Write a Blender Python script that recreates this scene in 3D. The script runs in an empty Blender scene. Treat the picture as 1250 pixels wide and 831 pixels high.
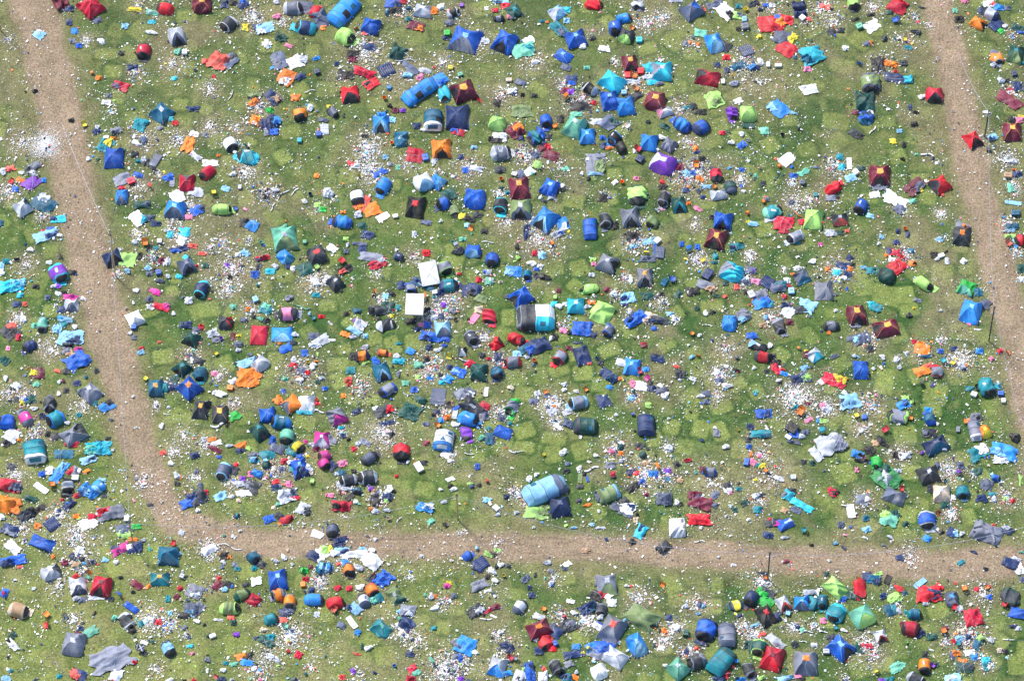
import bpy, math, random
import numpy as np
from math import radians as R, pi, sin, cos, tan, sqrt
random.seed(11); rng = np.random.default_rng(7)
scene = bpy.context.scene
COL = scene.collection

# ---------------------------------------------------------------- camera, sky, sun, exposure
PITCH, HFOV, SPAN = R(58), R(14), 135.0
DIST = SPAN / 2 / tan(HFOV / 2)
cam_d = bpy.data.cameras.new('camera'); cam = bpy.data.objects.new('camera', cam_d); COL.objects.link(cam)
CAM = np.array([0.0, -DIST * cos(PITCH), DIST * sin(PITCH)])
cam.location = CAM; cam.rotation_euler = (pi / 2 - PITCH, 0, 0)
cam_d.sensor_fit = 'HORIZONTAL'; cam_d.angle = HFOV; cam_d.clip_start = 1; cam_d.clip_end = 6000
scene.camera = cam
SUN_EL, SUN_AZ = R(52), R(-42)          # azimuth from +Y towards +X: light comes from behind and left
w = bpy.data.worlds.new('World'); scene.world = w; w.use_nodes = True
nt = w.node_tree; bg = nt.nodes['Background']
sky = nt.nodes.new('ShaderNodeTexSky'); sky.sky_type = 'NISHITA'; sky.sun_disc = False
sky.sun_elevation = SUN_EL; sky.sun_rotation = SUN_AZ
nt.links.new(sky.outputs['Color'], bg.inputs['Color']); bg.inputs['Strength'].default_value = 0.125
sun_d = bpy.data.lights.new('sun', 'SUN'); sun = bpy.data.objects.new('sun', sun_d); COL.objects.link(sun)
sun_d.energy = 3.0; sun_d.angle = R(8); sun_d.color = (1.0, 0.95, 0.88)
sun.rotation_euler = (pi / 2 - SUN_EL, 0, pi - SUN_AZ); sun.location = (-60, 60, 120)
scene.view_settings.view_transform = 'Standard'; scene.view_settings.look = 'None'
scene.view_settings.exposure = 1.03; scene.view_settings.gamma = 1.0

FPX = 625 / tan(HFOV / 2)
def at(px, py, z=0.0):
    """ground point seen at photograph pixel (px, py), on the plane z"""
    dx = (px - 625) / FPX; dy = -(py - 415.5) / FPX
    d = np.array([dx, sin(PITCH) * dy + cos(PITCH), cos(PITCH) * dy - sin(PITCH)])
    t = (z - CAM[2]) / d[2]
    p = CAM + d * t
    return float(p[0]), float(p[1])
def ppm(py):
    x, y = at(625, py)
    return FPX / sqrt((y - CAM[1]) ** 2 + CAM[2] ** 2)

# ---------------------------------------------------------------- materials
PAL = dict(re=(215,22,44,'red'), cr=(196,18,56,'crimson'), ma=(112,26,56,'maroon'), pk=(238,135,172,'pink'),
  mg=(212,52,150,'magenta'), pu=(132,62,192,'purple'), na=(28,52,100,'navy'), bl=(22,92,194,'blue'), az=(38,140,226,'azure'),
  cy=(40,190,214,'turquoise'), te=(4,132,146,'teal'), pe=(14,94,124,'petrol-blue'), sk=(140,196,230,'pale-blue'),
  sl=(86,96,122,'slate'), gy=(126,131,148,'grey'), lg=(192,197,208,'pale-grey'), ch=(50,56,66,'charcoal'), bk=(26,27,32,'black'),
  wh=(242,242,242,'white'), fo=(18,76,70,'dark-green'), gr=(36,186,72,'bright-green'), mi=(108,188,160,'mint'), li=(166,214,112,'lime'),
  ol=(122,142,92,'olive'), ye=(232,214,58,'yellow'), ta=(186,150,116,'tan'), be=(226,202,178,'beige'), co=(236,98,84,'coral'))
PAL['am'] = (238,178,76,'yellow'); PAL['gn'] = (58,142,84,'green')
PAL['or'] = (242,130,38,'orange')
def lin(c): return tuple(((v/255+0.055)/1.055)**2.4 if v/255 > 0.04045 else v/255/12.92 for v in c[:3])
def cname(c): return PAL[c][3]
MATS = {}; WHITES = ('wh', 'lg', 'be')
def fabric(code, kind='fabric'):
    key = code + kind
    if key in MATS: return MATS[key]
    m = bpy.data.materials.new(cname(code).replace('-', '_') + '_' + kind); m.use_nodes = True
    n = m.node_tree.nodes; l = m.node_tree.links; b = n['Principled BSDF']
    c = lin(PAL[code]); k = 0.86
    tc = n.new('ShaderNodeTexCoord'); oi = n.new('ShaderNodeObjectInfo')
    no = n.new('ShaderNodeTexNoise'); no.inputs['Scale'].default_value = 1.7; no.inputs['Detail'].default_value = 5
    off = n.new('ShaderNodeVectorMath'); off.operation = 'ADD'
    l.new(tc.outputs['Object'], off.inputs[0]); l.new(oi.outputs['Location'], off.inputs[1]); l.new(off.outputs[0], no.inputs['Vector'])
    hs = n.new('ShaderNodeHueSaturation'); hs.inputs['Color'].default_value = (c[0]*k, c[1]*k, c[2]*k, 1)
    mr = n.new('ShaderNodeMapRange'); mr.inputs['To Min'].default_value = 0.74; mr.inputs['To Max'].default_value = 1.2
    l.new(oi.outputs['Random'], mr.inputs['Value'])
    mr2 = n.new('ShaderNodeMapRange'); mr2.inputs['From Min'].default_value = 0.3; mr2.inputs['From Max'].default_value = 0.7
    mr2.inputs['To Min'].default_value = 0.82; mr2.inputs['To Max'].default_value = 1.12
    l.new(no.outputs['Fac'], mr2.inputs['Value'])
    mu = n.new('ShaderNodeMath'); mu.operation = 'MULTIPLY'; l.new(mr.outputs[0], mu.inputs[0]); l.new(mr2.outputs[0], mu.inputs[1])
    l.new(mu.outputs[0], hs.inputs['Value'])
    # dried mud and dust in blotches
    no3 = n.new('ShaderNodeTexNoise'); no3.inputs['Scale'].default_value = 1.1; no3.inputs['Detail'].default_value = 7; no3.inputs['Roughness'].default_value = .65
    l.new(off.outputs[0], no3.inputs['Vector'])
    mr3 = n.new('ShaderNodeMapRange'); mr3.inputs['From Min'].default_value = .42; mr3.inputs['From Max'].default_value = .75; mr3.inputs['To Min'].default_value = .0; mr3.inputs['To Max'].default_value = .22
    l.new(no3.outputs['Fac'], mr3.inputs['Value'])
    mx = n.new('ShaderNodeMix'); mx.data_type = 'RGBA'; mx.inputs['B'].default_value = (.30, .26, .20, 1) if code not in WHITES else (.62, .59, .54, 1)
    l.new(mr3.outputs[0], mx.inputs['Factor']); l.new(hs.outputs[0], mx.inputs['A']); l.new(mx.outputs['Result'], b.inputs['Base Color'])
    no2 = n.new('ShaderNodeTexNoise'); no2.inputs['Scale'].default_value = 5.0; no2.inputs['Detail'].default_value = 4; no2.inputs['Distortion'].default_value = 1.2
    l.new(off.outputs[0], no2.inputs['Vector'])
    bp = n.new('ShaderNodeBump'); bp.inputs['Strength'].default_value = 0.5; bp.inputs['Distance'].default_value = 0.1
    l.new(no2.outputs['Fac'], bp.inputs['Height']); l.new(bp.outputs[0], b.inputs['Normal'])
    b.inputs['Roughness'].default_value = 0.55 if kind == 'fabric' else 0.4
    b.inputs['Specular IOR Level'].default_value = 0.35
    MATS[key] = m
    return m
def litter_mat():
    m = bpy.data.materials.new('litter'); m.use_nodes = True
    n = m.node_tree.nodes; l = m.node_tree.links; b = n['Principled BSDF']
    a = n.new('ShaderNodeAttribute'); a.attribute_name = 'tint'; l.new(a.outputs['Color'], b.inputs['Base Color'])
    no = n.new('ShaderNodeTexNoise'); no.inputs['Scale'].default_value = 14
    bp = n.new('ShaderNodeBump'); bp.inputs['Strength'].default_value = 0.4; bp.inputs['Distance'].default_value = .03
    l.new(no.outputs['Fac'], bp.inputs['Height']); l.new(bp.outputs[0], b.inputs['Normal'])
    b.inputs['Roughness'].default_value = 0.6
    return m

# ---------------------------------------------------------------- object helpers
def mesh_obj(name, V, F, mats, parent=None, smooth=False, midx=None):
    me = bpy.data.meshes.new(name); me.from_pydata([tuple(v) for v in V], [], F)
    if not isinstance(mats, (list, tuple)): mats = [mats]
    for m in mats: me.materials.append(m)
    if midx is not None: me.polygons.foreach_set('material_index', midx)
    if smooth: me.polygons.foreach_set('use_smooth', [True] * len(me.polygons))
    o = bpy.data.objects.new(name, me); COL.objects.link(o)
    if parent is not None: o.parent = parent
    return o
def empty(name, loc, rz):
    o = bpy.data.objects.new(name, None); COL.objects.link(o); o.location = loc; o.rotation_euler = (0, 0, rz); o.empty_display_size = 0.3
    return o
def tube_geo(pts, r, n=5):
    pts = [np.array(p, float) for p in pts]; V = []; F = []
    for i, p in enumerate(pts):
        d = pts[min(i+1, len(pts)-1)] - pts[max(i-1, 0)]; d /= (np.linalg.norm(d) + 1e-9)
        up = np.array([0, 0, 1.0]) if abs(d[2]) < .9 else np.array([1.0, 0, 0])
        a = np.cross(d, up); a /= np.linalg.norm(a); b = np.cross(d, a)
        for k in range(n):
            t = 2*pi*k/n; V.append(p + r*(cos(t)*a + sin(t)*b))
    for i in range(len(pts)-1):
        for k in range(n):
            F.append((i*n+k, i*n+(k+1) % n, (i+1)*n+(k+1) % n, (i+1)*n+k))
    F.append(tuple(range(n))[::-1]); F.append(tuple((len(pts)-1)*n+k for k in range(n)))
    return V, F
def tube(name, pts, r, m, parent=None, n=5):
    V, F = tube_geo(pts, r, n); return mesh_obj(name, V, F, m, parent, True)
def join_geo(parts):
    V = []; F = []
    for v, f in parts:
        o = len(V); V += list(v); F += [tuple(i+o for i in q) for q in f]
    return V, F
def box_geo(cx, cy, cz, sx, sy, sz):
    V = [(cx+sx/2*a, cy+sy/2*b, cz+sz/2*c) for a in (-1, 1) for b in (-1, 1) for c in (-1, 1)]
    return V, [(0,1,3,2),(4,6,7,5),(0,4,5,1),(2,3,7,6),(0,2,6,4),(1,5,7,3)]
def surf(S, u0, u1, v0, v1, nu, nv, off=0.0):
    """grid of the surface function S(u, v) with an offset along its normal"""
    V = []
    e = 1e-3
    for i in range(nu+1):
        for j in range(nv+1):
            u = u0+(u1-u0)*i/nu
            a, b = (v0(u), v1(u)) if callable(v0) else (v0, v1)
            v = a+(b-a)*j/nv
            p = np.array(S(u, v))
            if off:
                du = np.array(S(u+e, v))-np.array(S(u-e, v)); dv = np.array(S(u, v+e))-np.array(S(u, v-e))
                nrm = np.cross(du, dv); L = np.linalg.norm(nrm)
                if L > 1e-12:
                    nrm /= L
                    if nrm[2] < 0: nrm = -nrm
                    p = p+off*nrm
            V.append(p)
    F = [(i*(nv+1)+j, (i+1)*(nv+1)+j, (i+1)*(nv+1)+j+1, i*(nv+1)+j+1) for i in range(nu) for j in range(nv)]
    return V, F
class Wob:
    """cheap smooth vector noise for sagging cloth"""
    def __init__(s, scale, amp):
        s.k = [(random.gauss(0, scale), random.gauss(0, scale), random.gauss(0, scale), random.uniform(0, 6.3), random.gauss(0, amp), random.gauss(0, amp), random.gauss(0, amp)) for _ in range(4)]
    def __call__(s, x, y, z=0):
        a = b = c = 0.0
        for kx, ky, kz, ph, ax, ay, az_ in s.k:
            t = sin(kx*x+ky*y+kz*z+ph); a += ax*t; b += ay*t; c += az_*t
        return a, b, c

# ---------------------------------------------------------------- builders of one of each kind; every one returns its top-level object
def base(px, py, rot, zc):
    x, y = at(px, py, zc)
    a = R(rot); rz = math.atan2(sin(a)/sin(PITCH), cos(a))
    return x, y, rz
def dome(px, py, w, h, rot, c1, c2, fl):
    L, W = w*1.06, h*1.06; rnd = random.choice((0, .1, .2, .45, .8)); porch = random.choice((0, 0, 0, .16, .24))
    if not fl and random.random() < .3: fl = ['crumple']
    H = min(1.55, 0.46*min(L, W)+0.14); sag = 'sag' in fl
    if 'low' in fl: H *= .55
    x, y, rz = base(px, py, rot, H*0.36)
    root = empty('dome_tent', (x, y, 0), rz)
    wob = Wob(1.6, 0.085 if sag else (0.06 if 'crumple' in fl else 0.034))
    q = [random.uniform(.86, 1.03) for _ in range(4)]
    if sag:
        i = random.randrange(4); q[i] = .35; q[(i+1) % 4] = random.uniform(.4, .7)
    elif 'crumple' in fl: q[random.randrange(4)] = .72
    jx = [random.uniform(-.06, .06) for _ in range(8)]
    def S(u, v):
        m = max(abs(u), abs(v)); mm = min(m, 1.0)
        n = min(abs(u), abs(v))/(m+1e-9)
        zp = (1-mm**2.7)**.7; zm = (1-mm**(1.7+.7*rnd))*.96
        k = n**1.7
        f = 1-.055*(1-k)*mm
        fu, fv = (u+1)/2, (v+1)/2
        qq = q[0]*(1-fu)*(1-fv)+q[1]*fu*(1-fv)+q[2]*fu*fv+q[3]*(1-fu)*fv
        ox = jx[0]*(1-fu)*(1-fv)+jx[1]*fu*(1-fv)+jx[2]*fu*fv+jx[3]*(1-fu)*fv
        oy = jx[4]*(1-fu)*(1-fv)+jx[5]*fu*(1-fv)+jx[6]*fu*fv+jx[7]*(1-fu)*fv
        pu, pv = u*sqrt(1-min(1, v*v)*.5*rnd), v*sqrt(1-min(1, u*u)*.5*rnd)
        X = (pu*f+ox+porch*max(0, u)**2)*L/2; Y = (pv*f+oy)*W/2; Z = H*(zm+(zp-zm)*k)*(qq if m > .15 else 1.0*qq)
        a, b, c = wob(X*2, Y*2, Z); g = min(1, Z/.3)
        return X+a*g, Y+b*g, max(0.012, Z+c*g)
    N = 12
    V, F = surf(S, -1, 1, -1, 1, 2*N, 2*N)
    fr = []; rest = []
    for f in F:
        i = f[0]//(2*N+1); j = f[0] % (2*N+1)
        u = -1+(i+.5)/N; v = -1+(j+.5)/N
        (fr if u > abs(v) and u > .2 else rest).append(f)
    body = mesh_obj('canopy', V, rest, fabric(c1), root, True)
    def sub(faces):
        ids = sorted({i for f in faces for i in f}); mp = {k: n for n, k in enumerate(ids)}
        return [V[i] for i in ids], [tuple(mp[i] for i in f) for f in faces]
    sv, sf = sub(fr)
    front = mesh_obj('front_panel', sv, sf, fabric(c2 or c1), root, True)
    if c2: front['label'] = cname(c2)+' front panel'
    light = {'na': 'sl', 'bl': 'sk', 'az': 'sk', 'ma': 'co', 're': 'cr', 'cr': 'ma', 'gy': 'lg', 'lg': 'wh', 'fo': 'te', 'te': 'mi', 'mi': 'lg', 'li': 'mi', 'sl': 'gy', 'or': 'ye'}
    tp = next((f[4:] for f in fl if f.startswith('top=')), None)
    if tp or random.random() < .45:
        r = .25 if tp else .2
        tp = 'am' if tp == 'ye' else tp
        v, f = surf(S, -r, r, -r, r, 6, 6, .03)
        o = mesh_obj('roof_vent', v, f, fabric(tp or light.get(c1, 'lg')), body, True)
    sc = fabric('am' if tp == 'am' and random.random() < .35 else light.get(c1, c1) if random.random() < .3 else c1)
    if not sag:
        for s in (-1, 1):
            pts = [S(t, s*t) for t in np.linspace(-.99, .99, 15)]
            tube('pole_sleeve', [(a, b, c+.008) for a, b, c in pts], .02, sc, root, 4)
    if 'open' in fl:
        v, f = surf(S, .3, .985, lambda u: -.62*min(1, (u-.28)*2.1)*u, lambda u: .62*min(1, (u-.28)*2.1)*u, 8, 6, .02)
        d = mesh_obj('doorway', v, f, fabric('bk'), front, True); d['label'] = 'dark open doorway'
        pts = [S(t, .64*t) for t in np.linspace(.45, .97, 6)]
        tube('door_flap', [(a, b, c+.05) for a, b, c in pts], .075, fabric(c2 or c1), root, 6)
    else:
        pts = [S(t, .12*sin(t*9)) for t in np.linspace(.3, .98, 8)]
        tube('door_zip', [(a, b, c+.01) for a, b, c in pts], .018, fabric(light.get(c1, 'gy')), front, 4)
    gw = [S(u, v) for u, v in ((-1,-1),(1,-1),(1,1),(-1,1))]
    V2 = []
    for k in range(4):
        p, r_ = np.array(gw[k]), np.array(gw[(k+1) % 4])
        for t in (0, .5): V2.append((p+(r_-p)*t)*np.array([1.01 if t == 0 else .96, 1.01 if t == 0 else .96, 0])+np.array([0, 0, .008]))
    mesh_obj('groundsheet', V2, [tuple(range(8))], fabric(random.choice(('ch', 'gy', 'sl', 'gy'))), root)
    for k in range(4):
        p = np.array(gw[k])*np.array([1, 1, 0]); e = p*(1+.45/(np.linalg.norm(p)+.1))
        if random.random() < .6: tube('guy_line', [S((-.8, .8, .8, -.8)[k], (-.8, -.8, .8, .8)[k]), (e[0], e[1], .02)], .011, fabric('lg'), root, 3)
    return root
def popup(px, py, w, h, rot, c1, c2, fl):
    L, W = w*1.05, h*1.02; H = min(1.25, .56*W+.1); c2 = c2 or c1
    x, y, rz = base(px, py, rot, H*.42)
    root = empty('popup_tent', (x, y, 0), rz)
    down = random.random() < .2
    if down: H *= .6
    wob = Wob(1.9, .1 if down else .042); lean = random.uniform(-.12, .12); asy = random.uniform(-.08, .08)
    t0, t1 = -.5+asy, .5+asy
    def S(t, a):
        tt = max(-1, min(1, t))
        wy = W/2*(max(0, 1-abs(tt)**4.2))**.5; hz = H*(max(0, 1-abs(tt)**3.4))**.7
        if t0 < tt < t1:
            hz *= 1.0; wy *= 1.0
        X = tt*L/2; Y = -cos(a)*wy; Z = hz*max(0, sin(a))**.86
        Y += lean*Z
        p, q_, r_ = wob(X*2, Y*2, Z); g = min(1, Z/.25)
        return X+p*g, Y+q_*g, max(.01, Z+r_*g)
    v, f = surf(S, t0, t1, 0, pi, 10, 16); mesh_obj('canopy', v, f, fabric(c1), root, True)
    v, f = surf(S, -1, t0, 0, pi, 7, 16); a = mesh_obj('rear_panel', v, f, fabric(c2), root, True)
    v, f = surf(S, t1, 1, 0, pi, 8, 16); b = mesh_obj('front_panel', v, f, fabric(c2), root, True)
    if c2 != c1: a['label'] = cname(c2)+' rear panel'; b['label'] = cname(c2)+' front panel'
    dw = lambda u: 1.18*min(1, max(.25, (u-t1)/(.99-t1)*2.2))*random.uniform(.97, 1.0)
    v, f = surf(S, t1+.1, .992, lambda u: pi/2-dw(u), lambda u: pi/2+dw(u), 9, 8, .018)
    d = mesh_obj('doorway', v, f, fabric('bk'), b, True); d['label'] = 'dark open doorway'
    hc = fabric(c2 if random.random() < .5 else 'ch')
    for t in (t0, t1):
        tube('hoop', [S(t, a) for a in np.linspace(0.02, pi-.02, 15)], .026, hc, root, 5)
    # flap thrown to the side of the mouth
    if random.random() < .45:
        v, f = cloth_geo(L*.26, W*.62, 5, 7, .07, .2); oy = random.uniform(-.2, .2)*W
        mesh_obj('door_flap', [(a_+L*.56, b_+oy, c_) for a_, b_, c_ in v], f, fabric(c2), b)
    if 'P' in fl:
        mk = [(-.34+.0*i, 1.45-.28*i/4) for i in range(5)]
        arc = [(-.34+.30*(1-cos(q))*.5*1.6, 1.3+.2*sin(q-.4)) for q in np.linspace(0, 2*pi, 12)]
        V_, F_ = join_geo([tube_geo([S(.34*2*(p/.7)+.02, q*1.0) for p, q in [(-.30, 1.25), (.2, 1.25)]], .05, 4), tube_geo([S(.05+.2*sin(q), 1.52-.27*cos(q)) for q in np.linspace(0, 2*pi, 12)], .05, 4)])
        mesh_obj('logo', V_, F_, fabric('lg'), root)
    if random.random() < .2:
        v, f = surf(S, t0+.3, t1-.3, pi*.38, pi*.46, 3, 3, .02); mesh_obj('logo_patch', v, f, fabric('lg' if c1 not in ('lg', 'wh') else 'sl'), root, True)
    return root
def tunnel(px, py, w, h, rot, c1, c2, fl):
    L, W = w, h*.98; H = min(1.9, (.42 if 'cyan' in fl else .52)*W); c2 = c2 or c1
    x, y, rz = base(px, py, rot, H*.42)
    root = empty('tunnel_tent', (x, y, 0), rz); wob = Wob(1.3, .03)
    def S(t, a):
        e = abs(t); k = 1 if e < .72 else 1-((e-.72)/.28)**1.6*.62
        hoop = 1-.09*abs(sin((t+.72)*pi/.62))
        X = t*L/2; cb = -math.copysign(abs(cos(a))**.55, cos(a)) if 'cyan' in fl else -cos(a)
        Y = cb*W/2*(1 if e < .72 else 1-.18*((e-.72)/.28)); Z = H*k*hoop*max(0, sin(a))**(.42 if 'cyan' in fl else .72)
        p, q_, r_ = wob(X*1.5, Y*1.5, Z); g = min(1, Z/.3)
        return X+p*g, Y+q_*g, max(.01, Z+r_*g)
    bands = [(-1, -.72, c1, 'rear_panel'), (-.72, -.1, c1, 'canopy'), (-.1, .5, c1 if 'cyan' not in fl else 'wh', 'canopy_section'), (.5, .74, c2, 'porch_panel'), (.74, 1, c2, 'front_panel')]
    if 'cyan' in fl: bands = [(-1, -.62, 'cy', 'rear_panel'), (-.62, .0, 'cy', 'canopy'), (.0, .5, 'ch', 'canopy_section'), (.5, .74, 'ch', 'porch_panel'), (.74, 1, 'gy', 'front_panel')]
    for a0, a1, c, nm in bands:
        if 'cyan' in fl and nm in ('canopy', 'rear_panel'):
            v, f = surf(S, a0, a1, 0, pi*.52, 6, 9); mesh_obj('roof_panel', v, f, fabric('wh'), root, True)
            v, f = surf(S, a0, a1, pi*.52, pi, 6, 9); mesh_obj(nm, v, f, fabric('cy'), root, True)
        else:
            v, f = surf(S, a0, a1, 0, pi, 6, 18); mesh_obj(nm, v, f, fabric(c), root, True)
    for s in (-1, 1):
        v, f = surf(lambda r, a: (S(s*.999, a)[0]-(1-r)*.02*s, S(s*.999, a)[1]*r, S(s*.999, a)[2]*r), 0.02, 1, 0, pi, 4, 14)
        mesh_obj('end_wall', v, f, fabric(c2), root, True)
    for t in (-.72, -.1, .5, .74):
        tube('hoop', [S(t, a) for a in np.linspace(.02, pi-.02, 15)], .035, fabric('sl' if c1 != 'sl' else 'gy'), root, 5)
    v, f = surf(S, -.55, -.25, pi*.64, pi*.82, 4, 4, .02); mesh_obj('window', v, f, fabric('pe'), root, True)
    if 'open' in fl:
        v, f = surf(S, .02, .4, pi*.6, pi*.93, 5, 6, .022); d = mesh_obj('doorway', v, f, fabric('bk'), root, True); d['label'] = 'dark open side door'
    v, f = surf(S, .8, .985, pi*.3, pi*.7, 4, 6, .02); mesh_obj('vent', v, f, fabric(c1), root, True)
    if 'tri' in fl:
        v, f = surf(S, .0, .42, lambda u: pi/2-.36*u/.42, lambda u: pi/2+.36*u/.42, 5, 6, .03); mesh_obj('mountain_logo', v, f, fabric('pe'), root, True)
    return root
def cloth_geo(w, h, nu, nv, amp, edge=.11, lift=.02):
    K = []
    for _ in range(6):
        th = random.uniform(0, pi); fr = random.uniform(1.6, 5.2)
        K.append((cos(th)*fr, sin(th)*fr, random.uniform(0, 6.3), random.uniform(.4, 1)))
    E = [(random.uniform(1, 4), random.uniform(0, 6.3), random.uniform(.3, 1)*edge) for _ in range(8)]
    cor = [(random.uniform(-.24, .12), random.uniform(-.24, .12)) for _ in range(4)]
    lumps = [(random.uniform(-.6, .6), random.uniform(-.6, .6), random.uniform(.06, .25), random.uniform(.5, 1.6)) for _ in range(3)]
    V = []
    for i in range(nu+1):
        for j in range(nv+1):
            u = -1+2*i/nu; v = -1+2*j/nv
            fu, fv = (u+1)/2, (v+1)/2
            cu = cor[0][0]*(1-fu)*(1-fv)+cor[1][0]*fu*(1-fv)+cor[2][0]*fu*fv+cor[3][0]*(1-fu)*fv
            cv = cor[0][1]*(1-fu)*(1-fv)+cor[1][1]*fu*(1-fv)+cor[2][1]*fu*fv+cor[3][1]*(1-fu)*fv
            X = u*(1+cu+abs(u)*(E[0][2]*sin(E[0][0]*v*2+E[0][1])+E[1][2]*sin(E[1][0]*v*4+E[1][1])*.6))
            Y = v*(1+cv+abs(v)*(E[2][2]*sin(E[2][0]*u*2+E[2][1])+E[3][2]*sin(E[3][0]*u*4+E[3][1])*.6))
            z = 0
            for a, b, p, k in K: z += k*(1-abs(sin(a*u+b*v+p)))**2
            for a, b, s, k in lumps: z += 1.6*k*math.exp(-((u-a)**2+(v-b)**2)/s)
            z = amp*(z/2.4)*(1-.55*max(abs(u), abs(v))**4)
            V.append((X*w/2+random.gauss(0, .01), Y*h/2+random.gauss(0, .01), lift+max(0, z+random.gauss(0, amp*.04))))
    return V, [(i*(nv+1)+j, (i+1)*(nv+1)+j, (i+1)*(nv+1)+j+1, i*(nv+1)+j+1) for i in range(nu) for j in range(nv)]
def flattened(px, py, w, h, rot, c1, c2, fl):
    amp = .5 if 'lumps' in fl else random.uniform(.2, .36)
    x, y, rz = base(px, py, rot, .15)
    root = empty('flattened_tent', (x, y, 0), rz)
    nu = max(8, min(26, int(w/.16))); nv = max(7, min(26, int(h/.16)))
    v, f = cloth_geo(w*1.05, h*1.08, nu, nv, amp); mesh_obj('fly_sheet', v, f, fabric(c1), root, random.random() < .85)
    if c2:
        v, f = cloth_geo(w*.55, h*.62, max(5, nu*2//3), max(5, nv*2//3), amp*.8, .25)
        s = random.choice((-1, 1)); ox = s*w*random.uniform(.16, .3); oy = random.uniform(-.2, .2)*h
        o = mesh_obj('inner_tent', [(a+ox, b+oy, c+amp*.45) for a, b, c in v], f, fabric(c2), root); o['label'] = cname(c2)+' inner fabric spilling out'
    for k in range(random.choice((1, 1, 2))):
        a0 = random.uniform(0, 6.3); ln = max(w, h)*random.uniform(.35, .6); hh = random.uniform(.06, .3)+amp*.5
        pts = [((t-.5)*2*ln*cos(a0)-.2*ln*sin(pi*t)*sin(a0), (t-.5)*2*ln*sin(a0)+.2*ln*sin(pi*t)*cos(a0), .03+hh*sin(pi*t)) for t in np.linspace(0, 1, 9)]
        tube('bent_pole', pts, .018, fabric('lg'), root, 4)
    return root
def sheet(px, py, w, h, rot, c1, c2, fl):
    x, y, rz = base(px, py, rot, .05)
    if max(w, h) > 3.6*min(w, h):
        L = max(w, h); ang = rz if w > h else rz+pi/2; k = random.uniform(-.16, .16); b = random.uniform(-.1, .1)
        root = empty('tent_pole', (x, y, 0), ang)
        f_ = lambda t: ((t-.5)*L, k*L*sin(pi*t)+b*L*sin(2*pi*t), .04+.05*sin(pi*t))
        r = max(.03, min(w, h)*.28)
        tube('rod', [f_(t) for t in np.linspace(0, .49, 8)], r, fabric(c1, 'plastic'), root, 5)
        tube('rod', [f_(t) for t in np.linspace(.51, 1, 8)], r, fabric(c1, 'plastic'), root, 5)
        tube('joint', [f_(.46), f_(.54)], r*1.35, fabric('gy', 'plastic'), root, 5)
        return root
    nu = max(6, min(16, int(w/.16))); nv = max(6, min(16, int(h/.16)))
    v, f = cloth_geo(w*1.08, h*1.1, nu, nv, .09, .14)
    if 'half' in fl:
        v = [(a, b*sqrt(max(.05, 1-(2*a/w/1.1)**2))*1.2, c) for a, b, c in v]
    root = mesh_obj('plastic_sheet', v, f, fabric(c1, 'plastic')); root.location = (x, y, 0); root.rotation_euler = (0, 0, rz)
    return root
def airbed(px, py, w, h, rot, c1, c2, fl):
    x, y, rz = base(px, py, rot, .12); root = empty('air_bed', (x, y, 0.015), rz)
    if w < h: w, h = h, w; root.rotation_euler[2] += pi/2
    L, W, H = w, h*1.05, .2; nr = 7; N = nr*6; V = []
    ends = 10
    for i in range(ends+1):
        for j in range(N+1):
            t = -1+2*i/ends; s = j/N
            ev = (1-abs(t)**8)**.5; es = min(1, min(s, 1-s)*N/3)**.5
            z = H*.55+(.06*abs(sin(s*nr*pi))+.035*abs(sin(t*4*pi)))*1.0
            V.append((t*L/2, (s-.5)*W, z*ev*es+.0))
    F = [(i*(N+1)+j, (i+1)*(N+1)+j, (i+1)*(N+1)+j+1, i*(N+1)+j+1) for i in range(ends) for j in range(N)]
    mesh_obj('mattress', V, F, fabric(c1, 'plastic'), root, True)
    v, f = cloth_geo(L*.22, W*.7, 5, 8, .05, .04); mesh_obj('pillow_ridge', [(a-L*.36, b, c+.16) for a, b, c in v], f, fabric(c1, 'plastic'), root, True)
    tube('valve', [(L*.47, 0, .1), (L*.5, 0, .12)], .04, fabric('gy', 'plastic'), root, 6)
    for k in range(1, 4):
        tube('seam', [(-L*.47+L*.235*k, (s-.5)*W*.92, .185) for s in np.linspace(0, 1, 6)], .012, fabric('bl' if c1 == 'na' else 'na', 'plastic'), root, 4)
    return root
def mat(px, py, w, h, rot, c1, c2, fl):
    x, y, rz = base(px, py, rot, .04); root = empty('camping_mat', (x, y, .012), rz)
    k = random.uniform(.03, .12); nu, nv = 10, 8; top = []; 
    for i in range(nu+1):
        for j in range(nv+1):
            u = -1+2*i/nu; v = -1+2*j/nv
            top.append((u*w/2*(1-.04*v*v), v*h/2*(1-.03*u*u), .05+k*(u*u*v*v)+random.gauss(0, .006)))
    n = len(top); V = top+[(a, b, c-.05) for a, b, c in top]
    F = [(i*(nv+1)+j, (i+1)*(nv+1)+j, (i+1)*(nv+1)+j+1, i*(nv+1)+j+1) for i in range(nu) for j in range(nv)]
    F2 = [tuple(q+n for q in f[::-1]) for f in F]
    rim = [i*(nv+1) for i in range(nu+1)]+[nu*(nv+1)+j for j in range(1, nv+1)]+[i*(nv+1)+nv for i in range(nu-1, -1, -1)]+[j for j in range(nv-1, 0, -1)]
    S_ = [(rim[i], rim[i]+n, rim[(i+1) % len(rim)]+n, rim[(i+1) % len(rim)]) for i in range(len(rim))]
    mesh_obj('foam', V, F+F2+S_, fabric(c1), root)
    lw = max(w, h)
    p = [(-.32*w, -.47*h, .075), (-.32*w, .47*h, .075)] if w > h else [(-.47*w, -.32*h, .075), (.47*w, -.32*h, .075)]
    tube('strap', p, .022, fabric('ch' if c1 != 'ch' else 'gy'), root, 4)
    return root
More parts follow.
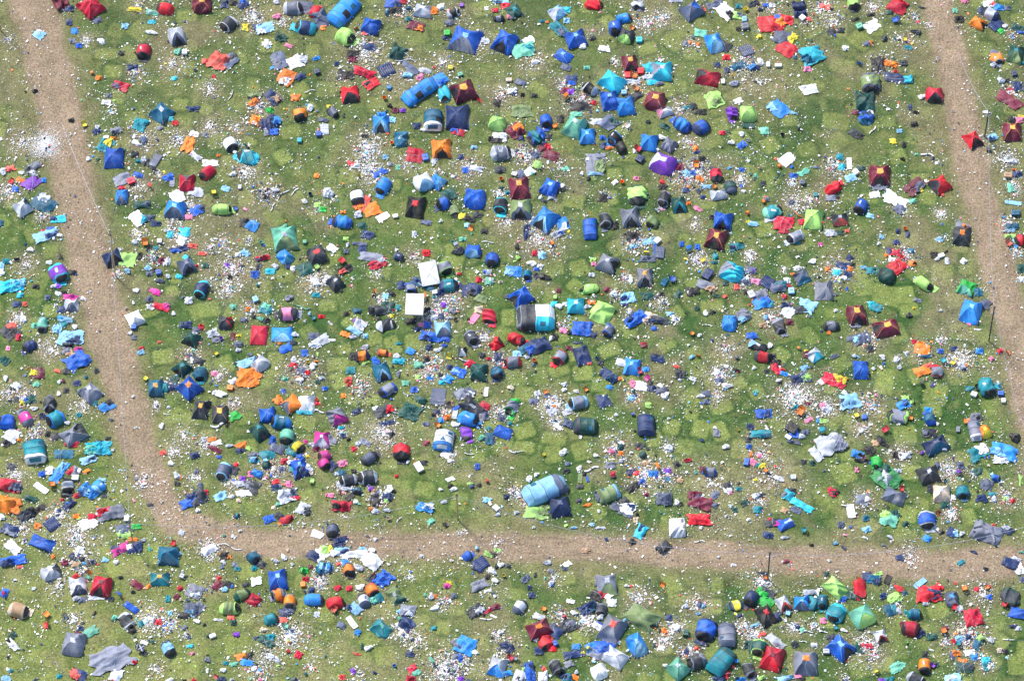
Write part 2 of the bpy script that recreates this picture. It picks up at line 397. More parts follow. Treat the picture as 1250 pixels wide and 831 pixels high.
def bag(px, py, w, h, rot, c1, c2, fl):
    H = .3*min(w, h)+.05; x, y, rz = base(px, py, rot, H*.45); root = empty('rubbish_bag', (x, y, 0), rz)
    V = []; n, m = 9, 6; ph = [random.uniform(0, 6.3) for _ in range(4)]
    for i in range(m+1):
        a = pi/2*i/m
        for j in range(n):
            t = 2*pi*j/n; r = cos(a)**.8*(1+.22*sin(2*t+ph[0])+.2*sin(3*t+ph[1])+random.gauss(0, .13)) if i < m else .04
            V.append((r*w*.52*cos(t), r*h*.52*sin(t), H*sin(a)**.8*(1+.2*sin(2*t+ph[2]))+abs(random.gauss(0, .05))*(i > 0)+.004))
    F = [(i*n+j, i*n+(j+1) % n, (i+1)*n+(j+1) % n, (i+1)*n+j) for i in range(m) for j in range(n)]+[tuple(m*n+j for j in range(n))]
    V = [(a*.9, b*.9, c) for a, b, c in V]
    mesh_obj('sack', V, F, fabric(c1, 'plastic'), root)
    z = H*.97; k = [(0, 0, z-.03), (.04, .03, z+.05), (.1, .02, z+.09)]
    tube('tied_neck', k, .035+.03*min(w, h), fabric(c1, 'plastic'), root, 5)
    return root
def garment_geo(w, h):
    return cloth_geo(w*1.12, h*1.15, 7 if w < .8 else 9, 6 if h < .8 else 8, min(.24, .13+.12*min(w, h)), .2)
def garment(px, py, w, h, rot, c1, c2, fl, name='garment'):
    x, y, rz = base(px, py, rot, .07); v, f = garment_geo(w, h)
    o = mesh_obj(name, v, f, fabric(c1), None, random.random() < .5); o.location = (x, y, 0); o.rotation_euler = (0, 0, rz)
    return o
def carton(px, py, w, h, rot, c1, c2, fl):
    H = min(.42, .55*min(w, h)); x, y, rz = base(px, py, rot, H*.6)
    if max(w, h) > 1.8*min(w, h): return mat(px, py, w, h, rot, c1, c2, fl)
    root = empty('storage_box', (x, y, .005), rz); w *= .95; h *= .95
    V, F = [], []
    prof = [(0, .9), (.02, .96), (H*.86, 1.0), (H*.86, .9), (.06, .84)]
    for z, k in prof:
        for a, b in ((-1, -1), (1, -1), (1, 1), (-1, 1)): V.append((a*w/2*k, b*h/2*k, z))
    F = [(0, 3, 2, 1)]+[(i*4+j, i*4+(j+1) % 4, i*4+4+(j+1) % 4, i*4+4+j) for i in range(4) for j in range(4)]+[(16, 17, 18, 19)]
    mesh_obj('tub', V, F, fabric(c1, 'plastic'), root)
    rr = random.uniform(-.5, .5); lw, lh = w*1.0, h*1.0
    pts = [(-lw/2, -lh/2, 0), (lw/2, -lh/2, 0), (lw/2, lh/2, 0), (-lw/2, lh/2, 0)]
    V = [(a, b, H*.88+c+(.05 if a > 0 else 0)) for c in (0, .03) for a, b, _ in pts]
    V += [(a*.8, b*.8, H*.88+.055+(.04 if a > 0 else 0)) for a, b, _ in pts]
    F = [(0, 3, 2, 1)]+[(i*4+j, i*4+(j+1) % 4, i*4+4+(j+1) % 4, i*4+4+j) for i in range(2) for j in range(4)]+[(8, 9, 10, 11)]
    root_lid = mesh_obj('lid', V, F, fabric(c1, 'plastic'), root)
    tube('handle', [(-w*.3, 0, H*.9+.06), (-w*.2, 0, H+.05), (w*.2, 0, H+.07), (w*.3, 0, H*.9+.08)], .022, fabric('ch', 'plastic'), root_lid, 4)
    return root
def chair(px, py, w, h, rot, c1, c2, fl):
    s = max(.5, min(1.0, (w+h)/2)); x, y, rz = base(px, py, random.uniform(0, 360), s*.45)
    fallen = random.random() < .35 and 'flag' not in fl
    root = empty('camp_chair', (x, y, 0 if not fallen else .04), rz)
    if fallen: root.rotation_euler = (R(82)*random.choice((-1, 1)), 0, rz); root.location[2] = s*.42
    sw = s*.92; z = s*.45
    v, f = surf(lambda a, b: (a*sw*.5, b*sw*.45, z-.09*s*(1-a*a)*(1-b*b)), -1, 1, -1, 1, 6, 6); mesh_obj('seat', v, f, fabric(c1), root, True)
    v, f = surf(lambda a, b: (a*sw*.5, sw*.45+.16*s*(b+1)/2, z+.02+(b+1)/2*s*.5-.0+.05*s*(1-a*a)*-1*0), -1, 1, -1, 1, 6, 5)
    v = [(p[0], p[1]+.06*s*(1-(2*p[0]/sw)**2), p[2]) for p in v]; bk_ = mesh_obj('backrest', v, f, fabric(c1), root, True)
    if 'flag' in fl:
        yb = sw*.45+.02; zt = z+.02
        for nm_, c_, P_ in (('blue_quarter', 'na', [(-.45, .06), (.45, .06), (.45, .44), (-.45, .44)]),):
            mesh_obj(nm_, [(a*sw, yb+.16*s*b*2-.01, zt+b*s) for a, b in P_], [(0, 1, 2, 3)], fabric(c_), bk_)
        for nm_, c_, r_ in (('white_cross', 'wh', .07), ('red_cross', 're', .04)):
            V_, F_ = join_geo([tube_geo([(-.45*sw, yb+.07*s, zt+.25*s), (.45*sw, yb+.07*s, zt+.25*s)], r_*s, 4), tube_geo([(0, yb, zt+.04*s), (0, yb+.14*s, zt+.46*s)], r_*s, 4)])
            mesh_obj(nm_, V_, F_, fabric(c_), bk_)
            V_, F_ = join_geo([tube_geo([(-.45*sw, q*.38*sw, z+.02), (.45*sw, -q*.38*sw, z+.02)], r_*s, 4) for q in (-1, 1)])
            mesh_obj(nm_, V_, F_, fabric(c_), bk_)
    for a in (-1, 1):
        for b in (-1, 1):
            tube('leg', [(a*sw*.47, b*sw*.43, 0), (-a*sw*.05+a*sw*.5, b*sw*.43, z)], .022, fabric('ch', 'plastic'), root, 4)
        tube('armrest', [(a*sw*.52, -sw*.42, z+.2*s), (a*sw*.52, sw*.5, z+.22*s)], .035, fabric('ch'), root, 4)
    return root
def bucket(px, py, w, h, rot, c1, c2, fl):
    r = max(.16, (w+h)/4); H = r*1.5; x, y, rz = base(px, py, rot, H*.5); tip = random.random() < .4
    root = empty('bucket', (x, y, 0.0), rz)
    if tip: root.rotation_euler = (R(84), 0, random.uniform(0, 6.3)); root.location[2] = r*.92
    n = 12; V = []
    prof = [(.78, 0), (.9, H*.5), (1, H), (1.06, H), (1.06, H*.95), (1.0, H*.94)][:4]
    prof = [(.76, .0), (1.0, H), (1.07, H), (1.07, H-.03), (.96, H-.02), (.73, .03)]
    for k, z in prof:
        for j in range(n): V.append((r*k*cos(2*pi*j/n), r*k*sin(2*pi*j/n), z))
    F = [tuple(range(n))[::-1]]+[(i*n+j, i*n+(j+1) % n, (i+1)*n+(j+1) % n, (i+1)*n+j) for i in range(5) for j in range(n)]+[tuple(5*n+j for j in range(n))]
    mesh_obj('pail', V, F, fabric(c1, 'plastic'), root, False)
    tube('handle', [(r*1.05*cos(t), .1*r+r*.9*sin(t)*.7, H-.02+r*.35*sin(t)) for t in np.linspace(0, pi, 9)], .014, fabric('lg', 'plastic'), root, 4)
    return root
def gazebo(px, py, w, h, rot, c1, c2, fl, tipped):
    W, D, H = w, h*(1.05), 2.0
    if tipped:
        x, y, rz = base(px, py, rot, .9); root = empty('gazebo', (x, y-.9, .0), R(12)); T = R(20)
    else:
        x, y, rz = base(px, py, 3, H); root = empty('gazebo', (x, y, 0), R(-2)); T = 0
    def tr(p):
        a, b, c = p
        if not tipped: return (a, b, c)
        # leaning forward onto its front legs' broken ends
        yy = b*cos(T)-(H-c)*-sin(T); zz = 1.0+b*sin(T)-(H-c)*cos(T)*.75
        return (a, yy, max(.02, zz))
    nx = 10
    V = []
    for i in range(nx+1):
        for j in range(nx+1):
            u = -1+2*i/nx; v = -1+2*j/nx
            V.append(tr((u*W/2, v*D/2, H+.16*(1-max(abs(u), abs(v)))+.015*sin(7*u+3*v))))
    mesh_obj('canopy', V, [(i*(nx+1)+j, (i+1)*(nx+1)+j, (i+1)*(nx+1)+j+1, i*(nx+1)+j+1) for i in range(nx) for j in range(nx)], fabric('wh'), root, True)
    for s_ in (-1, 1):
        tube('seam', [tr((t*W/2, s_*t*D/2, H+.16*(1-abs(t))+.02)) for t in np.linspace(-.98, .98, 9)], .03, fabric('wh'), root, 4)
    for u, v in ((-1, -1), (1, -1), (1, 1), (-1, 1)):
        u2, v2 = (v*-1, u) if False else (-v, u)
        a = (u*W/2, v*D/2); b = (-v*W/2, u*D/2)
        P = [tr((a[0], a[1], H)), tr((b[0], b[1], H)), tr((b[0], b[1], H-.16)), tr((a[0], a[1], H-.16))]
        mesh_obj('valance', [(p[0]*1.004, p[1]*1.004, p[2]) for p in P], [(0, 1, 2, 3)], fabric('wh'), root)
        foot = (u*W/2*.985, v*D/2*.985, 0.0) if not tipped else (u*W/2*.97-.6, v*D/2*.97+.5, .0)
        tube('leg', [tr((u*W/2*.985, v*D/2*.985, H-.01)), tr(foot)], .05, fabric('lg', 'plastic'), root, 5)
    return root

# ---------------------------------------------------------------- the catalogue: kind, photo pixel, size in pixels, heading, colours, flags
CAT = """
D 74.1 0.8 18.5 18.5 -60 ma -
F 84.2 10.1 10.1 8.4 0 na ch
D 111.2 8.1 25.3 24.4 135 cr - crumple
K 91.0 37.9 7.6 7.6 0 az -
F 47.5 42.1 11.8 11.8 50 sk wh
B 123.8 50.5 10.1 8.4 0 wh -
B 42.1 111.2 7.1 5.4 0 bk -
P 201.3 10.1 21.9 14.3 170 re re
F 187.0 15.5 16.8 7.6 -10 mi wh
P 175.6 61.5 21.1 16.0 -90 cr ch
K 185.3 27.0 10.1 5.1 0 cy -
K 164.3 11.8 6.7 13.5 80 ye -
K 152.5 32.0 8.4 6.7 0 sk -
B 184.5 39.6 13.5 6.7 -10 wh -
F 146.6 104.5 21.1 11.8 -20 cr sl
B 147.4 64.9 7.1 7.1 0 ch -
K 96.0 55.6 8.4 6.7 0 bl -
K 87.6 50.5 6.7 6.7 0 gy -
K 84.2 27.0 6.7 8.4 0 na -
K 118.8 25.3 10.1 6.7 20 sl -
U 110.4 89.3 4.2 4.2 0 or -
K 120.5 95.2 6.7 5.9 0 or -
H 165.1 87.6 11.8 120 m
H 106.1 48.9 10.1 90 w
K 161.8 82.6 11.8 8.4 0 na -
K 129.7 124.7 10.1 6.7 0 wh -
K 133.1 116.3 6.7 5.1 0 gy -
D 197.5 137.3 23.6 21.1 -130 pe -
H 134.8 136.5 7.6 50 w
H 168.5 6.7 13.5 80 m
H 10.1 47.2 10.1 60 w
D 246.3 3.4 27.0 23.6 -90 ma - top=ye
K 274.1 5.1 8.4 10.1 0 na -
K 284.2 3.4 10.1 6.7 0 bk -
F 296.9 5.1 13.5 13.5 -50 na bl
B 337.3 2.5 8.4 6.7 0 lg -
P 279.2 28.6 21.9 16.0 -140 ch lg
D 215.2 42.1 25.3 21.9 -70 lg sl open
F 368.5 8.4 30.3 18.5 0 sl -
P 357.5 9.3 23.6 16.8 0 gy lg
P 384.5 14.3 16.8 13.5 70 re re
D 390.4 20.2 21.9 18.5 -60 sl - sag
P 372.7 32.0 25.3 18.5 170 na cy
B 338.2 20.2 10.1 8.4 0 pk -
F 323.8 33.7 20.2 15.2 10 sk wh
K 314.6 32.9 10.1 8.4 0 na -
K 299.4 33.7 6.7 8.4 0 ye -
K 343.2 46.3 13.5 10.1 -20 fo -
K 325.5 53.9 10.1 10.1 -40 wh -
F 267.4 74.1 25.3 23.6 -25 co - lumps
F 280.9 74.1 20.2 15.2 40 sl ch
K 250.5 75.0 8.4 6.7 0 co -
F 340.7 73.3 18.5 21.9 20 sl gy
W 359.2 75.8 16.8 18.5 -60 wh -
K 370.2 72.5 10.1 10.1 0 lg -
F 350.0 94.4 21.9 18.5 60 or wh
K 366.0 93.5 13.5 6.7 10 na -
K 386.2 71.6 8.4 5.1 20 az -
X 387.0 87.6 6.7 6.7 20 na -
K 260.7 93.5 5.1 5.1 0 re -
B 216.8 63.2 11.8 8.4 80 mi -
X 225.3 64.0 6.7 6.7 0 lg -
F 311.2 115.4 16.0 5.9 5 ol -
F 333.1 117.9 21.9 13.5 -40 na ta
F 309.5 124.7 13.5 8.4 40 or -
K 328.9 134.8 8.4 6.7 0 gr -
H 316.3 129.7 15.2 160 m
K 334.8 124.7 8.4 8.4 0 na -
P 366.4 138.7 18.5 16.0 -85 or ch
K 360.9 118.8 11.8 8.4 0 or -
B 378.6 131.4 10.1 10.1 0 lg -
W 378.6 112.0 13.5 2.0 10 wh -
W 280.9 116.3 15.2 2.0 70 wh -
H 309.5 21.9 23.6 260 w
H 344.9 27.0 10.1 80 w
H 210.1 77.5 15.2 110 w
H 255.6 109.5 15.2 110 w
K 235.4 133.1 13.5 6.7 0 na -
K 393.8 33.7 6.7 6.7 0 or -
K 352.5 55.6 5.1 8.4 60 pk -
K 212.6 96.0 6.7 5.1 0 cy -
T 419.4 12.6 45.5 25.3 -130 az - open
D 452.2 31.2 21.9 21.9 -110 bl -
P 421.1 43.8 23.6 20.2 -30 li li
U 435.4 36.2 5.1 5.1 0 or -
K 444.7 40.4 6.7 5.1 0 co -
F 480.0 4.2 18.5 10.1 0 bl na
K 491.8 1.7 10.1 6.7 0 cr -
B 472.5 16.0 6.7 6.7 0 pe -
B 499.4 10.1 6.7 6.7 0 pe -
B 498.6 23.6 8.4 6.7 0 te -
K 480.9 11.8 13.5 10.1 30 bk -
H 491.0 13.5 21.9 220 k
D 516.3 12.6 20.2 16.8 170 lg -
F 526.4 12.6 10.1 18.5 80 or -
F 507.8 31.2 21.9 12.6 -15 ma or
B 538.2 8.4 10.1 10.1 0 wh -
P 553.3 16.0 16.0 10.1 20 bk lg
X 563.4 6.7 4.7 4.7 0 pu -
D 568.5 47.2 33.7 33.7 -110 bl gy big
X 545.7 40.4 7.6 7.6 0 gr -
K 544.1 46.3 8.4 6.7 0 na -
K 548.3 27.8 10.1 8.4 20 sl -
K 592.1 49.7 8.4 10.1 60 lg -
H 583.7 50.5 18.5 120 w
D 485.1 63.2 18.5 20.2 160 fo - sag
W 501.1 69.1 21.9 1.7 -30 lg -
W 492.7 73.3 20.2 1.7 3 lg -
A 471.6 85.1 18.5 18.5 -60 na -
F 444.7 88.5 25.3 13.5 -20 cr - lumps
F 453.9 101.1 18.5 13.5 30 re ch
D 427.0 113.7 20.2 21.9 -80 re ch open
F 501.1 82.6 23.6 10.1 -40 sl -
K 518.8 85.9 6.7 13.5 70 lg -
K 512.9 94.4 9.3 6.7 40 pk -
B 497.7 91.8 11.8 10.1 0 sk -
F 538.2 96.0 18.5 15.2 -50 az bl
T 512.0 111.2 47.2 20.2 -145 az - open
P 542.4 114.6 21.1 14.3 -90 cy cy
D 566.0 110.4 28.6 27.0 200 ma - top=ye open
U 580.3 122.2 6.7 6.7 0 re -
B 475.8 128.9 6.7 6.7 0 bk -
K 482.6 134.8 8.4 6.7 0 ma -
K 491.8 134.8 6.7 5.1 0 pu -
U 469.1 119.6 5.4 4.7 0 or -
T 528.5 145.8 28.6 23.6 -90 pe wh open
D 558.4 141.6 32.0 28.6 -90 na -
F 465.7 139.0 10.1 6.7 0 az -
P 405.9 136.5 16.8 10.1 -40 gy ch
K 402.5 130.6 6.7 5.1 0 ye -
X 475.0 107.0 4.7 4.7 0 az -
H 445.5 62.3 30.3 800 w
K 430.3 65.7 13.5 8.4 0 bk -
K 450.5 57.3 15.2 10.1 0 na -
K 430.3 72.5 10.1 6.7 0 ma -
K 421.9 91.0 20.2 11.8 0 bk -
H 416.8 91.8 13.5 120 k
H 539.8 75.8 15.2 110 w
X 550.0 82.6 5.7 5.7 0 ye -
K 411.0 77.5 5.7 4.7 0 na -
H 555.0 20.2 15.2 90 w
W 593.8 10.1 5.1 5.1 0 wh -
X 561.8 91.0 6.7 5.1 20 mi -
H 494.4 91.0 33.7 100 w
D 627.0 11.8 18.5 16.8 -60 fo - sag
K 616.8 7.6 9.3 7.6 0 re -
K 604.2 12.6 7.6 6.7 0 cr -
P 608.4 21.9 13.5 8.4 0 gy bk
K 621.9 21.1 6.7 5.9 0 pk -
F 610.1 0.8 18.5 6.7 0 sk gy
D 680.0 14.3 20.2 18.5 -150 sk lg sag
K 691.0 11.8 6.7 8.4 80 cy -
F 682.6 35.4 23.6 15.2 -45 te sl
K 662.3 26.1 8.4 3.4 0 te -
K 691.8 25.3 6.7 6.7 0 sk -
K 668.2 27.0 5.1 3.4 0 or -
D 616.8 48.9 27.0 25.3 -120 bl - open
F 638.8 60.7 28.6 18.5 10 mi te
W 645.5 49.7 10.1 11.8 -60 wh -
D 702.8 46.3 21.9 23.6 -70 bl -
B 712.0 56.4 10.1 8.4 0 wh -
D 687.6 67.4 20.2 16.8 -30 bl - low
K 691.8 82.6 11.8 8.4 -20 sl -
P 724.7 4.2 21.9 13.5 0 re re
P 777.8 5.1 13.5 13.5 -80 lg gy
P 750.8 32.9 21.1 15.2 -90 bl bl
P 761.8 21.9 18.5 11.8 10 az az
D 764.3 43.0 20.2 20.2 -110 ch li
U 771.9 34.5 5.1 5.1 0 or -
X 780.3 48.9 7.6 7.6 0 cy -
B 723.0 46.3 7.6 6.7 0 ch -
K 716.3 82.6 6.7 5.1 0 mi -
H 788.7 28.6 16.8 180 w
F 737.3 59.0 8.4 13.5 80 wh -
D 769.3 75.8 20.2 18.5 -80 ma - top=ye open
X 766.0 91.8 7.6 8.4 0 re -
X 782.0 86.8 7.6 8.4 0 re -
U 774.4 91.8 8.1 8.1 0 or -
H 775.2 101.1 21.9 200 w
F 794.6 81.7 18.5 13.5 10 cy -
F 796.3 97.7 13.5 11.8 10 cy -
D 746.6 98.6 28.6 23.6 -30 cy -
D 744.1 120.5 23.6 21.9 -80 bl -
D 763.4 128.1 25.3 21.9 -80 az -
P 720.5 107.8 20.2 13.5 150 bk lg
D 799.8 122.2 25.3 27.0 170 ma - top=ye
K 696.9 96.9 13.5 10.1 0 na -
K 697.7 101.1 8.4 6.7 0 bl -
U 694.4 120.5 8.1 6.7 0 or -
K 696.0 112.0 9.3 7.6 0 pu -
K 689.3 110.4 11.8 8.4 0 ma -
H 707.8 123.0 25.3 500 k
K 709.5 129.7 21.9 13.5 0 bk -
K 724.7 125.5 6.7 5.1 0 re -
H 687.6 102.8 15.2 120 m
F 636.2 134.8 25.3 18.5 0 ol -
K 634.5 100.3 11.8 6.7 -20 sl -
X 621.1 97.7 7.6 4.7 0 be -
K 626.1 111.2 10.1 8.4 0 wh -
K 627.8 113.7 6.7 5.1 0 na -
K 637.9 115.9 4.7 4.7 0 bk -
K 651.4 116.3 8.4 5.1 0 bk -
K 606.7 125.5 8.4 10.1 0 bk -
H 613.5 114.6 20.2 140 w
H 653.9 74.1 20.2 90 w
X 761.8 112.9 6.7 6.1 0 sk -
U 776.9 107.8 6.4 6.4 0 or -
K 775.2 117.9 18.5 8.4 20 ch -
B 792.1 94.4 13.5 10.1 0 lg -
K 771.9 99.4 20.2 6.7 0 lg -
F 702.8 139.0 15.2 6.7 0 mi -
B 652.2 75.8 8.4 6.7 0 wh -
H 751.6 75.8 10.1 60 w
F 825.3 0.0 15.2 5.1 0 lg -
D 843.8 12.6 21.9 21.9 30 sl bl lumps
U 855.6 11.8 5.1 6.7 0 co -
H 808.4 21.9 15.2 170 w
F 872.5 5.1 10.1 18.5 -70 sl -
F 885.9 14.3 23.6 16.8 -50 wh bk
F 899.4 18.5 15.2 10.1 -10 li gy
U 910.4 11.5 5.4 4.7 0 ye -
K 901.1 7.6 6.7 6.7 0 te -
X 908.7 23.6 5.7 7.6 0 sk -
X 909.5 32.0 9.3 8.4 10 gy -
K 901.1 35.4 5.1 5.1 0 bk -
K 919.6 4.2 13.5 6.7 20 ch -
K 934.8 6.7 8.4 4.7 0 bl -
K 942.4 6.7 6.7 5.1 0 wh -
B 928.1 11.8 5.7 5.7 0 na -
H 939.8 8.4 27.0 130 w
F 943.2 29.5 32.0 21.9 0 re or
F 959.2 24.4 18.5 13.5 -10 re -
X 949.1 21.1 7.6 5.9 0 bl -
F 953.3 45.5 18.5 20.2 70 sl -
K 966.0 46.3 10.1 11.8 -40 ye -
F 960.9 59.0 23.6 20.2 -40 re -
K 970.2 69.9 5.1 4.4 0 pe -
D 976.1 10.1 21.9 15.2 -80 na -
X 979.4 21.9 6.7 6.7 40 wh -
K 987.0 23.6 6.7 5.7 0 co -
F 990.4 67.4 25.3 25.3 20 cy pe lumps
D 871.6 50.5 23.6 20.2 -70 az sk
F 882.6 55.6 15.2 18.5 60 ch -
K 886.8 69.9 8.1 6.7 0 re -
A 911.2 61.5 15.2 16.8 20 sl -
K 853.9 40.4 10.1 13.5 80 mi -
K 843.0 52.2 5.7 5.7 0 or -
K 852.2 53.9 4.7 4.7 0 or -
K 837.1 53.1 8.4 6.7 0 gy -
H 843.8 53.1 11.8 60 w
D 808.4 85.9 23.6 25.3 180 cy gy
B 805.1 101.9 10.1 6.7 0 gy -
K 875.8 79.2 6.7 6.7 0 na -
K 887.6 85.9 6.7 6.7 0 na -
K 901.1 80.9 20.2 8.4 20 pe -
X 917.9 81.7 10.1 5.7 30 az -
K 923.0 82.6 8.4 6.7 0 na -
H 907.8 80.9 23.6 260 m
X 937.8 78.9 4.7 7.4 0 wh -
X 950.0 80.0 8.4 4.7 0 wh -
B 928.1 75.8 10.1 10.1 0 wh -
D 864.0 94.4 28.6 20.2 170 cr ch open
X 882.6 99.7 4.7 6.1 0 wh -
B 896.9 101.9 8.1 12.6 80 gy -
F 870.8 121.3 21.9 20.2 -70 li ol
W 901.1 123.0 10.1 6.7 20 wh -
P 894.0 137.3 18.5 12.6 -85 pu pu
D 913.7 137.3 21.9 21.1 -90 li -
F 950.0 132.3 23.6 18.5 -40 az sk
K 966.8 137.3 11.8 3.4 -10 sk -
D 811.8 136.5 18.5 11.8 200 lg pk
F 987.9 108.7 13.5 18.5 -70 wh lg
K 985.3 84.2 8.4 6.7 0 pk -
H 926.4 101.1 33.7 120 w
K 846.3 129.7 8.4 8.4 0 ch -
K 838.8 130.6 10.1 3.4 10 te -
K 855.6 136.5 11.8 6.7 0 bk -
H 830.3 134.8 16.8 120 w
H 985.3 25.3 16.8 80 w
K 926.4 45.5 5.1 5.1 0 ye -
X 927.2 44.7 4.2 4.2 0 ye -
P 1041.4 4.0 16.0 14.0 -80 li ch
K 1006.0 8.0 6.8 12.0 70 co -
H 1004.0 10.0 18.0 170 w
F 1096.0 7.0 20.0 20.0 60 cr re lumps
K 1086.0 14.0 8.0 7.2 0 fo -
W 1065.0 32.0 17.0 14.0 30 wh -
X 1049.0 32.0 8.0 7.2 20 mi -
K 1044.0 24.0 8.8 3.2 20 bk -
K 1063.0 18.0 8.8 3.6 10 bk -
U 1092.4 24.4 7.2 7.2 0 bl -
K 1015.0 39.0 10.0 8.8 0 ch -
K 1026.0 37.0 8.8 6.8 0 ch -
H 1016.0 26.0 18.0 150 m
H 1066.0 8.0 16.0 130 w
H 1116.0 22.0 10.0 80 k
K 1125.0 9.0 8.8 2.0 -15 ch -
B 1119.0 39.0 8.0 12.0 80 ch -
B 1080.0 47.0 8.0 8.0 0 ch -
U 1105.0 48.0 5.6 5.6 0 ye -
H 1106.0 50.0 16.0 110 m
K 1109.0 58.0 10.0 5.2 0 te -
K 1058.0 53.0 8.0 6.0 0 sl -
K 1062.4 52.4 5.2 5.2 0 or -
K 1032.0 59.0 6.8 6.8 0 wh -
F 1085.0 77.0 20.0 8.0 -15 or -
U 1047.4 79.6 6.0 8.0 0 bl -
K 1072.0 80.0 16.0 18.0 0 bk -
H 1072.0 78.0 14.0 140 k
P 1063.0 100.0 28.0 23.0 -85 ol sl
F 1092.0 95.0 24.0 13.0 -10 na -
D 1109.0 96.0 11.0 11.0 0 cy - sag
K 1093.0 87.0 6.4 4.0 0 re -
K 1103.0 77.0 10.0 8.0 0 ch -
D 1057.0 122.0 28.0 22.0 -90 fo - sag
D 1141.0 115.0 22.0 22.0 -90 cr ch open
B 1125.0 118.0 8.0 8.0 0 wh -
K 1044.0 137.0 8.8 5.6 -20 ma -
K 1055.0 138.0 12.0 5.2 0 bl -
K 1062.0 136.0 8.0 6.8 0 wh -
K 1171.0 23.6 12.0 8.0 0 bk -
K 1178.0 1.6 10.0 4.8 10 pk -
D 1194.0 28.0 19.0 15.0 -30 or - open
P 1209.0 16.0 22.0 15.0 150 lg na
F 1207.0 4.0 14.0 8.8 0 wh co
K 1219.0 9.0 8.8 12.0 70 az -
A 1216.0 30.0 18.0 14.0 35 na -
B 1227.0 32.0 7.2 6.8 0 wh -
K 1221.0 37.6 8.0 6.4 -40 gr -
K 1166.0 13.0 6.0 6.8 0 mi -
P 1217.0 69.0 19.0 14.0 -90 or gy
B 1213.0 79.0 8.8 7.2 0 lg -
D 1241.0 64.0 22.0 18.0 -110 fo ol
X 1238.0 90.0 6.0 7.2 10 na -
K 1248.0 77.0 6.0 4.0 0 te -
B 1222.0 98.0 10.0 8.8 0 lg -
B 1230.0 98.0 5.6 5.6 0 ch -
K 1242.0 106.0 14.0 14.0 0 na -
F 1233.0 122.0 30.0 14.0 -35 ma -
K 1234.0 109.0 5.2 10.0 80 cr -
H 1236.0 112.0 16.0 150 m
K 1243.0 34.0 10.0 14.0 60 fo -
K 1248.0 40.0 4.8 12.0 80 bl -
K 1230.0 10.0 8.0 6.0 0 sl -
H 1236.0 42.0 12.0 60 k
X 1204.0 137.0 9.2 4.0 0 wh -
K 1118.0 137.0 8.0 3.2 -10 bk -
K 1111.0 131.0 4.0 7.2 0 na -
H 1096.0 48.0 12.0 60 w
H 1134.0 32.0 10.0 40 w
K 86.8 146.7 6.7 5.1 0 bk -
U 102.8 152.1 6.7 5.4 0 ye -
H 55.6 177.1 18.5 900 d
H 55.6 177.1 21.9 200 w
H 27.0 173.7 23.6 180 w
K 118.8 160.2 6.7 10.1 -60 na -
B 118.8 155.2 6.7 6.7 0 lg -
F 141.5 159.4 13.5 8.4 20 gy ch
K 139.0 168.6 2.7 10.1 80 or -
F 128.1 177.1 21.9 15.2 60 te ye
D 139.0 191.4 28.6 23.6 -90 bl - lumps
F 170.2 151.8 18.5 16.8 70 te -
K 195.5 156.0 5.1 6.7 80 gy -
K 174.4 171.2 10.1 8.4 -50 sl -
B 166.0 174.5 11.8 6.7 -20 wh -
X 129.7 167.8 6.7 4.4 0 wh -
B 163.8 166.6 5.1 6.7 0 wh -
K 164.3 188.0 9.1 7.4 0 ch -
B 168.5 196.4 6.1 6.1 0 te -
B 175.2 194.8 8.4 8.4 0 lg -
K 178.6 197.3 8.4 10.1 0 ch -
A 189.6 195.6 20.2 10.1 60 gy -
K 187.0 205.7 11.8 4.4 -40 ch -
F 39.6 203.2 20.2 10.1 35 gy ch
K 48.0 202.3 10.1 4.4 15 ma -
B 40.4 211.6 10.1 8.4 0 lg -
F 37.9 222.6 21.9 15.2 40 pu -
K 44.7 218.3 6.7 5.1 0 bk -
K 25.3 220.0 6.1 10.1 60 or -
U 13.5 221.7 6.1 6.1 0 re -
K 12.6 205.7 6.7 10.1 -70 co -
B 3.4 209.1 8.4 10.1 0 lg -
K 18.5 231.0 6.7 6.7 0 bl -
B 26.1 210.8 6.7 5.7 0 wh -
K 53.1 220.0 6.1 5.7 0 az -
D 27.8 252.0 20.2 20.2 30 lg pe open
F 53.1 247.8 21.9 25.3 50 pe lg
H 52.2 264.7 10.1 130 k
F 69.9 267.2 18.5 10.1 5 cy na
F 149.1 218.3 13.5 20.2 -60 gy -
X 160.1 220.9 10.1 8.4 20 cr -
K 148.3 229.3 8.4 5.1 0 cr -
K 168.5 213.3 13.5 5.7 -20 bl -
D 148.3 239.4 21.9 16.0 -90 az sl
U 179.4 228.0 6.4 4.7 0 re -
F 173.5 249.5 18.5 10.1 5 fo sl
F 168.5 266.4 20.2 16.8 -40 wh cy
K 182.0 265.5 11.8 8.4 0 sl -
K 190.4 273.1 11.8 6.7 0 na -
K 0.8 272.3 6.7 10.1 0 pe -
B 107.8 193.9 6.7 5.7 0 wh -
H 176.9 170.3 23.6 170 w
H 168.5 227.6 18.5 120 w
H 10.1 234.4 15.2 160 w
K 63.2 279.0 11.8 5.1 0 bl -
H 193.8 214.1 8.4 60 m
K 213.5 150.1 6.7 6.7 0 re -
K 208.4 145.1 5.7 6.1 0 cy -
F 311.2 146.7 13.5 11.8 70 or wh
F 329.7 150.1 23.6 20.2 40 na az lumps
F 333.1 160.2 10.1 13.5 80 bl -
K 325.5 161.9 6.7 8.4 0 gy -
P 280.9 174.5 20.2 16.0 -60 wh na
P 302.8 190.5 26.1 18.5 170 te cy
B 286.8 185.8 5.7 5.1 0 wh -
K 301.9 180.4 4.4 5.1 0 ch -
K 230.3 176.2 18.5 11.8 70 or -
K 237.1 163.6 6.7 10.1 70 wh -
X 389.0 163.6 6.7 6.7 0 bl -
A 396.3 157.7 15.2 10.1 -85 lg -
